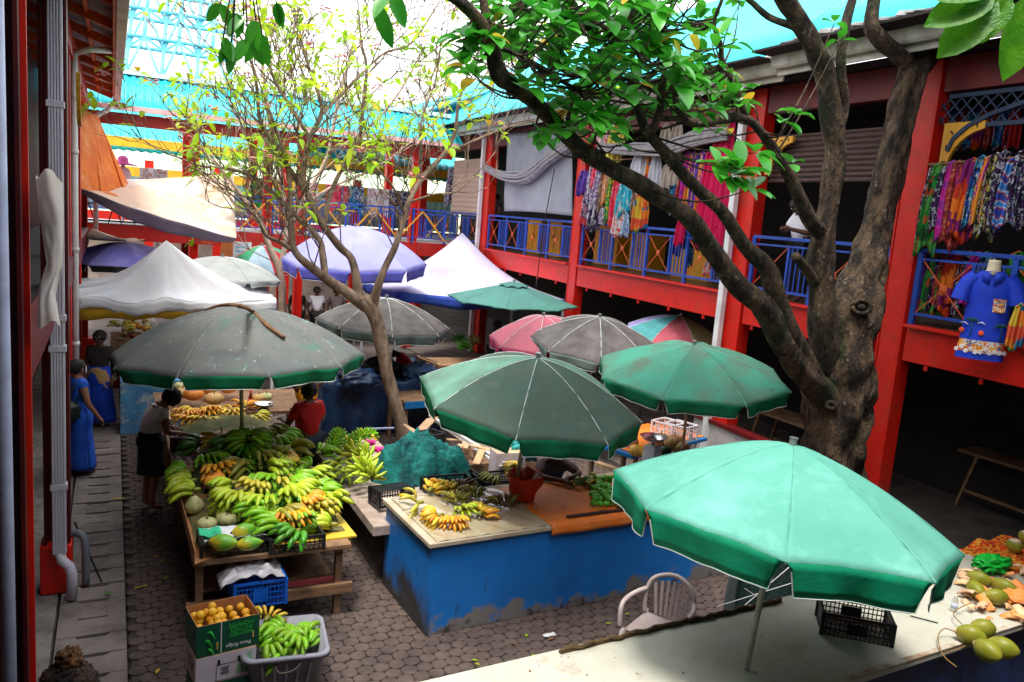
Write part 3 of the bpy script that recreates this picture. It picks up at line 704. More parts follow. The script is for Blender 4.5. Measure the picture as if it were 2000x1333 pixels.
# ================= TENTS =================
CLOTHW = M('tent_white', (.84, .84, .88), .75, (.76, .76, .83), 2, bump=.5, bscale=4, trans=.25, spec=.2, stain=((.5, .42, .4), 5, .66, .85))
YELC = M('canvas_yellow', (.75, .45, .03), .7, trans=.3)
def tent(label, apex, cs, zc, mat, vmat, vh, folds, under=None, k=1.0):
    """four-legged tent: cs = four ground plan corners"""
    a = V(apex); cx_ = sum(c[0] for c in cs)/4; cy_ = sum(c[1] for c in cs)/4
    root = thing('canopy_tent', label, 'tent', (cx_, cy_, 0))
    m = MB(); vm = MB()
    for i in range(4):
        p, q = V((*cs[i], zc)), V((*cs[(i+1) % 4], zc))
        def f(s, t, p=p, q=q, i=i):
            e = p.lerp(q, s); e.z -= .06*math.sin(PI*s)
            pt = a.lerp(e, t); 
            pt.z -= .22*math.sin(PI*t)*(1 - .0*s)*k
            pt.z += folds*t*(noise.noise(V((s*6+i*3, t*1.2, i)))*.5+.45*abs(noise.noise(V((s*11+i, t*.8, 4+i))))+.12*abs(noise.noise(V((s*23, t*1.5, i)))))*math.sin(PI*s)**.5
            return pt
        m.grid(f, 28, 20)
        def g_(s, t, f=f, p=p, q=q, i=i):
            b = f(s, 1.0); nrm = (q-p).cross(V((0, 0, 1))).normalized()
            return b-V((0, 0, vh*t*(1+.25*noise.noise(V((s*4, i, 9))))))+nrm*(.03*t*math.sin(s*22+i))
        vm.grid(g_, 28, 3)
    m.build('canopy', mat, root, smooth=True, thick=.003); vm.build('valance', vmat, root, smooth=True, thick=.003)
    for c in cs:
        lm = MB(); lm.bar((c[0]*.98+cx_*.02, c[1]*.98+cy_*.02, 0), (c[0]*.98+cx_*.02, c[1]*.98+cy_*.02, zc), .05, .05, (1, 0, 0)); lm.build('leg', WHITE, root)
    if under:
        um = MB()
        for i in range(4):
            p, q = V((*cs[i], zc-.05)), V((*cs[(i+1) % 4], zc-.05))
            um.grid(lambda s, t, p=p, q=q: p.lerp(q, s)+(V((cx_, cy_, zc))-p.lerp(q, s)).normalized()*.03-V((0, 0, (vh+.09)*t+.02*math.sin(s*30))), 20, 2)
        um.build('inner_valance', under, root, smooth=True, thick=.003)
    return root
c1 = at(146, 588, 2.25); c2 = at(540, 590, 2.25)
tent('white sheet tent with a peaked top and yellow inner edge beside the left arcade', at(325, 470, 3.3), [(c1.x, c1.y), (c2.x, c2.y), (c2.x+.25, c2.y+3.0), (c1.x-.1, c1.y+3.2)], 2.27, CLOTHW, CLOTHW, .2, .3, YELC)
BLV = M('pop_valance_blue', (.05, .12, .6), .6, (.03, .08, .45), 3, trans=.25)
c1 = at(775, 575, 2.25); c2 = at(1105, 590, 2.25)
POP = bpy.data.materials.new('pop_tent_cloth'); 
POPM = M('pop_cloth', (.74, .7, .88), .7, (.66, .62, .84), 1, bump=.15, bscale=5, trans=.3, spec=.2)
tent('pale lilac pop-up tent with blue lower edge behind the sea green parasol', at(903, 455, 3.6), [(c1.x, c1.y), (c2.x, c2.y), (c2.x, c2.y+2.8), (c1.x, c1.y+2.8)], 2.3, POPM, BLV, .26, .02, None, 1.5)
bpy.data.materials.remove(POP)
TANC = M('canvas_tan', (.65, .5, .38), .8, (.55, .42, .32), 3, trans=.3)
tent('small tan canvas tent at the far left under the gallery', at(178, 446, 3.4), [(-.9, 25.5), (1.2, 25.5), (1.2, 27.5), (-.9, 27.5)], 2.9, TANC, TANC, .1, .05)
a, b = dep(160, 445, 26.5), dep(320, 462, 26.5)
m = MB(); m.grid(lambda s, t: V((a.x+(b.x-a.x)*s, 26+1.5*t, a.z-.12+.35*t-.05*math.sin(PI*s))), 12, 6); m.grid(lambda s, t: V((a.x+(b.x-a.x)*s, 26, a.z-.12-.14*t)), 12, 1)
tagb(m, 'yellow_awning', YELC, 'long yellow awning far under the gallery on the left', 'awning', smooth=True, thick=.004)
# cream awning and orange tarpaulin hung from the left arcade
CRM = M('awning_cream', (.8, .58, .45), .75, (.72, .5, .38), 1.2, bump=.15, bscale=5, trans=.25, stain=((.85, .72, .68), .5, .5, .55))
A_ = [dep(150, 366, 19.2), dep(462, 466, 18.2), dep(456, 337, 21.2), dep(205, 350, 21.5)]
t = thing('awning', 'broad cream cloth awning with a grey lilac front lip sloping from the left arcade', 'awning', (A_[0].x, A_[0].y, A_[0].z))
m = MB(); m.grid(lambda s, q: A_[0].lerp(A_[1], s).lerp(A_[3].lerp(A_[2], s), q)+V((0, 0, -.12*math.sin(PI*q)-.06*math.sin(PI*s)+.03*noise.noise(V((s*5, q*4, 0))))), 30, 20)
m.build('cloth', CRM, t, smooth=True, thick=.004)
m = MB(); m.grid(lambda s, q: A_[0].lerp(A_[1], s)+V((0, 0, -.06*math.sin(PI*s)-(.06+.24*math.sin(PI*min(1, s*1.0))**.7)*q+.03*noise.noise(V((s*5, 0, 0)))))+V((0, .18*q, 0)), 30, 4)
m.build('lip', M('lip_lilac', (.3, .24, .32), .8, (.22, .17, .24), 2, trans=.2), t, smooth=True, thick=.004)
ORT = M('tarp_orange', (.85, .24, .04), .7, (.75, .17, .03), 1.6, bump=.3, bscale=4, trans=.35, stain=((.9, .45, .18), 1.2, .52, .7))
B_ = [dep(152, 195, 20.2), dep(190, 222, 21.5), dep(262, 385, 21.0), dep(152, 372, 19.3)]
m = MB()
def ot(s, q):
    p = B_[0].lerp(B_[1], s).lerp(B_[3].lerp(B_[2], s), q); f = (math.sin(s*16+q*3)+.5*math.sin(s*37+q*2))*.07*(.5+q)
    return p+V((f*.4, f, 0))+V((0, 0, -.1*math.sin(PI*s)))
m.grid(ot, 40, 24); e0 = dep(300, 395, 20.5)
m.grid(lambda s, q: B_[3].lerp(B_[2], s).lerp(B_[3].lerp(e0, s*.9+.1), q)+V((0, -.1*q, -.08*q+.06*math.sin(s*18)*q+.06*math.sin(PI*q))), 30, 8)
tagb(m, 'tarpaulin', ORT, 'bright orange tarpaulin hanging from the left arcade onto the cream awning', 'tarpaulin', smooth=True, thick=.004)
# grey tarpaulin on the right gallery with a bunched cloth tied across it
GT = M('tarp_grey', (.37, .37, .43), .8, (.3, .3, .36), 1.5, bump=.25, bscale=3, trans=.15)
pt = [rb(992, 262, .12), rb(1118, 262, .12), rb(1118, 422, .1), rb(985, 413, .1)]
m = MB(); m.grid(lambda s, q: pt[0].lerp(pt[1], s).lerp(pt[3].lerp(pt[2], s), q)+V((-.12*math.sin(PI*s)*q*q-.05*abs(noise.noise(V((s*3, q*2, 0)))), 0, .03*math.sin(PI*s))), 24, 24)
tagb(m, 'tarpaulin', GT, 'flat grey tarpaulin hanging over the gallery railing left of the middle red column', 'tarpaulin', smooth=True, thick=.004)
def bunched(pts, r, name, mat, label, n=14, seed=1):
    """cloth gathered into a rope of folds"""
    rr = random.Random(seed); sp = smooth_path([tuple(p)+(q,) for p, q in zip(pts, r)], 6); m = MB()
    for k in range(n):
        a = 2*PI*k/n; off = rr.uniform(.35, 1.0); ph_ = rr.uniform(0, 6)
        tp = []
        for i, s in enumerate(sp):
            rr_ = s[3]*off*(1+.2*math.sin(i*.5+ph_)); tp.append((s[0]+rr_*math.cos(a)*.5, s[1]+rr_*math.cos(a)*.3, s[2]+rr_*math.sin(a)))
        m.tube(tp, [.018+.25*s[3]/3 for s in sp], 6)
    return tagb(m, name, mat, label, 'cloth', smooth=True)
GB = M('cloth_greyfold', (.36, .33, .35), .85, (.2, .18, .2), 8, stretch=(1, 1, 5))
bunched([rb(946, 328, .25), rb(985, 346, .3), rb(1030, 345, .3), rb(1072, 312, .3), rb(1118, 280, .25)], [.1, .16, .2, .2, .16], 'gathered_cloth', GB, 'grey cloth gathered in a rope of folds across the grey tarpaulin', seed=2)
bunched([rb(1168, 285, .25), rb(1215, 293, .3), rb(1290, 292, .3), rb(1350, 275, .3), rb(1422, 262, .25)], [.05, .11, .12, .14, .1], 'gathered_cloth', GB, 'thin grey net cloth gathered across the front of the hanging dresses', seed=5)
m = MB(); m.tube([rb(1083, 330, .25), rb(1062, 440, .28), rb(1047, 560, .3)], .012, 6)
tagb(m, 'rope', BLKP, 'thin dark rope hanging in front of the grey tarpaulin down past the gallery beam', 'rope')
# bag tied to the near left column
BAGM = M('sack_white', (.82, .76, .72), .7, (.7, .6, .52), 3, bump=.3, bscale=8, trans=.2, stain=((.65, .2, .1), 7, .66, .7))
p0 = dep(98, 350, 4.9)
m = MB()
def bagf(s, q):
    a = 2*PI*s; px_ = [(70, 122), (76, 124), (84, 124), (92, 122), (76, 108), (72, 118)]
    i = min(4, int(q*5)); f = q*5-i; l = px_[i][0]*(1-f)+px_[i+1][0]*f; r_ = px_[i][1]*(1-f)+px_[i+1][1]*f
    py_ = 350+280*q+ (12*math.sin(a*1.0) if q < .1 else 0)
    L_, R_ = dep(l, py_, 4.85), dep(r_, py_, 4.85); c = (L_+R_)/2; hw = (R_-L_).length/2
    return c+V((hw*math.cos(a), .07*math.sin(a)*(1+.5*math.sin(q*9))+.03*noise.noise(V((s*9, q*5, 1))), .02*math.sin(a*3+q*5)+.02*noise.noise(V((s*12, q*9, 3)))))+V((0, 0, 0))*1
m.grid(bagf, 28, 24)
tagb(m, 'plastic_sack', BAGM, 'dirty white plastic sack with faint red print tied to the near left column', 'sack', smooth=True)
# ================= PRODUCE BUILDERS =================
TIP = M('banana_tip', (.05, .035, .02), .8)
def bmat(nm, c, c2, **k): return M('banana_'+nm, c, .33, c2, 9, .35, .75, rand=.22, spec=.5, stain=((.05, .03, .015), 26, .69, .78), **k)
BC = {'green': bmat('green', (.16, .42, .012), (.28, .5, .02)), 'lime': bmat('lime', (.36, .54, .02), (.55, .6, .04)),
      'deep': bmat('deep', (.05, .26, .015), (.1, .34, .02)), 'yellow': bmat('yellow', (.85, .5, .03), (.65, .5, .05)),
      'orange': bmat('orange', (.85, .28, .015), (.8, .42, .03)), 'olive': bmat('olive', (.22, .26, .03), (.4, .3, .04)),
      'brown': bmat('brown', (.05, .022, .012), (.16, .07, .02)), 'ripe': bmat('ripe', (.75, .5, .05), (.4, .48, .05))}
_bm = {}
def banana_mesh(colr, L_, r, var=0, seg=7, n=6):
    key = (colr, round(L_, 3), round(r, 3), var)
    if key in _bm: return _bm[key]
    m = MB(); bend = (.2, .26, .15)[var % 3]
    pts = []; rad = []
    for i in range(seg+1):
        s = i/seg; pts.append((0.006*math.sin(s*4+var), L_*s, bend*L_*math.sin(PI*s**.9)-.1*L_*s)); rad.append(r*(.28 if i == 0 else .3 if i == seg else (.75 if i in (1, seg-1) else 1)))
    m.tube(pts, rad, n)
    m.mi = 1; e = V(pts[-1]); m.tube([V(pts[0])-V((0, .004, 0)), V(pts[0]).lerp(V(pts[1]), .15)], [r*.36, r*.4], 5); d = (V(pts[-1])-V(pts[-2])).normalized(); m.tube([e, e+d*r*.6], [r*.3, r*.18], 5)
    me = m.mesh('banana', [BC[colr], TIP]); _bm[key] = me; return me
brnd = random.Random(11)
def hand(label, loc, th, colr, n=6, L_=.24, r=.02, spread=80, rows=2, pitch=8, group='hands of bananas heaped on the stall', name='banana_hand', tipc=None, tilt=0, cat='bananas'):
    root = thing(name, label, cat, loc, 0, group)
    root.rotation_euler = (0, 0, math.radians(th-90))
    Rt = Matrix.Rotation(math.radians(tilt), 4, 'X')
    k = 0; Rt = Rt @ Matrix.Rotation(brnd.uniform(-.3, .3), 4, 'Y') @ Matrix.Rotation(brnd.uniform(-.15, .2), 4, 'X'); r = r*brnd.uniform(.95, 1.08)
    for row in range(rows):
        for i in range(n-(row % 2)):
            nn = max(1, n-1-(row % 2)); f = (i/nn-.5) if nn else 0
            ph = math.radians(spread)*f; c = colr if tipc is None or brnd.random() > .35 else tipc
            me = banana_mesh(c, L_*(1+.06*row), r, brnd.randrange(3))
            base = V((math.sin(ph)*(.05+.22*L_*min(1, 90/max(spread, 1))), (.03+.02*math.cos(ph)) if spread < 200 else 0, .075-.045*row))
            if spread >= 200: base = V((math.sin(ph)*.05, math.cos(ph)*.05, .09-.04*row))
            Mx = Rt @ Matrix.Translation(base) @ Matrix.Rotation(-ph, 4, 'Z') @ Matrix.Rotation(math.radians(pitch-12*row+brnd.uniform(-5, 5)), 4, 'X') @ Matrix.Rotation(brnd.uniform(-.3, .3)+ph*.3, 4, 'Y') @ Matrix.Scale(brnd.uniform(.88, 1.08), 4)
            link_mesh('banana', me, root, Mx)
    sm_ = MB(); 
    sm_.tube([(0, -.03, .07), (0, .01, .07), (0, .05, .06)], [.016, .024, .03], 7)
    me = sm_.mesh('stem', BC['olive' if colr not in ('brown',) else 'brown']); link_mesh('stem', me, root, Rt)
    return root
def pumpkin(label, loc, r, h, mat, lobes=10, amp=.06, pear=0, tilt=(0, 0), group=None, cat='pumpkin', name='pumpkin', stem=True, long=None):
    t = thing(name, label, cat, loc, 0, group)
    t.rotation_euler = (tilt[0], tilt[1], brnd.uniform(0, 6))
    prof = []
    N_ = 12
    for i in range(N_+1):
        a = PI*i/N_; rr_ = math.sin(a)**.85*r; zz = -math.cos(a)*h/2
        if pear: rr_ *= (1-.45*pear*max(0, -math.cos(a)+.1))
        prof.append((max(rr_, .002), zz+h/2))
    if not pear: prof[-1] = (.004, h*.9); prof[-2] = (prof[-2][0], h*.965)
    m = MB(); m.lathe((0, 0, 0), prof, max(24, lobes*3) if lobes else 20, lobes=lobes, amp=amp); o = m.mesh('flesh', mat); link_mesh('rind', o, t)
    if stem:
        m = MB(); m.tube([(0, 0, h*.88), (.004, 0, h+.02), (.015, .005, h+.045)], [.012, .008, .01], 6); link_mesh('stalk', m.mesh('stalk', M('stalk', (.3, .25, .1), .8)), t)
    return t
PK_O = M('rind_orange', (.75, .22, .03), .5, (.85, .34, .06), 6, rand=.1)
PK_T = M('rind_tan', (.62, .36, .14), .6, (.5, .3, .1), 6, rand=.1, stain=((.35, .3, .12), 5, .5, .8))
PK_G = M('rind_darkgreen', (.008, .045, .02), .35, (.012, .08, .03), 12)
PK_P = M('rind_pale', (.6, .55, .28), .5, (.5, .5, .2), 7, stain=((.2, .32, .07), 14, .5, .7), rand=.1)
PK_S = M('rind_salmon', (.8, .33, .13), .5, (.75, .42, .2), 6)
PAP = M('papaya_skin', (.14, .42, .03), .35, (.7, .5, .03), 4, .45, .65, spec=.5)
MNG = M('green_mango', (.09, .42, .025), .4, (.12, .4, .03), 6, rand=.2, spec=.5)
ORF = M('citrus_orange', (.85, .35, .015), .45, (.8, .5, .03), 5, bump=.15, bscale=60, rand=.1, spec=.5)
EGP = M('aubergine', (.1, .01, .16), .25, spec=.6)
CARD = M('cardboard', (.46, .21, .08), .85, (.36, .16, .06), 6, bump=.1)
CARDL = M('cardboard_light', (.6, .4, .25), .85, (.5, .32, .2), 4)
def papaya(label, loc, th, L_=.3, r=.085, mat=PAP, group=None, cat='papaya', name='papaya'):
    m = MB(); n = 12
    m.lathe((0, 0, 0), [(max(.004, r*math.sin(PI*i/n)**.75*(1-.25*(i/n))), L_*i/n-L_/2) for i in range(n+1)], 18)
    m.mi = 1; m.tube([(0, 0, -L_/2-.005), (0, 0, -L_/2+.01)], .012, 6)
    o = m.build(name, [mat, TIP], smooth=True); o.location = loc; o.rotation_euler = (math.radians(88), 0, math.radians(th+90))
    return tag(o, label, cat, group)
def crate(label, c, size, rz=0, mat=BLKP, rx=0, ry=0, cell=.045, group=None, solid=False, cat='crate', name='crate'):
    """open plastic crate with latticed sides: c is the middle of its bottom"""
    root = thing(name, label, cat, c, 0, group); root.rotation_euler = (rx, ry, rz)
    w_, d, h = size
    def side(a, b, nm):
        m = MB(); a, b = V(a), V(b); L_ = (b-a).length; n = max(3, int(L_/cell)); up = V((0, 0, 1)); dr = (b-a)/n
        for k in range(n+1): m.bar(a+dr*k, a+dr*k+up*h, .008, .008, (b-a).normalized())
        for q in (0, .28, .5, .72): m.bar(a+up*h*q+up*.006, b+up*h*q+up*.006, .007, .009)
        if solid: m.bar(a.lerp(b, .35)+up*h*.45, a.lerp(b, .65)+up*h*.45, .009, h*.5)
        me = m.mesh(nm, mat, False); link_mesh(nm, me, root)
    A, B, C_, D = (-w_/2, -d/2, 0), (w_/2, -d/2, 0), (w_/2, d/2, 0), (-w_/2, d/2, 0)
    for a, b in ((A, B), (B, C_), (C_, D), (D, A)): side(a, b, 'side_panel')
    m = MB()
    for a, b in ((A, B), (B, C_), (C_, D), (D, A)):
        m.bar(V(a)+V((0, 0, h-.012)), V(b)+V((0, 0, h-.012)), .022, .024)
    for a in (A, B, C_, D): m.bar(V(a), V(a)+V((0, 0, h)), .03, .03, (1, 0, 0))
    link_mesh('rim', m.mesh('rim', mat, False), root)
    m = MB(); n = int(w_/cell)
    for k in range(n+1): m.bar((-w_/2+w_*k/n, -d/2, .005), (-w_/2+w_*k/n, d/2, .005), .01, .008)
    n = int(d/cell)
    for k in range(n+1): m.bar((-w_/2, -d/2+d*k/n, .009), (w_/2, -d/2+d*k/n, .009), .01, .008)
    link_mesh('bottom', m.mesh('bottom', mat, False), root)
    return root
def textobj(s, size, loc, rotm, mat, parent, name='lettering'):
    cu = bpy.data.curves.new(name, 'FONT'); cu.body = s; cu.size = size; cu.align_x = 'CENTER'; cu.align_y = 'CENTER'; cu.extrude = .001
    o = bpy.data.objects.new('t', cu); col.objects.link(o)
    dg = bpy.context.evaluated_depsgraph_get(); me = bpy.data.meshes.new_from_object(o.evaluated_get(dg)); bpy.data.objects.remove(o)
    me.materials.clear(); me.materials.append(mat)
    o = bpy.data.objects.new(name, me); col.objects.link(o)
    Mw = Matrix.Translation(loc) @ rotm.to_4x4(); o.parent = parent; o.matrix_local = pmat(parent).inverted() @ Mw
    return o

# ================= BANANA STALL (left) =================
TBL = thing('stall_table', 'long wooden stall table heaped with green bananas, lined with flattened cardboard', 'table', (1.45, 9.8, 0))
m = MB(); m.box((1.42, 9.75, .78), (1.5, 4.6, .05)); m.build('tabletop', WOOD, TBL, bevel=.006)
for x_, y_ in ((.74, 7.6), (2.08, 7.6), (.74, 9.8), (2.08, 9.8), (.74, 11.9), (2.08, 11.9)):
    m = MB(); m.bar((x_, y_, 0), (x_, y_, .755), .08, .07, (1, 0, 0)); m.build('leg', WOOD, TBL, bevel=.004)
m = MB(); m.box((1.42, 7.54, .3), (1.6, .05, .11)); m.build('stretcher', WOOD, TBL, bevel=.004)
m = MB(); m.box((1.75, 7.62, .37), (.75, .04, .05)); m.build('shelf_edge', M('faded_red_board', (.45, .07, .07), .7), TBL)
m = MB(); m.box((1.42, 9.6, .33), (1.3, 3.6, .03)); m.build('shelf', WOOD, TBL)
def heap(a, b):
    x_ = .72+1.46*a; y_ = 7.75+4.1*b
    e = min(a, 1-a)*2; h = .02+.2*min(1, e*1.8)*min(1, b*3+.15)
    return V((x_, y_, .81+h+.03*noise.noise(V((x_*5, y_*5, 0)))))
m = MB(); m.grid(heap, 24, 50); m.build('cardboard_lining', M('lining', (.16, .13, .05), .9, (.07, .1, .03), 7), TBL, smooth=True)
YB_ = M('yellow_board', (.72, .48, .04), .55, (.6, .4, .04), 4)
a = at(692, 1052, .8)
m = MB(); m.box((a.x-.42, a.y+.5, .812), (.86, 1.0, .02), .04); m.bar((a.x-.03, a.y+.06, .8), (a.x-.03, a.y+.06, .66), .025, .025, (1, 0, 0))
tagb(m, 'display_board', YB_, 'yellow painted board sticking out from the right corner of the banana stall', 'board')
HZ = lambda py, px=500: .86+.22*min(1, max(0, (1075-py)/110))*(1 if 420 < px < 600 else .62)
HN = [ # px, py, image angle of the fingers, colour, n, length, label
 (488, 868, 90, 'green', 13, .24, 260, 'green bananas radiating like a star on top of the heap'),
 (470, 880, -100, 'deep', 8, .3, 90, 'long dark green bananas hanging below the star of green ones'),
 (430, 872, 200, 'yellow', 3, .2, 40, 'three small yellow bananas left of the green star'),
 (395, 878, 180, 'deep', 6, .22, 80, 'dark green hand in the shade near the plastic bags'),
 (520, 848, -30, 'olive', 5, .26, 50, 'yellow brown plantains at the top right of the heap'),
 (545, 862, -20, 'green', 6, .22, 90, 'green hand right of the star of green bananas'),
 (560, 885, 10, 'olive', 5, .28, 40, 'long olive plantains pointing right near the red shirted seller'),
 (525, 893, -20, 'olive', 5, .28, 45, 'olive plantains lying just under the topmost green hands'),
 (400, 905, -45, 'green', 7, .24, 80, 'green hand at the upper left of the heap'),
 (430, 922, -70, 'orange', 6, .18, 100, 'ripe orange yellow hand left of the plantains'),
 (372, 930, 200, 'green', 6, .22, 90, 'green hand on the left rim beside the walkway'),
 (380, 950, 190, 'lime', 7, .24, 70, 'light green hand above the eggplant on the left rim'),
 (388, 968, 185, 'lime', 5, .24, 60, 'light green hand lowest on the left rim'),
 (485, 915, -120, 'olive', 3, .34, 30, 'big plantains, one of them yellow, in the middle'),
 (515, 905, -60, 'olive', 4, .26, 40, 'olive green plantains behind the big ones in the middle'),
 (560, 900, -110, 'lime', 8, .2, 120, 'green hand with a yellow band near the salmon butternut'),
 (590, 915, 180, 'yellow', 5, .2, 50, 'yellow hand with dark tips on the right side'),
 (525, 925, -10, 'lime', 8, .24, 90, 'large light green hand right of the middle'),
 (565, 940, -20, 'green', 7, .24, 80, 'green hand in the middle right of the heap'),
 (600, 935, -40, 'lime', 6, .26, 60, 'light green fingers at the right edge by the green bucket'),
 (460, 955, -150, 'lime', 6, .24, 90, 'light green hand beside the dark round squash'),
 (495, 955, -80, 'ripe', 6, .16, 90, 'small yellow green hand with brown tips'),
 (530, 945, -90, 'green', 4, .26, 40, 'green bananas standing upright in the middle of the heap'),
 (545, 950, -70, 'ripe', 2, .22, 20, 'pair with one split yellow banana in the middle'),
 (565, 962, -30, 'lime', 7, .24, 90, 'light green hand near the centre right'),
 (600, 965, -20, 'green', 6, .22, 80, 'green hand near the right edge above the yellow ones'),
 (470, 975, -100, 'lime', 8, .24, 110, 'big light green hand with fingers pointing down at the left of the front'),
 (520, 985, -110, 'lime', 7, .26, 100, 'big light green hand with fingers pointing down at the centre of the front'),
 (560, 975, -50, 'lime', 6, .26, 80, 'broad yellow green hand at the centre of the front'),
 (590, 985, -20, 'orange', 7, .18, 90, 'ripe yellow hand near the right front edge'),
 (618, 975, 20, 'green', 5, .24, 70, 'green hand with fingers pointing right over the yellow board'),
 (640, 985, -60, 'lime', 5, .22, 80, 'light green fingers above the yellow board'),
 (612, 1000, -50, 'ripe', 6, .2, 100, 'yellow green hand left of the small striped squash'),
 (545, 1008, -20, 'olive', 5, .26, 60, 'arched olive hand over the orange one'),
 (568, 1015, -70, 'orange', 6, .22, 70, 'deep orange hand in the front crate'),
 (590, 1020, -60, 'green', 3, .16, 40, 'green bananas right of the deep orange hand'),
 (650, 1012, -150, 'lime', 5, .26, 50, 'light green hand lying on the yellow board'),
 (655, 1035, 185, 'lime', 4, .26, 40, 'nearest light green hand on the yellow board'),
 (628, 1040, 200, 'green', 3, .2, 40, 'green bananas at the front of the yellow board'),
 (535, 1018, -160, 'green', 7, .24, 90, 'green hand at the back of the front crate'),
 (555, 1040, 190, 'green', 6, .26, 70, 'light green hand hanging over the front crate rim'),
 (580, 1048, -110, 'deep', 5, .2, 80, 'dark green hand in the right corner of the front crate'),
 (505, 1000, 180, 'green', 5, .2, 70, 'green hand wedged above the papayas'),
]
for i, (px, py, th, c, n, L_, sp_, lb) in enumerate(HN):
    z = HZ(py, px)
    if 'yellow board' in lb and py > 990: z = .845
    if i == 0: z = 1.2
    if i == 1: z = 1.06
    lb2 = lb if len(lb.split()) > 6 else lb+' of the heap'
    hand(lb2, at(px, py, z), th-26, c, n, L_, brnd.uniform(.026, .033) if c not in ('orange', 'yellow') else .027, sp_, 3 if i in (0, 26, 27) else 2)
frnd = random.Random(5)
for k in range(26):       # the hands underneath, mostly covered
    px, py = frnd.uniform(390, 620), frnd.uniform(870, 1025)
    if px < 470 and py > 940: px += 110
    hand('partly buried green hand deep in the banana heap', at(px, py, HZ(py, px)-.07), frnd.uniform(0, 360), frnd.choice(['green', 'lime', 'deep', 'green']), 6, .23, .026, 90, 2, group='half buried hands in the banana heap')
pumpkin('orange pumpkin behind the dark green squash', at(425, 952, .98), .12, .17, PK_O, pear=0, tilt=(.3, .2), group='squashes on the banana stall')
pumpkin('dark green round squash between orange pumpkin and bananas', at(437, 966, .98), .115, .15, PK_G, lobes=0, group='squashes on the banana stall')
pumpkin('salmon coloured butternut beside the striped squash', at(446, 997, .94), .095, .22, PK_S, lobes=8, amp=.03, pear=1, tilt=(-.5, .3), group='squashes on the banana stall', name='squash', cat='squash')
pumpkin('pear shaped pale squash at the left front corner', at(381, 1003, .84), .1, .21, PK_P, lobes=8, amp=.025, pear=1, tilt=(-.1, .1), group='squashes on the banana stall', name='squash', cat='squash')
pumpkin('ribbed pale green squash behind the green tray liner', at(404, 1034, .84), .1, .12, PK_P, group='squashes on the banana stall', name='squash', cat='squash')
pumpkin('larger ribbed cream and green squash right of the pale one', at(447, 1026, .86), .125, .15, PK_P, group='squashes on the banana stall', name='squash', cat='squash')
pumpkin('small striped squash among the bananas by the yellow board', at(642, 1012, .84), .07, .15, PK_P, pear=.8, group='squashes on the banana stall', name='squash', cat='squash')
pumpkin('salmon butternut against the red shirted seller', at(577, 912, 1.0), .085, .24, PK_S, lobes=0, pear=1, tilt=(.3, -.3), group='squashes on the banana stall', name='squash', cat='squash')
pumpkin('big orange pumpkin in the shade at the back of the banana heap', at(432, 872, 1.0), .16, .2, PK_O, group='squashes on the banana stall')
pumpkin('small orange squash at the left rim of the heap', at(368, 925, .92), .07, .1, PK_T, group='squashes on the banana stall', name='squash', cat='squash')
papaya('thin dark cucumber in the cardboard corner', at(407, 1010, .87), 20, .16, .028, BC['deep'], cat='cucumber', name='cucumber')
papaya('glossy purple aubergine beside the orange pumpkin', at(401, 950, .98), 75, .2, .032, EGP, 'aubergines on the stall', 'aubergine', 'aubergine')
papaya('purple aubergine pointing towards the walkway', at(410, 972, .94), 100, .14, .03, EGP, 'aubergines on the stall', 'aubergine', 'aubergine')
# cardboard box lying open under the squashes
t = thing('cardboard_box', 'opened cardboard box holding the pale squashes at the left front corner', 'box', at(405, 1015, .81))
a, b_, c_, d_ = at(352, 990, .82), at(380, 1102, .82), at(500, 1060, .82), at(455, 985, .82)
for p, q in ((a, b_), (d_, c_), (a, d_)):
    m = MB(); m.bar(p+V((0, 0, .06)), q+V((0, 0, .06)), .006, .14); m.build('flap', CARD, t)
m = MB(); m.add([a, b_, c_, d_, a-V((0, 0, .01)), b_-V((0, 0, .01)), c_-V((0, 0, .01)), d_-V((0, 0, .01))], [(0, 1, 2, 3), (7, 6, 5, 4), (0, 4, 5, 1), (1, 5, 6, 2), (2, 6, 7, 3), (3, 7, 4, 0)]); m.build('bottom', CARD, t)
# papayas in a black crate with a white and green liner
p = at(447, 1085, .8)
crate('shallow black crate of papayas at the left front corner of the stall', (p.x+.06, p.y+.14, .8), (.62, .36, .15), -.0, group='black crates on the banana stall')
p2 = at(570, 1075, .8)
crate('shallow black crate of bananas at the right front of the stall', (p2.x+.04, p2.y+.13, .8), (.52, .34, .15), .03, group='black crates on the banana stall')
m = MB(); m.grid(lambda s, q: V((p.x-.22+.56*s, p.y-.03+.32*q, .93+.05*abs(2*q-1)**2+.03*noise.noise(V((s*6, q*5, 2))))), 20, 12)
tagb(m, 'paper_liner', M('liner_white', (.75, .75, .78), .7), 'white paper lining under the papayas', 'paper', smooth=True, thick=.003)
m = MB(); q0 = at(410, 1045, .97); m.grid(lambda s, q: q0+V((-.1+.2*s, -.06+.2*q, .02*noise.noise(V((s*6, q*5, 5)))+.03*abs(2*s-1))), 12, 12)
tagb(m, 'green_paper', M('tissue_green', (.05, .6, .3), .7), 'bright green tissue tucked beside the nearest papaya', 'paper', smooth=True, thick=.003)
papaya('ripening papaya with an orange end in the front crate', at(437, 1060, .99), -30, .3, .09, group='papayas in the front crate')
papaya('plain green papaya at the back of the front crate', at(478, 1036, 1.0), 10, .26, .08, group='papayas in the front crate')
papaya('green papaya beside the bananas in the front crate', at(487, 1062, .98), 0, .26, .075, group='papayas in the front crate')
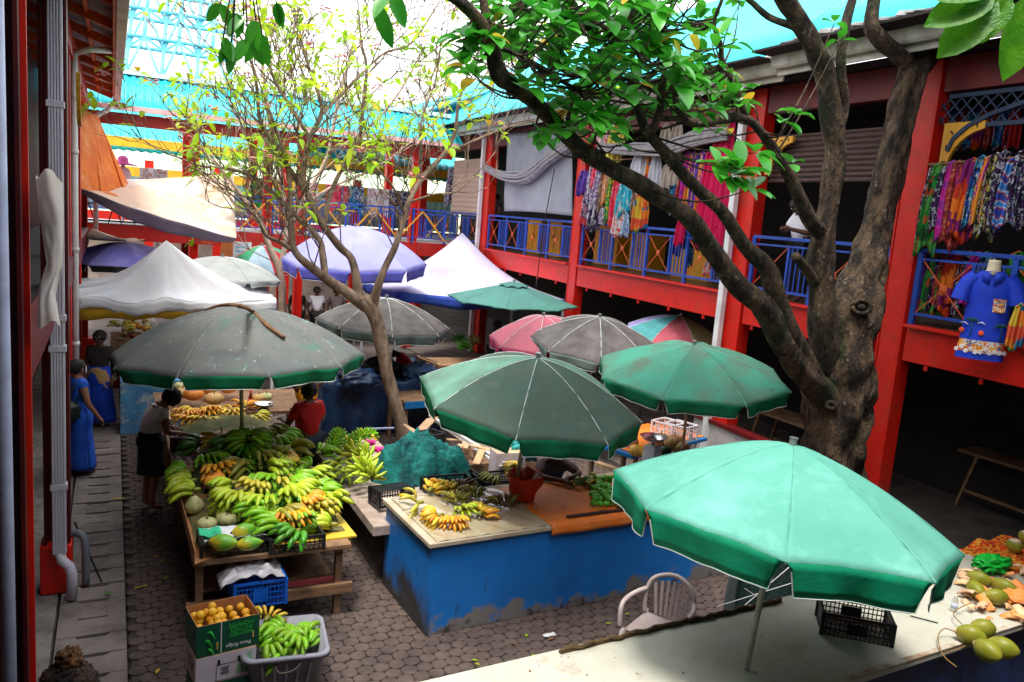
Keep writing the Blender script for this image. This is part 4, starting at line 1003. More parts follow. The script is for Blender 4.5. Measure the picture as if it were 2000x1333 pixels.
# plastic bags of produce at the back of the heap
PLAS = M('clear_bag', (.5, .33, .3), .25, (.3, .16, .14), 12, .4, .6, bump=.8, bscale=14, spec=.8, stain=((.7, .6, .62), 16, .62, .72))
for px, py, r_, lb in ((395, 868, .2, 'crinkled clear plastic bag of onions on the left of the stall'), (375, 890, .15, 'small pinkish plastic bag near the walkway edge of the stall'), (410, 850, .16, 'shiny plastic bag behind the other bags'), (355, 905, .13, 'pink bagged fruit at the outer corner of the stall')):
    m = MB(); c = at(px, py, .9); m.ell(c, (r_, r_*.8, r_*.6), 20, 14, nz=.5, nf=3.5); tagb(m, 'plastic_bag', PLAS, lb, 'bag', 'plastic bags on the stall', smooth=True)
# blue crate under the stall with plastic bags on top
p = at(508, 1187, .36)
crate('bright blue plastic crate under the front of the banana stall', (p.x, p.y+.17, .36), (.47, .32, .26), .02, M('crate_blue', (.01, .14, .75), .4), cell=.035, solid=True)
PLW = M('plastic_white', (.66, .64, .68), .35, (.4, .38, .42), 5, bump=.7, bscale=10, stain=((.2, .35, .15), 6, .68, .76))
m = MB(); c = V((p.x, p.y+.15, .64)); m.grid(lambda s, q: c+V((-.36+.58*s, -.16+.34*q, .06*noise.noise(V((s*7, q*6, 3)))+.05*math.sin(PI*s)-.25*max(0, .2-s))), 26, 16)
tagb(m, 'plastic_bag', PLW, 'crumpled white plastic bags stuffed on the blue crate', 'bag', smooth=True, thick=.003)
# crates in the dark under the stall
for x_, y_, lb in ((1.1, 8.6, 'black crate in the shade under the stall, left'), (1.8, 8.6, 'black crate in the shade under the stall, right')):
    crate(lb, (x_, y_, .35), (.5, .4, .28), 0, BLKP, group='crates under the banana stall')

# boxes stacked before the stall
BXG = M('box_green', (.004, .1, .05), .6, (.004, .07, .04), 5); BXW = M('box_white', (.68, .6, .66), .7, (.6, .52, .58), 3)
INK = M('ink_black', (.01, .01, .01), .6); INKG = M('ink_green', (.03, .55, .06), .6); INKW = M('ink_white', (.85, .85, .85), .6); INKY = M('ink_yellow', (.75, .5, .1), .6)
def boxthing(label, c, size, rz, mat, inner, open_=True, name='fruit_box', group='fruit boxes stacked before the banana stall'):
    t = thing(name, label, 'box', c, rz, group); w_, d, h = size
    m = MB()
    for a, b in (((-w_/2, -d/2), (w_/2, -d/2)), ((w_/2, -d/2), (w_/2, d/2)), ((w_/2, d/2), (-w_/2, d/2)), ((-w_/2, d/2), (-w_/2, -d/2))):
        a3, b3 = V((*a, 0)), V((*b, 0)); n_ = (b3-a3).cross(V((0, 0, 1))).normalized()
        m.mi = 0; m.add([a3, b3, b3+V((0, 0, h)), a3+V((0, 0, h))], [(0, 1, 2, 3)])
        m.mi = 1; m.add([a3-n_*.006, b3-n_*.006, b3-n_*.006+V((0, 0, h)), a3-n_*.006+V((0, 0, h))], [(3, 2, 1, 0)])
        m.add([a3-n_*.006+V((0, 0, h)), a3+V((0, 0, h)), b3+V((0, 0, h)), b3-n_*.006+V((0, 0, h))], [(3, 2, 1, 0)])
    m.mi = 1; zt = .01 if open_ else h-.005
    m.add([(-w_/2, -d/2, zt), (w_/2, -d/2, zt), (w_/2, d/2, zt), (-w_/2, d/2, zt)], [(0, 1, 2, 3)])
    m.add([(-w_/2, -d/2, 0), (w_/2, -d/2, 0), (w_/2, d/2, 0), (-w_/2, d/2, 0)], [(3, 2, 1, 0)])
    link_mesh('carton', m.mesh('carton', [mat, inner], False), t); return t
bc = at(442, 1262, .56); bx, by = bc.x, bc.y+.2; RZ = .12
b1 = boxthing('lowest green carton of the stack in front of the stall', (bx+.0, by-.02, 0), (.5, .38, .26), RZ, BXG, CARD, False)
b2 = boxthing('white carton in the middle of the stack with a printed label', (bx-.02, by-.02, .262), (.48, .38, .24), RZ, BXW, CARDL, False)
b3 = boxthing('open dark green carton of oranges on top of the stack', (bx-.01, by+.0, .505), (.5, .38, .27), RZ+.03, BXG, CARD, True)
Rf = lambda rz, flip=0: rot(z=rz) @ rot(x=PI/2) @ rot(z=PI*flip)
def on(bt, rz, size, x_, z_): return V(bt.location)+rot(z=rz) @ V((x_, -size[1]/2-.003, z_))
S3 = (.5, .38, .27)
for i, tx in enumerate(('FARMED', 'ROTRES', 'HOMMES')): textobj(tx, .05, on(b3, RZ+.03, S3, .1, .14+.04*i), Rf(RZ+.03, 1), INKG, b3)
textobj('Penu Ridge', .045, on(b3, RZ+.03, S3, .08, .045), Rf(RZ+.03, 1), INKW, b3)
m = MB(); m.box(on(b3, RZ+.03, S3, -.06, .135), (.008, .004, .27), RZ+.03); m.build('white_stripe', INKW, b3)
m = MB()
for k, (x_, z_) in enumerate(((-.14, .2), (-.16, .13), (-.14, .05))):
    c = on(b3, RZ+.03, S3, x_, z_)
    m.tube([c+rot(z=RZ) @ V((-.03+.015*q, 0, .022*math.sin(q*1.0)-.012*q)) for q in range(5)], [.003, .012, .014, .01, .003], 6)
m.build('banana_print', INKG, b3)
m = MB(); m.tube([on(b3, RZ+.03, S3, .2, .13), on(b3, RZ+.03, S3, .2, .08)], [.004, .009], 6); m.tube([on(b3, RZ+.03, S3, -.09, .1), on(b3, RZ+.03, S3, -.09, .04)], [.008, .006], 6); m.build('candle_print', INKY, b3)
S2 = (.48, .38, .24)
for x_ in (-.06, .1):
    m = MB(); m.box(on(b2, RZ, S2, x_, .17), (.02, .006, .045), RZ); m.build('hand_slot', INK, b2)
m = MB(); c = on(b2, RZ, S2, .02, .08)
for dx, dz, w_, h_ in ((0, .07, .2, .003), (0, -.07, .2, .003), (-.1, 0, .003, .14), (.1, 0, .003, .14)): m.box(c+rot(z=RZ) @ V((dx, 0, dz)), (w_, .003, h_), RZ)
for k in range(5): m.box(c+rot(z=RZ) @ V((-.03, 0, .04-.014*k)), (.07-.01*(k % 3), .003, .004), RZ)
m.build('label_print', INK, b2)
m = MB()
for k in range(9): m.bar(on(b2, RZ, S2, .22, .02), on(b2, RZ, S2, .2-.12*math.cos(k*.19), .03+.19*math.sin(.15+k*.17)), .006, .004)
m.build('leaf_print', INKG, b2)
textobj('TV', .16, V(b2.location)+rot(z=RZ) @ V((-.243, -.02, .12)), rot(z=RZ-PI/2) @ rot(x=PI/2), INK, b2)
ornd = random.Random(4)
k = 0
for zl in range(2):
    for i in range(5):
        for j in range(4):
            x_ = -.19+.095*i+ornd.uniform(-.012, .012)+(.03 if zl else 0); y_ = -.13+.087*j+ornd.uniform(-.01, .01)
            if zl and (ornd.random() < .45 or x_ > .2): continue
            r_ = ornd.uniform(.033, .043); m = MB(); m.ell((0, 0, 0), (r_, r_, r_*.95), 14, 10)
            if zl == 1: me = m
            o = m.build('orange', ORF, smooth=True); q = V(b3.location)+rot(z=RZ) @ V((x_, y_, .13+.055*zl+r_+.03*(j/3))); o.location = q
            tag(o, 'small ripe orange in the open dark green carton', 'orange', 'oranges in the open carton')
# grey tub of green bananas
tc = at(560, 1262, .42)
TX, TY = tc.x+.0, tc.y+.1
TUBM = M('tub_grey', (.3, .3, .36), .5, (.22, .22, .27), 4, stain=((.12, .1, .1), 5, .58, .8))
tub = thing('plastic_tub', 'grey plastic tub with rope handle full of green bananas beside the carton stack', 'tub', (TX, TY, 0), -.12)
m = MB()
def rr_pts(w_, d, z, rad, n=6):
    out = []
    for cx_, cy_, a0 in ((w_-rad, d-rad, 0), (-w_+rad, d-rad, PI/2), (-w_+rad, -d+rad, PI), (w_-rad, -d+rad, 3*PI/2)):
        for q in range(n+1): a = a0+PI/2*q/n; out.append(V((cx_+rad*math.cos(a), cy_+rad*math.sin(a), z)))
    return out
rings = [rr_pts(.25, .24, .02, .08), rr_pts(.33, .32, .44, .09), rr_pts(.36, .35, .44, .1), rr_pts(.365, .355, .42, .1), rr_pts(.355, .345, .455, .1), rr_pts(.325, .315, .455, .09), rr_pts(.245, .235, .04, .08)]
order = [0, 1, 3, 4, 5, 6]; n = len(rings[0]); vs_ = [p for k in order for p in rings[k]]
fs = [(k*n+i, k*n+(i+1) % n, (k+1)*n+(i+1) % n, (k+1)*n+i) for k in range(5) for i in range(n)]+[tuple(range(n))[::-1], tuple(5*n+i for i in range(n))]
m.add(vs_, fs); link_mesh('tub_body', m.mesh('tub_body', TUBM, True), tub)
m = MB()
for x_ in (-.2, -.1, 0, .1, .2): m.bar((x_*.8, -.245, .04), (x_, -.325, .4), .02, .015, (0, 1, 0))
link_mesh('rib', m.mesh('rib', TUBM, False), tub)
m = MB(); m.tube(smooth_path([(-.1, -.33, .4), (-.06, -.37, .34), (.05, -.37, .35), (.12, -.34, .4), (.14, -.33, .46)], 4), .007, 6); link_mesh('rope_handle', m.mesh('rope_handle', M('rope_grey', (.15, .12, .1), .9), True), tub)
R_ = rot(z=-.12)
TB = [(-.2, -.18, 10, 'lime'), (.02, -.2, 170, 'green'), (.2, -.18, 100, 'green'), (-.22, .0, 60, 'green'), (0, -.02, 150, 'lime'), (.17, .02, 80, 'green'), (-.17, .2, 20, 'deep'), (.05, .2, -30, 'green'), (.22, .2, 210, 'green'), (-.05, .08, 260, 'green'), (.12, -.1, 220, 'lime'), (-.12, -.1, 300, 'green')]
for i, (x_, y_, th, c) in enumerate(TB):
    hand('unripe green hand packed in the grey tub', V((TX, TY, .33+(.08 if i in (4, 9, 10, 11) else 0)))+R_ @ V((x_*.8, y_*.8+.03, 0)), th, c if c != 'lime' else 'green', 7, .18, .024, 100, 2, -2, group='unripe hands in the grey tub')
hand('small yellow hand at the back of the grey tub', V((TX, TY, .42))+R_ @ V((-.15, .27, 0)), 60, 'yellow', 5, .13, .016, 100, 2, group=None)
# second stall table under the big grey green parasol
TB2 = thing('stall_table', 'shaded table behind the banana heap with pumpkins and ripe bananas', 'table', (1.6, 13.3, 0))
m = MB(); m.box((1.75, 13.3, .85), (2.3, 1.5, .05)); m.build('tabletop', WOOD, TB2)
for x_ in (.7, 2.8):
    for y_ in (12.65, 13.95): m = MB(); m.bar((x_, y_, 0), (x_, y_, .83), .07, .07, (1, 0, 0)); m.build('leg', WOOD, TB2)
m = MB(); m.box((.62, 12.5, .55), (.04, 1.2, .9), .1, M=rot(y=.25)); m.build('side_board', WOODL, TB2)
for i, (px, py, r_, mt, lb) in enumerate(((357, 778, .13, PK_T, 'tan pumpkin at the left end of the shaded row'), (378, 782, .15, PK_O, 'orange pumpkin second in the shaded row'), (405, 770, .14, PK_O, 'larger orange pumpkin in the shaded row'), (418, 790, .14, PK_T, 'tan pumpkin in front of the larger orange one'), (445, 768, .14, PK_O, 'orange pumpkin at the right of the shaded row'), (352, 762, .1, PK_P, 'small pale pumpkin under the parasol edge'), (372, 760, .11, M('rind_white', (.6, .58, .5)), 'white ribbed pumpkin under the parasol edge'), (505, 785, .1, PK_T, 'round tan melon right of the parasol pole'), (520, 783, .1, PK_P, 'pale melon beside the tan one'))):
    pumpkin(lb, at(px, py, .98), r_, r_*1.3, mt, group='pumpkins on the shaded table')
for i, (px, py, th, c) in enumerate(((360, 812, -60, 'orange'), (385, 808, -90, 'yellow'), (408, 812, -80, 'orange'), (430, 806, -90, 'yellow'), (452, 812, -80, 'yellow'), (478, 802, 100, 'orange'), (372, 826, -90, 'orange'), (398, 830, -70, 'yellow'), (492, 820, -30, 'ripe'))):
    hand('ripe yellow hand on the shaded table under the large parasol', at(px, py, .9), th-26, c, 7, .2, .02, 110, 2, group='ripe hands on the shaded table')
crate('black crate in front of the ripe bananas in the shade', (1.25, 12.25, .8), (.55, .35, .14), 0, group='crates on the shaded table')
# bottle with red label, white bowl with lime fruit
t = thing('sauce_bottle', 'small bottle with a red label and cap on the shaded table', 'bottle', at(489, 792, .9))
m = MB(); m.lathe((0, 0, 0), [(.035, 0), (.035, .14), (.015, .19), (.015, .21)], 12); link_mesh('glass', m.mesh('glass', M('bottle_brown', (.15, .02, .01), .2)), t)
m = MB(); m.lathe((0, 0, 0), [(.036, .03), (.036, .11)], 12); link_mesh('label', m.mesh('label', M('label_red', (.8, .04, .04), .5)), t)
m = MB(); m.lathe((0, 0, 0), [(.017, .2), (.017, .24), (.001, .24)], 10); link_mesh('cap', m.mesh('cap', M('label_red', (.8, .04, .04))), t)
t = thing('weighing_scale', 'round weighing scale pan with a white rim on the shaded stall', 'scale', at(515, 815, .85))
m = MB(); m.lathe((0, 0, 0), [(.1, 0), (.08, .12), (.03, .16)], 16); link_mesh('body', m.mesh('body', DARK), t)
m = MB(); m.lathe((0, 0, .16), [(.03, 0), (.12, .03), (.14, .06), (.15, .06), (.12, .02), (.03, -.01)], 24); link_mesh('pan', m.mesh('pan', M('steel', (.7, .7, .7), .2, metal=1)), t)

# ================= CONCRETE BENCH WITH BANANAS =================
BN = thing('concrete_bench', 'long rough concrete market bench with a worn top beside the blue counter', 'bench', (3.0, 9.5, 0))
m = MB(); m.box((3.05, 9.6, .69), (1.0, 3.3, .12)); m.build('benchtop', M('bench_top', (.5, .4, .34), .8, (.34, .25, .2), 4, bump=.3, stain=((.18, .12, .1), 7, .58, .75)), BN, bevel=.012)
m = MB(); m.box((3.1, 9.7, .31), (.75, 2.9, .62)); m.build('plinth', M('bench_plinth', (.1, .08, .07), .9, (.06, .05, .045), 4, bump=.3), BN)
def bunch(label, loc, th, colr, tiers=5, per=9, L_=.16, r=.017, slope=.5, cat='banana bunch', group='banana bunches on the concrete bench', tipc=None):
    root = thing('banana_bunch', label, cat, loc, 0, group); root.rotation_euler = (0, 0, math.radians(th-90))
    m = MB(); n = tiers; Ls = .13*n
    ax = [V((0, Ls*q/n-Ls/2, .13+.05*math.sin(PI*q/n))) for q in range(n+1)]
    m.tube([ax[0]-V((0, .12, -.05))]+ax, .018, 7); link_mesh('stalk', m.mesh('stalk', M('stalk_brown', (.1, .06, .03), .8)), root)
    for t_ in range(n):
        for k in range(per):
            a = 2*PI*k/per+t_*.35
            if math.sin(a) < -.55: continue
            d = V((math.cos(a), .35, math.sin(a)))
            me = banana_mesh(colr if tipc is None or brnd.random() > .2 else tipc, L_, r, brnd.randrange(3))
            # finger leaves the stalk outwards then curls along it
            z_ = V((0, 1, 0)); y_ = d.normalized(); x_ = y_.cross(z_).normalized(); z2 = x_.cross(y_)
            R = Matrix((x_, y_, z2)).transposed().to_4x4()
            link_mesh('banana', me, root, Matrix.Translation((ax[t_]+ax[t_+1])/2+d*.015) @ R @ Matrix.Rotation(brnd.uniform(-.2, .2), 4, 'X') @ Matrix.Scale(brnd.uniform(.85, 1.05), 4))
    return root
bunch('big bunch of small dark green bananas at the far end of the bench', at(655, 885, .82), 70, 'green', 6, 15, .13, .02, tipc='lime')
bunch('green bunch with a few yellow fingers behind the pink flowers', at(700, 880, .82), 40, 'green', 5, 14, .13, .02, tipc='yellow')
bunch('thick bunch of plantains in the middle of the bench', at(688, 915, .84), -60, 'lime', 4, 11, .24, .027, tipc='ripe')
bunch('nearest bunch of plantains at the front of the bench', at(708, 945, .84), -80, 'lime', 4, 11, .22, .026)
hand('loose pale green hand leaning on the middle plantain bunch', at(668, 925, .82), 230, 'lime', 6, .24, .022, 80, 2, group='banana bunches on the concrete bench')
FLW = M('flower_pink', (.95, .05, .4), .6, trans=.3)
for px, py, lb in ((722, 868, 'magenta flower on the bananas at the far end of the bench'), (741, 882, 'smaller magenta flower beside the teal netting')):
    m = MB(); c = at(px, py, 1.0)
    for k in range(9):
        a = k*2*PI/9; d = V((math.cos(a), math.sin(a), .5+.4*math.sin(k*3))); m.ell(c+d*.045, (.045, .03, .02), 8, 6, M=rot(0, -.5, a))
    tagb(m, 'pink_flower', FLW, lb, 'flower', 'magenta flowers', smooth=True)
m = MB(); a = at(718, 838, .95); m.bar(a, a+V((.4, -.02, 0)), .02, .02); tagb(m, 'plank', M('pale_blue_bar', (.4, .45, .7)), 'pale blue bar behind the pink flowers', 'bar')
# upside-down black crates, teal netting
p = at(768, 985, .8)
crate('black crate lying bottom up at the end of the concrete bench', (p.x, p.y+.1, .98), (.42, .3, .2), .1, BLKP, rx=PI-.12, cell=.03, group='black crates by the teal netting')
p = at(905, 920, .9)
crate('black crate behind the teal netting by the blue counter', (p.x, p.y, .62), (.45, .35, .22), .1, BLKP, cell=.035, group='black crates by the teal netting')
crate('black crate under the teal netting', (4.0, 9.2, .5), (.6, .45, .3), .2, BLKP, group='black crates by the teal netting')
p = at(860, 975, .9)
crate('long black crate right behind the left end of the blue counter', (3.75, 8.75, .72), (.6, .36, .2), .0, BLKP, cell=.035, group='black crates by the teal netting')
crate('black crate with some green bananas behind the counter', (4.55, 8.95, .62), (.6, .4, .22), .05, BLKP, cell=.035, group='black crates by the teal netting')
hand('green bananas in a black crate behind the blue counter', (4.5, 8.9, .78), 200, 'olive', 6, .2, .02, 80, group='bananas behind the blue counter')
hand('yellow bananas in a black crate behind the orange bag', (4.95, 9.1, .8), 150, 'yellow', 6, .2, .02, 80, group='bananas behind the blue counter')
NET = M('net_teal', (.006, .2, .18), .8, (.003, .07, .075), 5, bump=1, bscale=18, trans=.1)
nc = at(815, 915, .95)+V((.05, .28, 0))
def netf(s, q):
    a = 2*PI*s; r_ = q; x_ = r_*.62*math.cos(a)*(1+.2*noise.noise(V((math.cos(a), math.sin(a), 3)))); y_ = r_*.42*math.sin(a)
    z_ = .42*(1-r_**2.2)-.3*max(0, r_-.72)*2; f = .13*noise.noise(V((x_*5, y_*5+1, 0)))+.09*abs(noise.noise(V((x_*13, y_*13, 4))))+.05*math.sin(a*11+r_*7+2*noise.noise(V((x_*4, y_*4, 8))))*r_
    return V((nc.x+x_+.25*r_*max(0, math.cos(a)), nc.y+y_, max(.5, .82+z_+f)))
m = MB(); m.grid(netf, 150, 50)
tagb(m, 'teal_netting', NET, 'crumpled heap of teal netting thrown over black crates', 'netting', smooth=True, thick=.006)
m = MB(); nc2 = at(1055, 915, .8); m.ell((nc2.x, nc2.y+.5, .95), (.28, .2, .18), 40, 26, nz=.5, nf=4)
tagb(m, 'plastic_bag', M('bag_aqua', (.01, .45, .42), .5, (.01, .25, .25), 8, bump=.8, bscale=12), 'aqua plastic bag behind the seated seller’s arms', 'bag', smooth=True)
# cardboard, planks and rubbish behind the crates
m = MB(); c = at(820, 850, .8)
for i in range(1): m.box(c, (.5, .35, .02), .5, M=rot(.3, .5, .4)); m.box(c+V((.12, .1, .12)), (.35, .35, .015), .5, M=rot(-.4, -.6, .4))
tagb(m, 'cardboard_box', CARDL, 'flattened cardboard carton leaning beside the slender tree trunk', 'box')
prnd = random.Random(9)
for k in range(9):
    m = MB(); c = at(930+prnd.uniform(-50, 60), 875+prnd.uniform(-12, 22), .7+prnd.uniform(0, .25)); a = prnd.uniform(-1, 1.6)
    m.bar(c-V((math.cos(a), math.sin(a), prnd.uniform(-.3, .5)))*.3, c+V((math.cos(a), math.sin(a), prnd.uniform(-.2, .2)))*.3, .1, .02)
    tagb(m, 'plank', WOODL, 'pale broken plank in the pile behind the black crates', 'plank', 'broken planks behind the crates')
m = MB(); m.bar(at(840, 812, .9), at(985, 905, .85), .05, .03); m.bar(at(850, 822, .85), at(980, 912, .8), .05, .03); 
tagb(m, 'ladder', WHITE, 'pale rail frame lying across the rubbish behind the crates', 'frame')
m = MB(); m.box((4.9, 10.6, .3), (1.8, .9, .6), .1); tagb(m, 'packing_case', WOOD, 'low wooden case under the rubbish pile beside the slender tree', 'case', bevel=.01)
t = boxthing('white carton with green leaf print standing behind the blue counter', (4.95, 9.55, .62), (.42, .3, .36), -.1, BXW, CARDL, False, group=None)
textobj('AMCO', .09, V(t.location)+rot(z=-.1) @ V((.16, -.156, .17)), rot(z=-.1) @ rot(x=PI/2) @ rot(z=PI/2), INK, t)
m = MB()
for k in range(6): m.bar(V(t.location)+V((-.02, -.155, .02)), V(t.location)+V((-.1+.04*k, -.155, .17)), .014, .004)
m.build('leaf_print', INKG, t)
crate('orange marked black crate standing on end near the tree trunk', (4.15, 10.4, .65), (.2, .28, .4), .4, BLKP, cell=.05, group='black crates by the teal netting')

# ================= BLUE COUNTER =================
def counter_mat():
    m = bpy.data.materials.new('worn_blue_paint'); m.use_nodes = True; N = m.node_tree.nodes; L = m.node_tree.links; b = N['Principled BSDF']
    tc_ = N.new('ShaderNodeTexCoord'); sp = N.new('ShaderNodeSeparateXYZ'); L.new(tc_.outputs['Object'], sp.inputs[0])
    def nz(s, d=8, st=None):
        n = N.new('ShaderNodeTexNoise'); n.inputs['Scale'].default_value = s; n.inputs['Detail'].default_value = d; n.inputs['Roughness'].default_value = .65
        if st: mp = N.new('ShaderNodeMapping'); mp.inputs['Scale'].default_value = st; L.new(tc_.outputs['Object'], mp.inputs[0]); L.new(mp.outputs[0], n.inputs['Vector'])
        else: L.new(tc_.outputs['Object'], n.inputs['Vector'])
        return n.outputs[0]
    def mp_(o, a, b_, c=0, d=1):
        r = N.new('ShaderNodeMapRange'); r.inputs[1].default_value = a; r.inputs[2].default_value = b_; r.inputs[3].default_value = c; r.inputs[4].default_value = d; L.new(o, r.inputs[0]); return r.outputs[0]
    def add(a, b_):
        x = N.new('ShaderNodeMath'); x.operation = 'ADD'; L.new(a, x.inputs[0]); L.new(b_, x.inputs[1]); return x.outputs[0]
    def mix(f, a, b_):
        x = N.new('ShaderNodeMixRGB'); L.new(f, x.inputs[0])
        for i, q in ((1, a), (2, b_)):
            if isinstance(q, tuple): x.inputs[i].default_value = (*q, 1)
            else: L.new(q, x.inputs[i])
        return x.outputs[0]
    c = mix(mp_(nz(2), .35, .7), (.006, .2, .66), (.008, .15, .5))
    c = mix(mp_(nz(9), .6, .78), c, (.006, .07, .25))
    c = mix(mp_(nz(5, 8, (1, 1, .25)), .62, .8), c, (.02, .06, .14))
    c = mix(mp_(nz(16, 4, (.25, .25, 3)), .68, .72), c, (.05, .1, .22))
    c = mix(mp_(nz(38, 3), .72, .75), c, (.015, .02, .04))
    low = mp_(sp.outputs[2], .0, .42, .3, -.06)
    c = mix(mp_(add(nz(3.2), low), .66, .74), c, (.22, .2, .19))
    low2 = mp_(sp.outputs[2], .0, .3, .28, -.1)
    c = mix(mp_(add(nz(7), low2), .74, .86), c, (.06, .05, .05))
    side = mp_(sp.outputs[0], .0, .05, 1, 0)                  # the end wall is scuffed black low down
    x = N.new('ShaderNodeMath'); x.operation = 'MULTIPLY'; L.new(side, x.inputs[0]); L.new(mp_(add(nz(2.4), mp_(sp.outputs[2], 0, .8, .3, -.2)), .5, .75), x.inputs[1])
    c = mix(x.outputs[0], c, (.035, .032, .035))
    L.new(c, b.inputs['Base Color']); b.inputs['Roughness'].default_value = .5
    bp = N.new('ShaderNodeBump'); bp.inputs['Strength'].default_value = .35; bp.inputs['Distance'].default_value = .01; L.new(nz(20), bp.inputs['Height']); L.new(bp.outputs[0], b.inputs['Normal'])
    return m
CT = thing('market_counter', 'long worn blue painted counter with peeling paint at its foot', 'counter', (2.8, 6.85, 0), .055)
def ctp(x_, y_, z_): return pmat(CT) @ V((x_, y_, z_))
m = MB(); m.v = []; m.box((2.35, .62, .475), (4.7, 1.24, .95)); link_mesh('counter_body', m.mesh('counter_body', counter_mat(), False), CT)
m = MB(); m.box((2.35, .62, .975), (4.78, 1.32, .05)); o = link_mesh('countertop', m.mesh('countertop', M('top_cream', (.58, .5, .38), .5, (.45, .36, .24), 3, stain=((.3, .18, .08), 5, .58, .8)), False), CT)
bv = o.modifiers.new('b', 'BEVEL'); bv.width = .008; bv.segments = 2
m = MB(); m.grid(lambda s, q: V((.04+1.42*s, -.02+1.24*q, 1.004+.012*abs(noise.noise(V((s*9, q*7, 1))))+.008*math.sin(s*20+q*9)**8)), 50, 40)
SHT = M('plastic_sheet', (.5, .42, .28), .12, (.42, .33, .2), 4, .4, .7, bump=.5, bscale=7, spec=.9, stain=((.68, .66, .6), 3, .6, .8))
m.v = [ctp(*p) for p in m.v]; tagb(m, 'plastic_sheet', SHT, 'creased clear plastic sheet covering the left end of the blue counter', 'plastic sheet', smooth=True, thick=.002)
OC = M('cloth_orange', (.85, .19, .025), .45, (.88, .26, .05), 2.2, bump=.15, bscale=6, stain=[((.42, .06, .01), 4, .56, .75), ((.78, .32, .14), 1.6, .6, .8)])
t = thing('tablecloth', 'orange oilcloth over the right part of the blue counter', 'tablecloth', ctp(3, .6, 1.0))
m = MB(); m.grid(lambda s, q: ctp(1.36+3.4*s, -.045+1.2*q-(.0), 1.012+.003*math.sin(s*30)*q), 40, 8); m.build('top_sheet', OC, t, smooth=True, thick=.003)
m = MB(); m.grid(lambda s, q: ctp(1.36+3.4*s, -.052-.012*q+.006*math.sin(s*40)*q, 1.012-.105*q*(1+.08*math.sin(s*5))), 60, 3); m.build('overhang', OC, t, smooth=True, thick=.003)
m = MB(); m.bar(at(1108, 1010, 1.03), at(1232, 994, 1.03), .045, .022); tagb(m, 'wooden_stick', M('stick_dark', (.045, .02, .012), .8), 'dark wooden stick lying along the edge of the orange oilcloth', 'stick')
for px, py, th, c, n, L_, lb, tp in ((838, 968, 60, 'yellow', 7, .14, 'yellow hand at the back left of the counter', None), (868, 967, 100, 'yellow', 8, .16, 'yellow hand next to the overripe brown bananas', 'orange'),
        (900, 966, 80, 'brown', 7, .15, 'overripe brown hand at the back of the plastic sheet', 'olive'), (925, 980, 110, 'olive', 7, .15, 'olive green hand with brown ends', 'brown'),
        (820, 992, 200, 'ripe', 3, .2, 'pair of spotted yellow bananas at the left edge of the counter', 'yellow'), (890, 990, 90, 'olive', 7, .14, 'greenish yellow hand in the middle of the sheet', 'ripe'),
        (903, 1005, -60, 'lime', 6, .13, 'light green hand in the middle of the sheet', None), (862, 1018, 200, 'yellow', 8, .16, 'yellow hand nearest the counter corner', 'orange'),
        (885, 1022, -90, 'orange', 9, .15, 'deep yellow hand at the front edge', 'yellow'), (935, 1015, 60, 'yellow', 8, .16, 'golden hand fanned out at the front', 'orange'),
        (985, 998, 100, 'brown', 6, .17, 'blackened overripe hand by the parasol pole', 'olive')):
    if 'counter' not in lb and 'sheet' not in lb: lb += ' of the blue counter'
    hand(lb, at(px, py, 1.02), th-26, c, n, L_, .021, 100, 2, 12, group='hands of bananas on the blue counter', tipc=tp)
# red-orange bag round the pole
BAGR = M('bag_red', (.92, .07, .015), .4, (.85, .05, .01), 5, bump=.8, bscale=9, trans=.25, spec=.5)
m = MB(); c = at(1022, 975, 1.02)
def rbag(s, q):
    a = 2*PI*s; r_ = (.1+.09*q**.6)*(1+.25*noise.noise(V((math.cos(a)*1.4, math.sin(a)*1.4, q*2)))); return c+V((r_*math.cos(a)*1.15, r_*math.sin(a), .3*q+.05*noise.noise(V((math.cos(a)*3, math.sin(a)*3, 7)))*q))
m.grid(rbag, 44, 16); m.grid(lambda s, q: rbag(s, 1)+(c+V((0, 0, .2))-rbag(s, 1))*q*.8, 44, 6)
tagb(m, 'plastic_bag', BAGR, 'crumpled orange red plastic bag on the blue counter beside the pole', 'bag', smooth=True, thick=.003)
grnd = random.Random(21)
for k in range(70):
    px, py = grnd.gauss(1180, 20), 975+grnd.uniform(-38, 18)
    px += (py-960)*.35
    r_ = grnd.uniform(.034, .044); zz = 1.02+r_+ (.06 if 1175 < px < 1215 and grnd.random() < .5 else 0)
    m = MB(); m.ell((0, 0, 0), (r_*.9, r_*1.2, r_*.85), 12, 9); o = m.build('green_mango', MNG, smooth=True); q = at(px, py, zz-r_); o.location = (q.x, q.y, zz); o.rotation_euler = (0, 0, grnd.uniform(0, 6))
    tag(o, 'small green mango heaped on the orange oilcloth', 'mango', 'green mangoes on the orange oilcloth')
hand('small dark hand of green bananas beside the mangoes', at(1150, 955, 1.02), 100, 'deep', 7, .13, .016, 120, 2, group=None, tipc='olive')
hand('yellowing small hand of bananas between the dark hand and the mangoes', at(1168, 950, 1.02), 140, 'olive', 6, .12, .016, 110, 2, group=None, tipc='yellow')

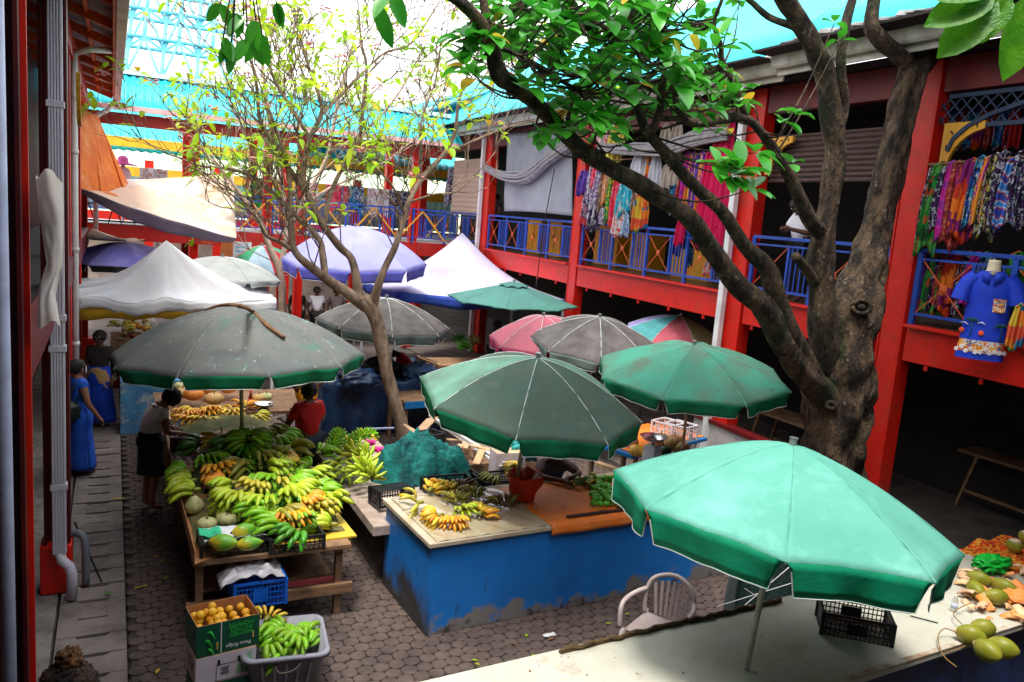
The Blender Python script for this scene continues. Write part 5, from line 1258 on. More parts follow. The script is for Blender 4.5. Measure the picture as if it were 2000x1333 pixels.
# ================= PUMPKIN STALL UNDER THE MID GREEN PARASOL =================
c = at(1235, 880, .85)
t = thing('stall_table', 'blue edged stall table covered with orange cloth behind the blue counter', 'table', (7.6, 10.0, 0), 0)
m = MB(); m.box((7.7, 10.1, .82), (2.0, 1.1, .05), .3); m.build('tabletop', M('edge_blue', (.01, .2, .55), .5), t)
m = MB(); m.box((7.75, 10.14, .853), (1.9, 1.0, .012), .3); m.build('cloth', OC, t)
for x_, y_ in ((6.9, 9.5), (8.3, 10.0), (8.1, 10.8), (6.8, 10.2)): m = MB(); m.bar((x_, y_, 0), (x_, y_, .8), .06, .06, (1, 0, 0)); m.build('leg', WOOD, t)
m = MB(); m.bar(at(1165, 905, .72), at(1225, 925, .72), .1, .05); tagb(m, 'wooden_rail', WOODL, 'rough wooden rail along the near edge of the pumpkin stall', 'rail')
for px, py, r_, mt, lb in ((1243, 892, .12, M('rind_gold', (.85, .45, .06), .45), 'golden round melon beside the weighing scale'), (1232, 872, .11, PK_O, 'orange striped squash behind the golden melon'), (1316, 880, .16, PK_T, 'large tan pumpkin with a stalk on the orange cloth'), (1290, 868, .12, PK_T, 'smaller tan pumpkin behind the scale pan'), (1330, 885, .12, PK_T, 'tan pumpkin partly behind the mint parasol'), (1298, 890, .1, PK_G, 'dark green squash in front of the large tan pumpkin'), (1285, 900, .07, PK_P, 'small pale yellow squash near the scale')):
    q = at(px, py, .86); pumpkin(lb, q, r_, r_*1.5, mt, group='squashes on the pumpkin stall')
q = at(1272, 900, .86)
t = thing('weighing_scale', 'white weighing scale with a shiny steel pan on the pumpkin stall', 'scale', q)
m = MB(); m.box(q+V((0, 0, .12)), (.2, .18, .24), .4, taper=1.2); m.build('body', WHITE, t, bevel=.015)
m = MB(); m.lathe(q+V((0, 0, .3)), [(.02, -.06), (.03, 0), (.14, .02), (.2, .07), (.205, .07), (.14, .01)], 28); m.build('pan', M('steel', (.7, .7, .7), .2, metal=1), t, smooth=True)
for k, (px, py, z_) in enumerate(((1305, 845, .0), (1330, 850, .0))):
    q = at(px, py+30, .75)
    crate(('white and blue plastic crate' if k == 0 else 'second white and blue plastic crate')+' stacked behind the tan pumpkins', (q.x+.2, q.y+.3, .7), (.36, .4, .4), .3, M('crate_white', (.7, .7, .75)), cell=.08, solid=True, group='white crates by the pumpkin stall')
crate('black crate stacked at the back of the pumpkin stall', (8.6, 10.9, .8), (.6, .4, .3), .1, BLKP, group=None)

# ================= WHITE COUNTER IN THE FOREGROUND =================
WC = thing('market_counter', 'broad off-white counter with brown scratches in the foreground', 'counter', (1.0, 3.6, 0), .045)
WTOP = M('counter_white', (.5, .5, .42), .45, (.42, .4, .32), 2.2, .45, .75, bump=.12, bscale=30, stain=[((.3, .17, .08), 2.6, .6, .8), ((.22, .11, .05), 24, .64, .72), ((.16, .07, .03), 60, .7, .75), ((.55, .54, .47), .8, .55, .75)])
m = MB(); m.box((4.2, .585, .87), (8.6, 1.21, .06)); o = link_mesh('countertop', m.mesh('countertop', WTOP, False), WC); bv = o.modifiers.new('b', 'BEVEL'); bv.width = .008; bv.segments = 2
m = MB(); m.box((4.2, .6, .42), (8.4, 1.06, .84)); link_mesh('counter_body', m.mesh('counter_body', M('navy_paint', (.012, .04, .16), .5, (.01, .03, .1), 3), False), WC)
m = MB(); m.box((4.2, .0, .902), (8.58, .05, .012)); link_mesh('edge_moulding', m.mesh('edge_moulding', M('edge_cream', (.5, .46, .38), .5, (.3, .2, .12), 6), False), WC)
BARK = M('bark_strip', (.13, .08, .035), .9, (.06, .035, .015), 8, bump=.6, bscale=25, stretch=(.5, 4, 4))
def strip(px0, py0, px1, py1, label):
    a, b_ = at(px0, py0, .93), at(px1, py1, .93); m = MB(); n = 14
    P = [a.lerp(b_, k/n)+V((0, .012*math.sin(k*1.9), .012*math.sin(k*2.7))) for k in range(n+1)]
    m.tube(P, [.01+.009*abs(math.sin(k*1.3)) for k in range(n+1)], 6); m.bar(a-V((0, -.01, .02)), b_-V((0, -.01, .02)), .035, .02)
    tagb(m, 'bark_strip', BARK, label, 'wood strip', 'rough wood strips on the white counter')
strip(1095, 1271, 1345, 1210, 'rough bark strip along the back edge left of the white counter'); strip(1345, 1212, 1527, 1170, 'rough bark strip along the back edge behind the parasol pole')
p = at(1672, 1235, .9)
crate('empty black plastic crate on the white counter behind the mint parasol', (p.x-.02, p.y+.02, .905), (.56, .34, .2), -.72, BLKP, cell=.033, solid=True)
cr_ = random.Random(41)
for k in range(34):
    px, py = cr_.uniform(1000, 1880), cr_.uniform(1190, 1330)
    q = at(px, py, .903)
    if not (0 < (rot(z=-.045) @ (q-V((1, 3.6, 0)))).y < 1.1): continue
    m = MB(); s_ = cr_.uniform(.006, .018); m.ell((0, 0, 0), (s_, s_*.5, .002), 6, 4, nz=.5); o = m.build('crumb', M('crumb_brown', (.25, .12, .05), .8), smooth=True); o.location = q; o.rotation_euler = (0, 0, cr_.uniform(0, 6))
    tag(o, 'tiny brown crumb of husk lying on the bare white counter', 'crumb', 'husk crumbs on the white counter')
# coconuts
COC = M('coconut_green', (.2, .22, .015), .45, (.3, .27, .03), 4, stain=((.16, .08, .02), 7, .6, .8), spec=.4)
def coconut(label, loc, th, L_=.25, r=.1, cut=None, cat='coconut'):
    m = MB(); n = 14
    prof = [(max(.004, r*math.sin(PI*min(1, (i/n)*.97+.015))**.62), L_*i/n-L_/2) for i in range(n+1)]
    if cut: prof = [p for p in prof if p[1] < L_*.28]; 
    m.lathe((0, 0, 0), prof, 18, lobes=3, amp=.055)
    if cut: e = prof[-1]; m.mi = 1; m.lathe((0, 0, 0), [(e[0]*.98, e[1]+.002), (.03, e[1]+.02), (.001, e[1]+.02)], 18)
    else: m.mi = 1; m.lathe((0, 0, 0), [(.022, -L_/2-.004), (.03, -L_/2+.01)], 8)
    t = thing('coconut', label, cat, loc, 0, 'coconuts on the white counter')
    o = link_mesh('husk', m.mesh('husk', [COC, M('coconut_flesh', (.72, .55, .36), .7, (.6, .42, .25), 8)]), t, (rot(z=math.radians(th)) @ rot(x=math.radians(0 if cut else 88))).to_4x4())
    return t
pa_ = at(1893, 1258, .9); coconut('green coconut behind the twin one at the counter edge', pa_+V((0, 0, .085)), 30, .24, .088)
pa_ = at(1918, 1248, .9); coconut('paler green coconut touching the one behind', pa_+V((0.02, 0.02, .085)), 60, .22, .085)
pb = at(1925, 1290, .9); coconut('brownish green coconut nearest the counter edge', pb+V((0, 0, .088)), -10, .25, .09); pb = at(1950, 1285, .9); coconut('second brownish green coconut nearest the counter edge', pb+V((.03, 0, .088)), 25, .25, .09)
TW = M('coconut_twig', (.3, .16, .05), .8)
m = MB(); m.tube([at(*q) for q in smooth_path([(1870, 1237, .95), (1845, 1228, .99), (1832, 1245, .96), (1842, 1280, .92), (1868, 1303, .91)], 4)], .005, 5); m.tube([at(*q) for q in smooth_path([(1845, 1275, .92), (1870, 1268, .93), (1885, 1262, .97)], 3)], .005, 5)
m.tube([at(*q) for q in smooth_path([(1885, 1225, .96), (1862, 1200, .97), (1880, 1185, .97), (1910, 1175, .93)], 4)], .005, 5)
tagb(m, 'coconut_stalk', TW, 'thin curling coconut stalks on the white counter beside the coconuts', 'stalk', smooth=True)
m = MB(); m.bar(at(1778, 1203, .91), at(1832, 1217, .91), .01, .006); tagb(m, 'skewer', BLKP, 'thin dark stick lying flat on the white counter', 'stick')
# husks on the right
HUS = M('husk_pieces', (.72, .42, .22), .8, (.85, .6, .4), 6, rand=.15); HUO = M('husk_orange', (.85, .25, .04), .6, (.8, .4, .15), 6)
hr = random.Random(13)
for k in range(54):
    px, py = hr.uniform(1885, 2040), 1150+hr.uniform(-50, 62)
    if (px-1885)*.45+1085 > py+30 and px < 1930: continue
    c = at(px, py, .915+hr.uniform(0, .07)); s_ = hr.uniform(.045, .1); m = MB()
    m.grid(lambda a, b_: V(((a-.5)*s_*2, (b_-.5)*s_, .6*s_*(1-(2*a-1)**2)*(.4)-.3*s_*(2*b_-1)**2))*(1 if hr is None else 1), 7, 5)
    o = m.build('coconut_chip', HUO if hr.random() < .2 else HUS, smooth=True, thick=.008); o.location = c; o.rotation_euler = (hr.uniform(-.7, .7), hr.uniform(-.7, .7), hr.uniform(0, 6))
    tag(o, 'curved chip of cut coconut husk in the pile at the right end', 'husk chip', 'coconut husk chips on the white counter')
for px, py, th, lb in ((1912, 1130, 20, 'split green coconut husk at the back of the chip pile'), (1905, 1150, -30, 'green coconut shell half lying among the chips'), (1945, 1165, 60, 'green coconut shell half in the middle of the chips'), (1960, 1145, 10, 'green husk quarter beside the orange pieces')):
    coconut(lb, at(px, py, 1.0), th, .24, .075)
coconut('trimmed young coconut with a pale cut top standing on the red cloth', at(1980, 1078, 1.0)+V((0, 0, .08)), 0, .2, .085, True)
coconut('second trimmed coconut at the right edge of the photo', at(2000, 1062, 1.02)+V((.04, 0, .08)), 0, .2, .085, True)
m = MB(); c = at(1990, 1165, .98); m.ell(c, (.2, .14, .05), 24, 14, nz=.4)
tagb(m, 'coconut_meat', HUO, 'large orange peeled pieces at the right end of the white counter', 'peelings', smooth=True)
c = at(1965, 1095, .95); m = MB(); m.grid(lambda s, q: V((c.x-.15+.9*s, c.y-.2+.65*q, .96+.06*noise.noise(V((s*4, q*4, 1)))-.06*(1-s)**4)), 20, 16)
tagb(m, 'patterned_cloth', PRINT('cloth_redprint', [(.7, .05, .01), (.8, .25, .02), (.3, .02, .01), (.75, .4, .05)], 26), 'red and orange patterned cloth under the trimmed coconuts', 'cloth', smooth=True, thick=.02)
c = at(1940, 1100, 1.0); m = MB(); m.ell(c, (.22, .12, .07), 34, 22, nz=.75, nf=3.2)
tagb(m, 'plastic_bag', M('bag_green', (.01, .6, .06), .4, (.01, .4, .04), 7, bump=.7, bscale=10, trans=.2), 'bright green plastic bag on the white counter among the coconut husks', 'bag', smooth=True)
c = at(1862, 1195, .9); t = thing('plastic_bottle', 'small clear plastic bottle with white label on the white counter', 'bottle', c)
m = MB(); m.lathe(c, [(.028, 0), (.03, .02), (.03, .1), (.014, .15), (.014, .17)], 14); m.build('bottle_body', M('clear_plastic', (.62, .6, .52), .15, spec=.8), t, smooth=True)
m = MB(); m.lathe(c, [(.031, .04), (.031, .09)], 14); m.build('label', M('label_blue', (.55, .62, .8)), t, smooth=True)
# net curtain behind the white counter, plastic chair
NT = M('net_dark', (.03, .07, .065), .9, (.015, .04, .04), 30, bump=.5, bscale=60, trans=.2)
a, b_ = V((5.75, 5.75, 0)), V((7.9, 5.85, 0))
m = MB(); m.grid(lambda s, q: a.lerp(b_, s)+V((0, .05*math.sin(s*30+q)*(.4+q), 1.3-1.25*q)), 60, 12); o = tagb(m, 'shade_net', NT, 'dark green shade net hanging behind the white counter under the mint parasol', 'net', smooth=True, thick=.004)
m = MB(); m.grid(lambda s, q: a+V((-.13+.15*s+.02*math.sin(q*7), -.02, 1.3-1.2*q)), 4, 12); tagb(m, 'net_edge', M('net_pale', (.2, .26, .26), .8, trans=.3), 'paler folded edge of the shade net', 'net', smooth=True, thick=.004)
m = MB()
for p_, q_ in (((1440, 1195), (1545, 1105)), ((1400, 1185), (1560, 1135)), ((1455, 1150), (1530, 1200))): m.tube([dep(*p_, 5.68), dep(*q_, 5.68)], .004, 5)
tagb(m, 'white_cord', WHITE, 'white cords crossing in front of the dark shade net', 'cord')
CHM = M('chair_white', (.62, .52, .5), .45, (.5, .4, .38), 4)
ch = thing('plastic_chair', 'dirty white plastic armchair between the blue counter and the white counter', 'chair', (4.68, 5.6, 0), math.radians(-62))
def cl(p): return V(p)
m = MB()
def bk(x_, z_): return V((x_, .24+.12*(z_-.42)-.16*(x_/.27)**2*.5, z_))
for k in range(7):
    x_ = -.18+.06*k; m.bar(bk(x_*.75, .44), bk(x_, .8-.05*(x_/.18)**2), .03, .01, (0, 1, 0))
link_mesh('backrest_slats', m.mesh('backrest_slats', CHM, False), ch)
m = MB(); pr = smooth_path([tuple(bk(-.24, .44)), tuple(bk(-.25, .66)), tuple(bk(-.19, .8)), tuple(bk(0, .86)), tuple(bk(.19, .8)), tuple(bk(.25, .66)), tuple(bk(.24, .44))], 5); m.tube(pr, .022, 8); link_mesh('backrest_frame', m.mesh('backrest_frame', CHM, True), ch)
m = MB(); m.grid(lambda s, q: V((-.24+.48*s, -.24+.46*q, .43-.02*math.sin(PI*s)*math.sin(PI*q))), 12, 12); o = link_mesh('seat', m.mesh('seat', CHM, True), ch); sdm = o.modifiers.new('s', 'SOLIDIFY'); sdm.thickness = .02
for sx in (-1, 1):
    m = MB(); m.tube(smooth_path([(sx*.25, .2, .68), (sx*.3, .05, .67), (sx*.31, -.15, .66), (sx*.3, -.24, .6), (sx*.28, -.26, .43)], 4), .024, 8); link_mesh('armrest', m.mesh('armrest', CHM, True), ch)
    for sy, z_ in ((-.25, .43), (.23, .45)):
        m = MB(); m.tube([(sx*.25, sy, z_), (sx*.29, sy*1.15, 0)], [.03, .02], 8); link_mesh('leg', m.mesh('leg', CHM, True), ch)
# ================= PEOPLE =================
SKD = M('skin_dark', (.12, .05, .028), .5, (.1, .042, .024), 8); SKM = M('skin_brown', (.27, .12, .065), .5, (.23, .1, .055), 8)
HAIR = M('hair_black', (.012, .01, .009), .7, (.03, .022, .018), 30, bump=.9, bscale=50); HAIRB = M('hair_brown', (.012, .008, .006), .8, (.05, .022, .01), 9, bump=1, bscale=35)
EYEW = M('eye_white', (.7, .68, .65), .3); LIP = M('lip', (.25, .08, .06), .5)
def skin_mesh(name, verts, rads, edges, mat, parent, root=0, lvl=2, flat=None):
    me = bpy.data.meshes.new(name); me.from_pydata([tuple(v) for v in verts], edges, []); o = bpy.data.objects.new(name, me); col.objects.link(o)
    md = o.modifiers.new('skin', 'SKIN'); md.use_smooth_shade = True
    if not me.skin_vertices: 
        bpy.context.view_layer.objects.active = o
    d = me.skin_vertices[0].data
    for i, r in enumerate(rads):
        d[i].radius = (r, r) if not isinstance(r, tuple) else r; d[i].use_root = (i == root)
    sb = o.modifiers.new('sub', 'SUBSURF'); sb.levels = lvl; sb.render_levels = lvl
    dg = bpy.context.evaluated_depsgraph_get(); me2 = bpy.data.meshes.new_from_object(o.evaluated_get(dg)); me2.name = name
    bpy.data.objects.remove(o); bpy.data.meshes.remove(me)
    me2.materials.clear(); me2.materials.append(mat); me2.polygons.foreach_set('use_smooth', [True]*len(me2.polygons))
    return link_mesh(name, me2, parent)
def person(label, loc, rz, skin, J=None, shirt=None, sleeve=.6, trousers=None, skirt=None, hair=None, face=True, h=1.62, group=None, shoe=None, hairf=None, slim=1.0):
    """J overrides joints in the person's own frame (x right, y forward, z up)"""
    root = thing('person', label, 'person', loc, rz, group); k = h/1.62
    D = {'pelvis': (0, 0, .92), 'waist': (0, .01, 1.05), 'chest': (0, 0, 1.25), 'neckb': (0, -.01, 1.37), 'neck': (0, .005, 1.42), 'head': (0, .025, 1.5), 'crown': (0, .01, 1.57),
         'shL': (-.165, -.01, 1.32), 'elL': (-.23, -.03, 1.06), 'wrL': (-.22, .06, .84), 'shR': (.165, -.01, 1.32), 'elR': (.23, -.03, 1.06), 'wrR': (.22, .06, .84),
         'hipL': (-.09, 0, .86), 'knL': (-.1, .02, .47), 'anL': (-.1, -.02, .08), 'toL': (-.11, .13, .03), 'hipR': (.09, 0, .86), 'knR': (.1, .02, .47), 'anR': (.1, -.02, .08), 'toR': (.11, .13, .03)}
    for q, v in (J or {}).items(): D[q] = v
    D = {q: V(v)*k for q, v in D.items()}
    R = {'pelvis': .135, 'waist': .12, 'chest': .14, 'neckb': .075, 'neck': .05, 'head': .095, 'crown': .075, 'shL': .062, 'elL': .042, 'wrL': .028, 'hipL': .095, 'knL': .06, 'anL': .038, 'toL': .035}
    names = list(D); idx = {n_: i for i, n_ in enumerate(names)}
    rad = [R.get(n_, R.get(n_[:-1]+'L', .05))*k*slim for n_ in names]
    E_ = [('pelvis', 'waist'), ('waist', 'chest'), ('chest', 'neckb'), ('neckb', 'neck'), ('neck', 'head'), ('head', 'crown')]
    for s in 'LR': E_ += [('neckb', 'sh'+s) if 0 else ('chest', 'sh'+s), ('sh'+s, 'el'+s), ('el'+s, 'wr'+s), ('pelvis', 'hip'+s), ('hip'+s, 'kn'+s), ('kn'+s, 'an'+s), ('an'+s, 'to'+s)]
    verts = [D[n_] for n_ in names]; edges = [(idx[a], idx[b]) for a, b in E_]
    for s, sg in (('L', -1), ('R', 1)):                       # palm, four fingers of unequal length and a thumb off its side
        w_, e = D['wr'+s], D['el'+s]; d = (w_-e).normalized(); side = d.cross(V((0, 0, 1)) if abs(d.z) < .8 else V((0, 1, 0))).normalized(); nrm = side.cross(d)
        palm = w_+d*.055*k; verts.append(palm); rad.append(.03*k); pi = len(verts)-1; edges.append((idx['wr'+s], pi))
        for q, L_ in enumerate((.065, .075, .07, .055)):
            o_ = side*((q-1.5)*.019*k); a = palm+d*.035*k+o_; b = a+d*L_*.5*k-nrm*.012*k; c = b+d*L_*.4*k-nrm*.03*k
            n0 = len(verts); verts += [a, b, c]; rad += [.0095*k, .0085*k, .007*k]; edges += [(pi, n0), (n0, n0+1), (n0+1, n0+2)]
        a = w_+d*.025*k-side*.032*k*sg; b = a+d*.035*k-side*.02*k*sg-nrm*.01; n0 = len(verts); verts += [a, b]; rad += [.011*k, .009*k]; edges += [(idx['wr'+s], n0), (n0, n0+1)]
    skin_mesh('body', verts, rad, edges, skin, root)
    def sub(ns, es, add, name, mat, rootn, extra=None):
        vv = [D[n_] if isinstance(n_, str) else V(n_[0]) for n_ in ns]; rr_ = [(R.get(n_, R.get(n_[:-1]+'L', .05))*slim+add)*k if isinstance(n_, str) else n_[1] for n_ in ns]
        if extra: 
            for i, x in extra.items(): rr_[i] = x*k
        skin_mesh(name, vv, rr_, es, mat, root, rootn)
    if shirt:
        slv = lambda s: (tuple(D['sh'+s].lerp(D['el'+s], sleeve)), (.058 if sleeve < .9 else .05)*k)
        ns = ['pelvis', 'waist', 'chest', 'neckb', 'shL', slv('L'), 'shR', slv('R')]
        es = [(0, 1), (1, 2), (2, 3), (2, 4), (4, 5), (2, 6), (6, 7)]
        if sleeve > 1: ns += [(tuple(D['elL'].lerp(D['wrL'], .8)), .042*k), (tuple(D['elR'].lerp(D['wrR'], .8)), .042*k)]; ns[5] = ('', 0) and (tuple(D['elL']), .055*k); ns[7] = (tuple(D['elR']), .055*k); es += [(5, 8), (7, 9)]
        sub(ns, es, .018, 'shirt', shirt, 0)
    if trousers:
        ns = ['pelvis', 'hipL', 'knL', (tuple(D['anL']+V((0, 0, .02))), .065*k), 'hipR', 'knR', (tuple(D['anR']+V((0, 0, .02))), .065*k)]
        sub(ns, [(0, 1), (1, 2), (2, 3), (0, 4), (4, 5), (5, 6)], .02, 'trousers', trousers, 0)
    if skirt:
        mat, z1, r1 = skirt; m = MB(); w0 = D['waist']; c1 = (D['knL']+D['knR'])/2 if z1 > .3 else (D['anL']+D['anR'])/2
        def sk(s, q):
            a = 2*PI*s; z = w0.z+(z1*k-w0.z)*q; c = w0.lerp(V((c1.x, c1.y, 0)), min(1, q)); hip = .145+.035*math.sin(PI*min(1, q*2.2))**2
            r_ = hip+(r1-.15)*q; f = 1+.05*q*math.sin(a*7)+.04*q*math.sin(a*3+1)
            return V((c.x+r_*1.05*k*math.cos(a)*f, c.y+r_*.85*k*math.sin(a)*f, z))
        m.grid(sk, 48, 14); o = m.build('skirt', mat, None, smooth=True, thick=.006); o.parent = root
    hd = D['head']; up = (D['crown']-D['head']).normalized(); fw = V((0, 1, 0)); fw = (fw-up*fw.dot(up)).normalized(); rt = fw.cross(up); Mh = Matrix((rt, fw, up)).transposed()
    Hc = hd+up*.03*k
    if face:
        m = MB(); m.ell(Hc+Mh @ V((0, .094, -.025))*k, (.014*k, .018*k, .024*k), 8, 6, M=Mh); m.ell(Hc+Mh @ V((-.092, 0, -.02))*k, (.01*k, .02*k, .03*k), 8, 6, M=Mh); m.ell(Hc+Mh @ V((.092, 0, -.02))*k, (.01*k, .02*k, .03*k), 8, 6, M=Mh)
        o = m.build('nose_and_ears', skin, None, smooth=True); o.parent = root
        for sx in (-1, 1):
            m = MB(); m.ell(Hc+Mh @ V((sx*.034, .084, .0))*k, (.012*k, .008*k, .007*k), 8, 6, M=Mh); m.mi = 1; m.ell(Hc+Mh @ V((sx*.034, .091, .0))*k, (.005*k, .004*k, .005*k), 6, 5, M=Mh); o = m.build('eye', [EYEW, HAIR], None, smooth=True); o.parent = root
        m = MB(); m.ell(Hc+Mh @ V((0, .086, -.062))*k, (.024*k, .01*k, .007*k), 8, 6, M=Mh); o = m.build('mouth', LIP, None, smooth=True); o.parent = root
    if hair:
        m = MB(); s_ = hairf or (1, 1, 1)
        m.ell(Hc+Mh @ V((0, -.022, .022))*k, (.107*k*s_[0], .112*k*s_[1], .108*k*s_[2]), 22, 16, M=Mh, nz=.16, nf=5)
        o = m.build('hair', hair, None, smooth=True); o.parent = root
    return root, D
BLD = M('dress_blue', (.01, .1, .6), .7, (.008, .07, .45), 5, bump=.15)
wb = at(152, 925, 0)
r_, D = person('woman in a long blue dress with a black shoulder bag walking along the left arcade', wb, math.radians(-62), SKM,
    {'elR': (.24, .02, 1.06), 'wrR': (.27, .15, .86), 'toR': (.11, .2, .03), 'anR': (.1, .08, .08), 'knR': (.1, .1, .47), 'elL': (-.2, .08, 1.08), 'wrL': (-.12, .2, .95)}, shirt=BLD, sleeve=.35, skirt=(BLD, .1, .24), hair=HAIR, hairf=(.95, 1.02, .95), h=1.68)
m = MB(); m.ell((.17, -.2, 1.0), (.12, .15, .16), 20, 14, nz=.35); m.tube(smooth_path([(.14, -.22, 1.12), (.15, -.14, 1.32), (.13, -.02, 1.42), (.13, .08, 1.33)], 4), .014, 6); m.tube(smooth_path([(.16, -.1, 1.12), (.17, -.04, 1.25), (.13, .08, 1.33)], 4), .012, 6)
m.v = [pmat(r_) @ p for p in m.v]
tagb(m, 'shoulder_bag', M('bag_leather', (.012, .02, .022), .4, (.02, .03, .03), 6, bump=.3, bscale=10), 'soft black bag hanging on the back of the woman in blue', 'bag', smooth=True)
m = MB(); m.grid(lambda s, q: V((-.07+.14*s, .125-.5*(s-.5)**2*.3, 1.5+.08*q-.0)), 8, 4)
o = m.build('face_mask', M('mask_pale', (.7, .75, .85)), None, smooth=True, thick=.004); o.parent = r_
wt = M('tshirt_white', (.84, .8, .86), .75, (.78, .74, .8), 4, bump=.15)
ww = at(292, 995, 0)
r_, D = person('woman in white t-shirt and black skirt with a maroon handbag by the banana stall', ww, math.radians(-70), SKM,
    {'chest': (0, .06, 1.24), 'neckb': (0, .12, 1.35), 'neck': (0, .17, 1.39), 'head': (0, .24, 1.42), 'crown': (0, .3, 1.46), 'shL': (-.165, .1, 1.3), 'shR': (.165, .1, 1.3), 'elL': (-.22, .13, 1.05), 'elR': (.22, .12, 1.06), 'wrL': (-.13, .33, 1.02), 'wrR': (.14, .34, 1.0), 'waist': (0, .0, 1.05)},
    shirt=wt, sleeve=.5, skirt=(M('skirt_black', (.012, .012, .016), .8), .5, .2), hair=HAIR, hairf=(1.08, 1.12, 1.1), h=1.66)
m = MB(); m.box((.17, .36, .9), (.13, .3, .2), .1); m.tube(smooth_path([(.17, .25, .98), (.12, .2, 1.2), (.0, .02, 1.42), (-.12, .05, 1.36)], 4), .008, 6)
m.v = [pmat(r_) @ p for p in m.v]; tagb(m, 'handbag', M('bag_maroon', (.12, .008, .015), .45, bump=.1), 'maroon handbag held by the woman in the white t-shirt', 'bag', bevel=.02)
RT = M('tshirt_red', (.62, .012, .01), .75, (.5, .008, .008), 4, bump=.2, bscale=8)
rm = V((2.42, 10.75, 0))
person('seller in a red t-shirt standing with his back to the camera between stall and bench', rm, math.radians(20), SKD, {'elL': (-.26, .06, 1.1), 'wrL': (-.2, .28, 1.1), 'elR': (.26, .05, 1.1), 'wrR': (.2, .26, 1.12)},
       shirt=RT, sleeve=.75, trousers=M('trousers_navy', (.012, .018, .04), .8), hair=HAIR, h=1.72, slim=1.06)
og = V((2.75, 12.35, 0))
person('person in an orange yellow sleeveless top with raised arms behind the red shirted seller', og, math.radians(200), SKD, {'elL': (-.3, .02, 1.4), 'wrL': (-.2, .1, 1.62), 'elR': (.3, .02, 1.4), 'wrR': (.2, .1, 1.62)},
       shirt=M('top_orange', (.85, .32, .01), .7), sleeve=.12, trousers=M('trousers_navy', (.012, .018, .04)), hair=HAIR, h=1.6)
PLD = PRINT('shirt_plaid', [(.2, .12, .11), (.08, .05, .06), (.45, .4, .42), (.12, .07, .07)], 22, trans=.05, kind='z')
sp = ctp(2.35, 1.62, 0)
person('seated seller in a plaid shirt leaning his forearms on the orange oilcloth', (sp.x, sp.y, -.02), math.radians(176), SKD, {'pelvis': (0, 0, .72), 'waist': (0, .04, .85), 'chest': (0, .12, 1.06), 'neckb': (0, .16, 1.2), 'neck': (0, .19, 1.25), 'head': (0, .22, 1.33), 'crown': (0, .22, 1.4),
    'shL': (-.18, .15, 1.13), 'shR': (.18, .15, 1.13), 'elL': (-.27, .38, 1.05), 'elR': (.27, .38, 1.05), 'wrL': (-.02, .56, 1.07), 'wrR': (.1, .62, 1.07), 'hipL': (-.09, .05, .68), 'hipR': (.09, .05, .68), 'knL': (-.12, .3, .6), 'knR': (.12, .3, .6), 'anL': (-.12, .3, .12), 'anR': (.12, .3, .12), 'toL': (-.12, .4, .05), 'toR': (.12, .4, .05)},
    shirt=PLD, sleeve=.85, trousers=DARK, hair=HAIR, h=1.65)
m = MB(); m.lathe((sp.x, sp.y, 0), [(.17, 0), (.15, .6), (.16, .62), (.001, .62)], 12); tagb(m, 'stool', BLKP, 'dark stool under the seated seller in plaid', 'stool')
fh = at(132, 1330, 1.5)
r_, D = person('person with curly brown hair tied in a topknot passing at the bottom left corner', (fh.x, fh.y, -.07), math.radians(150), SKM, {}, shirt=M('shirt_grey', (.1, .1, .11)), sleeve=.5, trousers=DARK, hair=HAIRB, hairf=(1.38, 1.3, 1.15), h=1.62)
hb = MB(); hb.ell(D['crown']+V((0, -.03, .12)), (.065, .065, .06), 24, 18, nz=.5, nf=6); o = hb.build('topknot', M('topknot_brown', (.2, .08, .025), .8, (.06, .025, .01), 30, bump=1, bscale=50), None, smooth=True); o.parent = r_
hb = MB(); rr_ = random.Random(2)
for q in range(420):
    a, b_ = rr_.uniform(0, 2*PI), rr_.uniform(-.2, 1.3); d = V((math.cos(a)*math.cos(b_), math.sin(a)*math.cos(b_), math.sin(b_))); p = D['head']+V((0, -.02, .05))+V((d.x*.12, d.y*.12, d.z*.11))
    hb.tube([p, p+d*.014+V((.008, 0, 0)), p+d*.022+V((rr_.uniform(-.015, .015), rr_.uniform(-.015, .015), .0)), p+d*.012+V((rr_.uniform(-.02, .02), 0, -.008))], .002, 4)
o = hb.build('curls', HAIRB, None, smooth=True); o.parent = r_
q = rb(968, 405, -.45)
person('man in a dark grey t-shirt standing behind the gallery railing beside the grey tarpaulin', (q.x, q.y, 3.21), math.radians(115), SKM, {'elR': (.22, .12, 1.08), 'wrR': (.1, .28, 1.05), 'elL': (-.23, .1, 1.08), 'wrL': (-.1, .28, 1.03)}, shirt=M('tshirt_slate', (.035, .04, .055), .8), sleeve=.5, trousers=DARK, hair=HAIR, h=1.62)
q = rb(1572, 420, -.25)
person('person in a white shirt leaning on the gallery railing behind the big tree', (q.x, q.y, 3.21), math.radians(95), SKD, {'chest': (0, .06, 1.24), 'neckb': (0, .1, 1.36), 'neck': (0, .14, 1.4), 'head': (0, .2, 1.45), 'crown': (0, .24, 1.51), 'elR': (.24, .14, 1.07), 'wrR': (.08, .36, 1.12), 'elL': (-.24, .14, 1.07), 'wrL': (-.06, .36, 1.12)}, shirt=wt, sleeve=.75, trousers=DARK, hair=HAIR, h=1.66, slim=1.1)
q = at(962, 750, 0)
person('dark figure in a striped top reaching out beneath the sea green parasol', q, math.radians(100), SKD, {'elL': (-.35, .2, 1.2), 'wrL': (-.5, .42, 1.15)}, shirt=PRINT('top_darkprint', [(.02, .02, .04), (.03, .03, .05), (.3, .3, .4), (.02, .02, .03)], 18), sleeve=.4, trousers=DARK, hair=HAIR, h=1.62)
q = at(195, 832, 0)
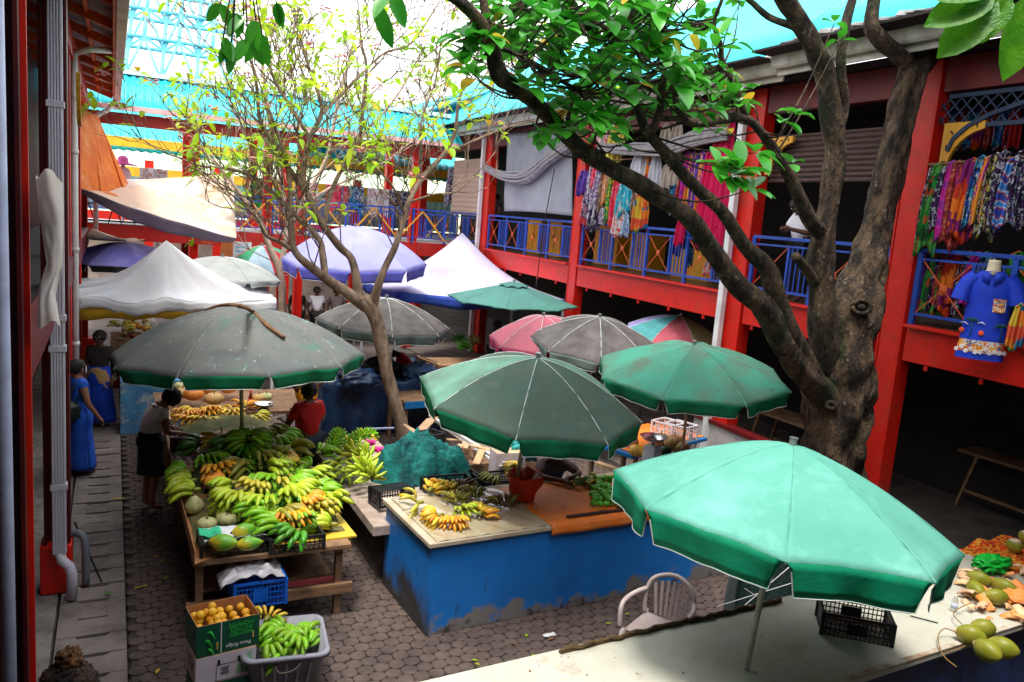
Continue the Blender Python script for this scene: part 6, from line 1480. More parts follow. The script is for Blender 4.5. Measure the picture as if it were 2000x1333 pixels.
person('figure in a blue and gold printed wrap in the shade of the white tent', q, math.radians(160), SKD, {}, shirt=DARK, sleeve=.5, skirt=(PRINT('wrap_bluegold', [(.01, .05, .42), (.01, .06, .5), (.38, .24, .1), (.01, .04, .35)], 5), .1, .26), hair=HAIR, h=1.68)
for px, py, lb, mt in ((615, 672, 'vendor in a white shirt behind the brown table under the lavender parasol', wt), (578, 672, 'vendor in dark clothes left of the one in white under the lavender parasol', DARK), (653, 672, 'vendor in a patterned top right of the one in white under the lavender parasol', PLD)):
    person(lb, at(px, py, 0), math.radians(180), SKD, {}, shirt=mt, trousers=DARK, hair=HAIR, h=1.7)
person('person in a bright red top bending over blue sheets behind the slender tree', at(795, 815, 0), math.radians(70), SKD, {'chest': (0, .14, 1.2), 'neckb': (0, .22, 1.28), 'neck': (0, .26, 1.3), 'head': (0, .33, 1.3), 'crown': (0, .39, 1.3), 'shL': (-.165, .2, 1.22), 'shR': (.165, .2, 1.22), 'elL': (-.2, .3, 1.0), 'elR': (.2, .3, 1.0), 'wrL': (-.15, .4, .85), 'wrR': (.15, .4, .85)}, shirt=RT, sleeve=.7, trousers=DARK, hair=HAIR, h=1.62)
# topmost fallen branch lying on the grey green parasol
ua = U_A[5]; n_ = 10
def on_A(px, py):
    """point of the canopy of the big parasol under a sight line"""
    d = ray(px, py).normalized(); ap, ax, R_, dr = U_A[1], U_A[2], 1.505, .587; best = None
    for i in range(400):
        p = CAM+d*(6+i*.02); rel = p-ap; hz = -rel.dot(ax); r_ = (rel+ax*hz).length
        if r_ < R_ and hz > dr*(r_/R_)**1.8: best = p; break
    return best+V((0, 0, .03)) if best else CAM+d*9
m = MB(); bp = [on_A(*q) for q in ((400, 606), (430, 597), (463, 597), (490, 612), (520, 640), (555, 665))]
m.tube([tuple(p) for p in smooth_path([tuple(p) for p in bp], 4)], [.012+.012*min(1, i/8) for i in range(21)], 7, nz=.5); m.tube([bp[2]+V((.02, 0, 0)), bp[3]+V((.02, -.12, .01))], .013, 6)
tagb(m, 'fallen_branch', M('dead_branch', (.22, .11, .05), .85, (.12, .06, .03), 14, bump=.4), 'brown dead branch lying across the top of the large grey green parasol', 'branch', smooth=True)
# ================= TREES =================
BARKM = M('bark_mossy', (.115, .072, .042), .92, (.026, .017, .011), 7, .42, .56, bump=1, bscale=26, stretch=(1, 1, .4), stain=[((.25, .2, .145), 13, .6, .65), ((.02, .035, .008), 2.6, .54, .68), ((.012, .009, .007), 22, .56, .64)])
bb = [n for n in BARKM.node_tree.nodes if n.type == 'BUMP'][0]; bb.inputs['Distance'].default_value = .08
BARK2 = M('bark_grey', (.36, .25, .18), .9, (.17, .11, .075), 9, .4, .62, bump=1, bscale=30, stretch=(1, 1, .4), stain=[((.42, .33, .26), 14, .58, .66), ((.05, .04, .035), 7, .58, .7)])
LEAF = M('leaf_deepgreen', (.025, .24, .015), .3, (.07, .38, .025), 2.5, trans=.35, spec=.6)
LEAFY = M('leaf_yellowgreen', (.27, .56, .012), .45, (.5, .64, .02), 2.2, trans=.5, spec=.4, rand=0)
LEAFO = M('leaf_turning', (.75, .42, .03), .5, (.5, .5, .05), 5, trans=.4)
FL = M('frangipani_pink', (.85, .25, .3), .6, (.8, .45, .45), 9, trans=.3)
def P4(px, py, Yd, wpx):
    p = dep(px, py, Yd); d = (p-CAM).length*.97; return (p.x, p.y, p.z, wpx/2*d/F_PX*.86)
def limb(mb, pts, k=5, n=10, nz=.25):
    sp = smooth_path([P4(*q) for q in pts], k); mb.tube([s[:3] for s in sp], [max(.004, s[3]) for s in sp], n, nz=nz)
    return [(V(s[:3]), s[3]) for s in sp]
def leaf(mb, base, d, up, L_, w_, droop=.25, mi=0):
    d = d.normalized(); side = d.cross(up)
    if side.length < .1: side = V((1, 0, 0)).cross(d)
    side.normalize(); nn = side.cross(d).normalized()
    n = 6; vs_ = []; mb.mi = mi
    for i in range(n+1):
        t = i/n; w2 = w_*(math.sin(PI*t**.9)**.62 if 0 < t < 1 else .02)*.5; c = base+d*(L_*t)-V((0, 0, 1))*(droop*L_*t*t)
        vs_ += [c-side*w2+nn*w2*.35, c, c+side*w2+nn*w2*.35]
    fs = []
    for i in range(n):
        a = i*3; fs += [(a, a+1, a+4, a+3), (a+1, a+2, a+5, a+4)]
    mb.add(vs_, fs)
def rosette(mb, p, d, n, L_, w_, rr, mats=(0,), wts=None, droop=.25, open_=1.0):
    u, v = basis(d)
    for k in range(n):
        a = 2*PI*k/n+rr.uniform(-.4, .4); dd = d*rr.uniform(.15, .7)+(u*math.cos(a)+v*math.sin(a))*open_
        leaf(mb, p+dd.normalized()*.02, dd, V((0, 0, 1)), L_*rr.uniform(.7, 1.15), w_*rr.uniform(.8, 1.15), droop*rr.uniform(0, 2), rr.choices(mats, wts)[0] if wts else mats[0])
T1 = thing('tree', 'big old tree with a thick knotted trunk, mossy limbs and deep green leaves', 'tree', (0, 0, 0))
b0 = dep(1625, 985, 7.0); T1.location = (b0.x, b0.y, 0)
m = MB(); limbs = []
tr_ = [P4(1618, 1120, 7.0, 175), P4(1622, 985, 7.0, 142), P4(1627, 900, 7.0, 130), P4(1630, 820, 7.0, 132), P4(1638, 750, 7.0, 140), P4(1645, 690, 7.0, 128), P4(1662, 620, 7.0, 118), P4(1690, 540, 7.05, 88), P4(1710, 450, 7.1, 62), P4(1740, 320, 7.1, 58), P4(1768, 190, 7.1, 52), P4(1790, 128, 7.1, 56)]
sp_ = smooth_path(tr_, 14); m.tube([s[:3] for s in sp_], [s[3] for s in sp_], 72, nz=.28)
limb(m, [(1618, 720, 6.95, 60), (1608, 640, 6.9, 62), (1603, 560, 6.9, 56), (1605, 487, 6.9, 52), (1622, 375, 6.9, 44), (1630, 300, 6.9, 44), (1625, 240, 6.9, 47), (1612, 150, 6.9, 45), (1592, 100, 6.85, 40), (1570, 56, 6.8, 38), (1535, 0, 6.7, 36), (1490, -50, 6.6, 34)], n=20)
L0 = [limb(m, [(1625, 790, 6.95, 70), (1573, 731, 6.85, 56), (1536, 681, 6.8, 54), (1495, 607, 6.7, 50), (1441, 557, 6.65, 46), (1395, 495, 6.6, 42), (1350, 430, 6.5, 40), (1256, 365, 6.4, 40), (1200, 335, 6.3, 38), (1147, 301, 6.2, 38), (1105, 262, 6.1, 36), (1050, 207, 6.0, 34), (1000, 165, 5.9, 36), (972, 140, 5.8, 40), (954, 70, 5.7, 30), (915, 18, 5.6, 26), (870, -12, 5.5, 22), (780, -50, 5.2, 16), (700, -62, 5.0, 12), (560, -60, 4.8, 9), (470, -55, 4.6, 6)], k=9, n=22)]
L0.append(limb(m, [(1600, 760, 6.9, 50), (1553, 665, 6.8, 44), (1524, 607, 6.75, 44), (1509, 557, 6.7, 42), (1495, 520, 6.7, 40), (1455, 480, 6.65, 32), (1406, 410, 6.6, 30), (1350, 357, 6.5, 28), (1300, 300, 6.4, 26), (1262, 255, 6.3, 22), (1240, 205, 6.2, 16), (1200, 180, 6.2, 11), (1160, 152, 6.2, 8)], n=12))
L0.append(limb(m, [(1600, 450, 6.85, 34), (1582, 431, 6.8, 32), (1560, 386, 6.75, 30), (1537, 337, 6.7, 26), (1500, 277, 6.6, 22), (1455, 231, 6.5, 20), (1380, 238, 6.4, 20), (1344, 237, 6.4, 17), (1322, 205, 6.3, 14), (1317, 165, 6.3, 10)], n=10))
L0.append(limb(m, [(1270, 265, 6.3, 20), (1289, 215, 6.3, 17), (1292, 175, 6.3, 18), (1300, 120, 6.3, 9), (1290, 60, 6.2, 6)], n=9))
L0.append(limb(m, [(1455, 228, 6.5, 16), (1434, 165, 6.4, 13), (1410, 118, 6.4, 11), (1407, 84, 6.3, 10), (1395, 45, 6.3, 9), (1410, 0, 6.2, 8), (1420, -40, 6.2, 6)], n=8))
L0.append(limb(m, [(955, 80, 5.7, 22), (948, 30, 5.7, 20), (940, -20, 5.7, 18)], n=9))
L0.append(limb(m, [(975, 95, 5.75, 12), (1000, 103, 5.8, 10), (1050, 132, 5.9, 10), (1125, 174, 6.0, 9), (1170, 192, 6.1, 7), (1215, 200, 6.1, 5)], n=8))
L0.append(limb(m, [(1040, -25, 6.0, 12), (1068, 0, 6.0, 12), (1110, 27, 6.0, 12), (1155, 42, 6.1, 12), (1206, 69, 6.1, 10), (1245, 100, 6.1, 6)], n=8))
L0.append(limb(m, [(1120, 174, 6.1, 8), (1200, 153, 6.1, 9), (1245, 162, 6.2, 9), (1285, 182, 6.2, 10)], n=8))
L0.append(limb(m, [(1108, 262, 6.1, 12), (1112, 215, 6.1, 13), (1127, 172, 6.1, 10)], n=8))
L0.append(limb(m, [(1150, 303, 6.15, 7), (1165, 262, 6.1, 6), (1190, 200, 6.1, 5), (1200, 130, 6.1, 4)], n=6))
for pts in ([(1640, 245, 6.9, 24), (1648, 200, 6.85, 23), (1642, 130, 6.8, 22), (1650, 60, 6.8, 20), (1668, -10, 6.8, 17)], [(1785, 135, 7.1, 34), (1752, 105, 7.1, 32), (1722, 78, 7.1, 34), (1702, 45, 7.1, 28), (1712, -30, 7.1, 24)], [(1790, 130, 7.1, 40), (1800, 70, 7.15, 38), (1835, 5, 7.2, 36), (1850, -40, 7.2, 34)], [(1795, 135, 7.05, 40), (1840, 75, 7.0, 34), (1880, 20, 6.9, 30), (1900, -40, 6.9, 26)], [(1570, 60, 6.8, 20), (1540, 48, 6.8, 16), (1500, 33, 6.7, 14), (1455, -8, 6.7, 12)], [(1598, 560, 6.9, 26), (1572, 522, 6.8, 22), (1552, 500, 6.7, 19)]): limb(m, pts, n=9)
# knots: a raised ring round a dark hollow
for px, py, r_ in ((1683, 600, .1), (1690, 632, .06), (1623, 792, .05), (1665, 905, .07)):
    c = dep(px, py, 6.62); nrm = (CAM-c).normalized(); u_, v_ = basis(nrm); c = dep(px, py, 6.7)
    m.tube([c+(u_*math.cos(a)*1.0+v_*math.sin(a)*.8)*r_ for a in [2*PI*q/14 for q in range(15)]], .028, 8, nz=.5)
m.build('trunk', BARKM, T1, smooth=True)
for px, py, r_ in ((1683, 600, .075), (1690, 632, .045)):
    km = MB(); c = dep(px, py, 6.73); km.ell(c, (r_, r_, r_*.8), 12, 8); km.build('knot_hollow', DARK, T1, smooth=True)
cm = MB(); tw = MB(); rr = random.Random(17)
pool = [(p, r) for L_ in L0 for p, r in L_]
def target(px, py, Yd, n, size, crown=cm, dl=(0, 0, 1), droop=.3, mi=(0,), wts=None):
    p = dep(px, py, Yd); cand = min(pool, key=lambda q: (q[0]-p).length)
    a = cand[0]; mid = a.lerp(p, .5)+V((rr.uniform(-.06, .06), rr.uniform(-.06, .06), -.05-rr.uniform(0, .06)))
    tw.tube([tuple(s) for s in smooth_path([tuple(a), tuple(mid), tuple(p)], 4)], [max(.004, .013-.001*i) for i in range(9)], 5)
    rosette(crown, p, (V(dl)+(p-a).normalized()*.7).normalized(), n, size, size*.56, rr, mi, wts, droop)
for k in range(230):
    px = rr.gauss(1205, 165); py = rr.uniform(-60, 275)
    if px > 1470 or px < 905: px = rr.uniform(930, 1450)
    if py > 200 and rr.random() < .45: py -= 130
    if py > 190 and px < 1060: py -= 150
    target(px, py, rr.uniform(5.3, 7.4), rr.randint(3, 7), rr.uniform(.15, .25), mi=(0, 1), wts=(.96, .04))
for px, py, Yd, n, s in ((1430, 345, 5.2, 9, .27), (1445, 330, 5.1, 6, .26), (1400, 320, 5.3, 5, .24), (1475, 300, 5.3, 6, .22), (1470, 370, 5.2, 5, .24), (1555, 225, 6.3, 8, .22), (1530, 240, 6.3, 5, .2), (1545, 320, 6.3, 4, .2), (1150, 225, 5.6, 7, .27), (1165, 250, 5.6, 6, .26), (1190, 232, 5.7, 5, .25), (1205, 282, 5.9, 4, .17), (1630, 45, 6.7, 3, .2), (1640, 80, 6.7, 3, .18), (1320, 170, 5.6, 6, .28), (1345, 150, 5.6, 5, .26), (905, 75, 5.6, 7, .2), (920, 110, 5.6, 5, .2)):
    target(px, py, Yd, n, s)
for px, py, Yd, s in ((735, 5, 4.0, .16), (762, -15, 4.0, .14), (436, 75, 4.2, .1), (452, 84, 4.2, .11), (484, 78, 4.2, .11), (500, 40, 4.2, .1), (476, 30, 4.3, .1), (512, 66, 4.3, .12), (430, 8, 4.3, .1), (540, 5, 4.3, .09), (455, 25, 4.3, .09)):
    p = dep(px, py, Yd); a_ = min(pool, key=lambda q: (q[0]-p-V((0, 0, .6))).length)[0]; tw.tube([a_, a_.lerp(p, .5)+V((0, 0, .12)), p], .004, 4)
    for q in range(1 if s > .15 else 2): leaf(cm, p, V((rr.uniform(-.9, .9), rr.uniform(-.6, .6), -.8)), V((rr.uniform(-1, .4), -.8, 0)), s*rr.uniform(.9, 1.2), s*.55, .25)
for (px, py), (dx, dy), s in (((1945, -8), (-.9, -.35), .24), ((1950, 0), (-.75, -.75), .25), ((1975, -12), (-.5, -.7), .2), ((2010, -10), (-.15, -1), .27), ((1940, -20), (-1, -.1), .2)):
    p = dep(px, py, 1.75); rt_ = V((.893, -.443, .078)); leaf(cm, p, rt_*dx+V((0, 0, 1))*dy, V((-.3, -.9, .5)), s, s*.5, .05, 2)
tw.tube([dep(1940, -25, 1.75), dep(1990, -20, 1.75), dep(2060, -60, 1.8), dep(2150, -260, 3.2), dep(1990, -140, 6.0), dep(1900, -40, 6.9)], .006, 5)
cm.build('crown', [LEAF, LEAFO, M('leaf_bright', (.06, .26, .012), .35, (.13, .36, .02), 14, trans=.45, spec=.5, bump=.5, bscale=30)], T1, smooth=True); tw.build('twig', BARKM, T1, smooth=True)

# ---- slender frangipani in the middle ----
T2 = thing('tree', 'slender frangipani with a leaning trunk, bare forking branches and sparse yellow green leaves', 'tree', (0, 0, 0))
b0 = at(800, 880, 0); T2.location = b0
m = MB(); Yt = b0.y; starts = []
def LB_(pts, n=9):
    L_ = limb(m, pts, n=n, nz=.3); starts.append(L_); return L_
Y0 = 12.0
_P4 = P4
def P4(px, py, Yd, wpx, f=.8): return _P4(px, py, Yd, wpx*f)
LB_([(806, 905, Y0, 54), (790, 850, Y0, 44), (772, 790, Y0, 36), (752, 710, Y0, 36), (738, 640, Y0, 40), (722, 598, Y0, 46), (705, 580, Y0, 34)], 14); starts.pop()
LB_([(728, 610, Y0, 36), (680, 573, Y0-.1, 32), (639, 546, Y0-.2, 28), (612, 525, Y0-.3, 24), (578, 495, Y0-.4, 22), (569, 455, Y0-.4, 17), (568, 417, Y0-.4, 15), (566, 367, Y0-.4, 13), (560, 320, Y0-.4, 11), (545, 270, Y0-.5, 9), (520, 200, Y0-.5, 7)])
LB_([(572, 490, Y0-.4, 14), (545, 472, Y0-.5, 11), (520, 460, Y0-.6, 9), (505, 430, Y0-.6, 7), (480, 405, Y0-.7, 6)])
LB_([(636, 545, Y0-.2, 22), (630, 500, Y0-.1, 19), (624, 468, Y0, 17), (585, 428, Y0+.1, 14), (551, 394, Y0+.2, 12), (500, 350, Y0+.3, 10), (450, 330, Y0+.4, 8), (395, 325, Y0+.4, 6), (340, 305, Y0+.5, 4)])
LB_([(702, 590, Y0, 30), (696, 545, Y0+.1, 24), (686, 505, Y0+.1, 22), (666, 485, Y0+.1, 21), (639, 451, Y0, 21), (619, 421, Y0, 20), (601, 381, Y0, 18), (561, 324, Y0, 14), (520, 260, Y0, 12), (506, 226, Y0, 10), (500, 160, Y0, 8), (478, 90, Y0, 6), (450, 40, Y0, 5)])
LB_([(600, 380, Y0, 14), (591, 350, Y0, 14), (596, 318, Y0, 13), (605, 270, Y0-.1, 13), (628, 223, Y0-.1, 11), (618, 169, Y0-.2, 9), (598, 118, Y0-.2, 7), (585, 60, Y0-.2, 5)])
LB_([(628, 225, Y0-.1, 9), (669, 182, Y0, 9), (709, 142, Y0, 8), (750, 105, Y0+.1, 7), (804, 84, Y0+.1, 6), (848, 20, Y0+.2, 5)])
LB_([(605, 268, Y0-.1, 10), (567, 209, Y0, 10), (530, 142, Y0+.1, 8), (520, 68, Y0+.2, 7), (505, 5, Y0+.2, 5)])
LB_([(634, 440, Y0, 14), (645, 381, Y0+.2, 14), (675, 317, Y0+.3, 12), (702, 270, Y0+.4, 11), (709, 209, Y0+.4, 10), (716, 135, Y0+.4, 8), (706, 84, Y0+.4, 6), (700, 20, Y0+.4, 5)])
LB_([(726, 605, Y0, 34), (740, 553, Y0-.1, 24), (754, 519, Y0-.1, 21), (774, 478, Y0-.2, 19), (788, 428, Y0-.2, 17), (799, 395, Y0-.2, 15), (824, 348, Y0-.1, 15), (865, 304, Y0, 13), (888, 260, Y0, 11), (895, 203, Y0, 9), (915, 142, Y0, 7), (940, 90, Y0, 5)])
LB_([(868, 302, Y0, 9), (932, 273, Y0-.2, 8), (990, 250, Y0-.3, 6), (1050, 235, Y0-.4, 4)])
LB_([(820, 352, Y0-.1, 9), (821, 300, Y0-.3, 8), (824, 230, Y0-.4, 6), (850, 160, Y0-.4, 5), (860, 90, Y0-.5, 4)])
LB_([(800, 395, Y0-.2, 8), (850, 380, Y0-.5, 6), (890, 375, Y0-.7, 5), (925, 345, Y0-.8, 3)])
LB_([(790, 420, Y0-.2, 8), (770, 370, Y0-.6, 7), (735, 330, Y0-.8, 6), (700, 310, Y0-1, 4)])
m.build('trunk', BARK2, T2, smooth=True)
cm = MB(); tw = MB(); rr = random.Random(23); tips = []
def grow(p, d, r, L_, dep_):
    d2 = (d+V((rr.uniform(-.35, .35), rr.uniform(-.35, .35), rr.uniform(-.05, .4)))).normalized()
    q1 = p+d*L_*.5; q2 = q1+d2*L_*.5
    tw.tube([p, q1, q2], [r, r*.85, r*.75], 5)
    if dep_ == 0 or r < .004: tips.append((q2, d2)); return
    for k in range(2 if rr.random() < .6 else 3):
        a = rr.uniform(0, 2*PI); u, v = basis(d2); nd = (d2+(u*math.cos(a)+v*math.sin(a))*rr.uniform(.45, .9)+V((0, 0, .25))).normalized()
        grow(q2, nd, r*.75, L_*rr.uniform(.7, .95), dep_-1)
for L_ in starts:
    n = len(L_)
    for i in range(n//4, n, 3):
        p, r = L_[i]; p2 = L_[min(i+1, n-1)][0]; d = (p2-p); d = d.normalized() if d.length > 1e-6 else V((0, 0, 1)); u, v = basis(d); a = rr.uniform(0, 2*PI)
        grow(p, (d*.6+(u*math.cos(a)+v*math.sin(a))*.9+V((0, 0, .3))).normalized(), min(.013, r*.55), rr.uniform(.4, .65), 3)
    p, r = L_[-1]; d = (L_[-1][0]-L_[-3][0]).normalized(); grow(p, d, max(.009, r*.7), .5, 3)
for p, d in tips:
    if rr.random() < .42:
        rosette(cm, p, d, rr.randint(1, 4), rr.uniform(.13, .22), rr.uniform(.07, .1), rr, (0, 1), (.93, .07), .3)
    if rr.random() < .035:
        for q in range(8): cm.mi = 2; cm.ell(p+V((rr.uniform(-.08, .08), rr.uniform(-.08, .08), rr.uniform(0, .08))), (.025, .025, .012), 6, 4)
cm.build('crown', [LEAFY, LEAFO, FL], T2, smooth=True); tw.build('twig', BARK2, T2, smooth=True)
# ---- third, pale tree further back ----
T3 = thing('tree', 'pale barked frangipani further back beside the red and green parasol', 'tree', (0, 0, 0))
Y3 = 19.0; b0 = dep(552, 640, Y3); T3.location = (b0.x, b0.y, 0)
m = MB(); starts = []
LB_([(553, 720, Y3, 24), (552, 612, Y3, 22), (549, 540, Y3, 20), (525, 480, Y3, 17), (510, 440, Y3, 14), (470, 380, Y3, 11), (430, 330, Y3, 8), (380, 280, Y3, 5)], 10)
LB_([(548, 530, Y3, 15), (560, 440, Y3, 13), (548, 350, Y3, 11), (530, 260, Y3, 10), (515, 150, Y3, 8), (505, 40, Y3, 6)])
LB_([(560, 450, Y3, 11), (600, 380, Y3, 10), (640, 300, Y3, 9), (660, 200, Y3, 8), (690, 90, Y3, 6)])
LB_([(640, 300, Y3, 8), (720, 250, Y3, 7), (780, 180, Y3, 6), (830, 90, Y3, 5)])
LB_([(560, 430, Y3, 9), (640, 370, Y3, 8), (730, 330, Y3, 7), (800, 280, Y3, 5), (880, 210, Y3, 4)])
BARK3 = M('bark_pale', (.5, .36, .27), .85, (.34, .24, .18), 9, bump=.5, bscale=30)
m.build('trunk', BARK3, T3, smooth=True); cm = MB(); tw = MB(); tips = []
for L_ in starts:
    n = len(L_)
    for i in range(n//3, n, 3):
        p, r = L_[i]; p2 = L_[min(i+1, n-1)][0]; d = (p2-p); d = d.normalized() if d.length > 1e-6 else V((0, 0, 1)); u, v = basis(d); a = rr.uniform(0, 2*PI)
        grow(p, (d*.6+(u*math.cos(a)+v*math.sin(a))*.9+V((0, 0, .25))).normalized(), .016, rr.uniform(.5, .8), 3)
for p, d in tips:
    if rr.random() < .8: rosette(cm, p, d, rr.randint(2, 4), rr.uniform(.15, .24), .09, rr, (0, 1), (.9, .1), .3)
cm.build('crown', [LEAFY, LEAFO], T3, smooth=True); tw.build('twig', BARK3, T3, smooth=True)
# ================= HANGING CLOTHES ON THE GALLERY =================
PR = {
 'purple': PRINT('print_purple', [(.15, .06, .4), (.22, .12, .55), (.12, .05, .3)], 14), 'blackpink': PRINT('print_blackpink', [(.02, .015, .03), (.03, .02, .04), (.7, .25, .4), (.6, .5, .6)], 26),
 'redpink': PRINT('print_redpink', [(.85, .05, .12), (.9, .2, .3), (.85, .1, .1)], 10), 'whitepur': PRINT('print_whitepurple', [(.75, .72, .8), (.8, .78, .82), (.3, .08, .4), (.1, .05, .2)], 22),
 'brown': PRINT('print_brown', [(.25, .12, .08), (.55, .42, .35), (.12, .06, .05), (.4, .25, .18)], 18), 'whiteprint': PRINT('print_white', [(.78, .76, .8), (.8, .8, .82), (.6, .25, .2), (.7, .7, .75)], 20),
 'orangew': PRINT('print_orangewhite', [(.85, .4, .15), (.8, .7, .65), (.8, .3, .1)], 16), 'greenp': PRINT('print_green', [(.03, .3, .06), (.02, .15, .05), (.75, .55, .05), (.05, .4, .1)], 20),
 'cyan': PRINT('print_cyan', [(.04, .5, .65), (.1, .6, .7), (.7, .8, .85), (.03, .4, .6)], 13), 'bluew': PRINT('print_bluewhite', [(.45, .6, .8), (.75, .78, .85), (.2, .35, .7)], 17),
 'redw': PRINT('print_redwhite', [(.8, .78, .8), (.85, .8, .8), (.85, .08, .06), (.8, .3, .35)], 16), 'tie': PRINT('print_tiedye', [(.85, .25, .03), (.08, .35, .1), (.7, .5, .05), (.02, .2, .4), (.75, .1, .05)], 7),
 'yellow': M('cloth_yellow', (.85, .72, .15), .8, (.78, .62, .12), 5, trans=.2), 'white': M('cloth_white', (.72, .72, .8), .8, (.62, .62, .72), 5, trans=.2), 'lace': M('cloth_lace', (.7, .6, .52), .8, (.5, .42, .36), 30, trans=.2),
 'pink': M('cloth_hotpink', (.85, .02, .16), .75, (.75, .015, .12), 4, trans=.25), 'magenta': PRINT('print_magenta', [(.65, .03, .35), (.75, .05, .45), (.4, .05, .4)], 5, kind='z'), 'red': M('cloth_red', (.6, .02, .02), .75, (.45, .015, .02), 5, trans=.2),
 'redbr': PRINT('print_redbrown', [(.4, .03, .03), (.2, .03, .03), (.6, .15, .1)], 22), 'stripe': PRINT('print_stripe', [(.85, .3, .03), (.5, .03, .35), (.85, .6, .05), (.3, .05, .5)], 7, kind='y'),
 'dark': PRINT('print_dark', [(.015, .015, .03), (.02, .02, .04), (.5, .5, .55), (.1, .02, .15)], 22), 'dkgreen': PRINT('print_darkgreen', [(.03, .3, .05), (.02, .1, .03), (.6, .1, .03), (.1, .4, .08)], 9),
 'orange': PRINT('print_orange', [(.8, .1, .01), (.85, .2, .02), (.6, .04, .02), (.25, .02, .15)], 7), 'blueteal': PRINT('print_blueteal', [(.03, .12, .45), (.05, .35, .5), (.02, .02, .05), (.6, .6, .65)], 16), 'ykw': PRINT('print_yellowblack', [(.02, .02, .02), (.55, .45, .08), (.03, .03, .02), (.5, .5, .45)], 20),
 'sky': PRINT('print_sky', [(.1, .35, .8), (.6, .7, .85), (.6, .08, .1), (.05, .1, .5)], 6, kind='z')}
grn = random.Random(31)
def garment(px, y0, y1, wpx, key, label, off=.14, group='clothes hanging on the gallery', taper=.55, name='hanging_garment', cat='garment'):
    p = rb(px, y0, off); q = rb(px, y1, off); L_ = p.z-q.z; dd = (p-CAM).length; w_ = wpx*1.45/F_PX*dd*.97
    d = V((.55, -.83, 0)).normalized(); nrm = V((-.83, -.55, 0)); ph = grn.uniform(0, 6); nf = grn.uniform(2.2, 4.2); sk = grn.uniform(-.08, .08)
    m = MB()
    def f(s, t):
        ww = w_*(taper+(1-taper)*min(1, t*2.2)); x_ = (s-.5)*ww
        fold = .035*math.sin(s*nf*2*PI+ph+t*1.2)*(.5+t)+.02*math.sin(s*11+ph*2+t*3)
        zz = L_*t*(1+.07*math.sin(s*7+ph)*t)
        return V((p.x, p.y, p.z))+d*(x_+sk*t*L_*.5)+nrm*fold-V((0, 0, zz))
    m.grid(f, 16, 16)
    # gathered top looped over its hanger
    m.tube([p+d*(w_*taper*.5)+V((0, 0, -.01)), p+V((0, 0, .035)), p-d*(w_*taper*.5)+V((0, 0, -.01))], .012, 6)
    return tagb(m, name, PR[key], label, cat, group, smooth=True, thick=.006)
G_ = [(1142, 335, 382, 18, 'purple', 'purple blouse at the left end of the hanging clothes'), (1148, 375, 425, 16, 'blackpink', 'black and pink print below the purple blouse'), (1141, 410, 440, 12, 'redpink', 'small pink red cloth at the lower left of the hanging clothes'),
 (1156, 328, 398, 12, 'whitepur', 'white and purple blouse second from the left'), (1165, 322, 372, 14, 'redpink', 'pink patterned top among the first hanging clothes'), (1170, 335, 440, 15, 'whitepur', 'long white and purple floral dress'), (1164, 400, 452, 18, 'dark', 'black printed hem low in the left cluster'),
 (1180, 330, 415, 14, 'brown', 'brown printed dress in the left cluster'), (1188, 330, 400, 12, 'orangew', 'orange and white top in the left cluster'), (1177, 410, 440, 12, 'whitepur', 'violet flowered hem in the left cluster'), (1197, 342, 435, 16, 'greenp', 'green and yellow printed dress'),
 (1206, 345, 442, 15, 'redpink', 'plain coral pink dress beside the green one'), (1217, 355, 425, 14, 'cyan', 'turquoise and white top'), (1212, 395, 462, 18, 'redw', 'white dress with red flowers hanging lowest'), (1230, 355, 415, 14, 'cyan', 'bright turquoise top'), (1224, 420, 463, 12, 'bluew', 'pale blue and white hem'),
 (1243, 368, 430, 16, 'brown', 'dusty pink dress by the turquoise top'), (1255, 375, 452, 24, 'tie', 'tie dyed sarong in orange and green'), (1182, 245, 285, 22, 'redw', 'white blouse with red flowers above the net cloth'), (1207, 245, 315, 26, 'yellow', 'plain yellow dress above the net cloth'),
 (1255, 298, 358, 30, 'white', 'plain white skirt behind the slanting limb'), (1268, 300, 365, 7, 'tie', 'narrow rainbow scarf beside the white skirt'), (1283, 298, 385, 20, 'white', 'long white dress behind the slanting limb'), (1303, 325, 370, 14, 'lace', 'cream lace top'), (1318, 330, 365, 14, 'lace', 'beige lace top right of the cream one'),
 (1302, 245, 300, 16, 'lace', 'pinkish tasselled shawl high under the eaves'), (1325, 240, 305, 18, 'lace', 'salmon tasselled shawl high under the eaves'), (1318, 365, 420, 16, 'blueteal', 'dark blue dress below the cream lace'), (1332, 355, 400, 16, 'redbr', 'rust red printed dress'), (1345, 300, 400, 14, 'magenta', 'magenta and violet striped sarong'),
 (1356, 300, 430, 12, 'stripe', 'orange striped sarong'), (1365, 305, 440, 12, 'purple', 'violet sarong beside the striped ones'), (1374, 300, 445, 14, 'stripe', 'yellow and orange sarong beside the hot pink ones'), (1334, 415, 480, 12, 'pink', 'hot pink scarf hanging in front of the railing'), (1322, 470, 500, 16, 'purple', 'violet print cloth hanging over the railing'),
 (1390, 300, 470, 24, 'pink', 'long hot pink sarong, first of the pink ones'), (1408, 265, 480, 26, 'pink', 'broad hot pink sarong in the middle of the pink ones'), (1426, 240, 490, 26, 'pink', 'longest hot pink sarong next to the white downpipe'), (1405, 440, 505, 16, 'pink', 'pointed hot pink hem hanging below the limb'), (1418, 230, 290, 26, 'red', 'red sarong high beside the white downpipe'), (1375, 225, 280, 24, 'redbr', 'dark red printed sarong under the eaves'),
 (1350, 470, 520, 12, 'blueteal', 'blue printed cloth behind the railing'), (1386, 510, 540, 14, 'redw', 'white and red cloth low behind the railing')]
for px, y0, y1, w_, k, lb in G_: garment(px, y0, y1, w_, k, lb+(' on the gallery' if len(lb.split()) < 6 else ''), .14 if y0 < 460 else -.15)
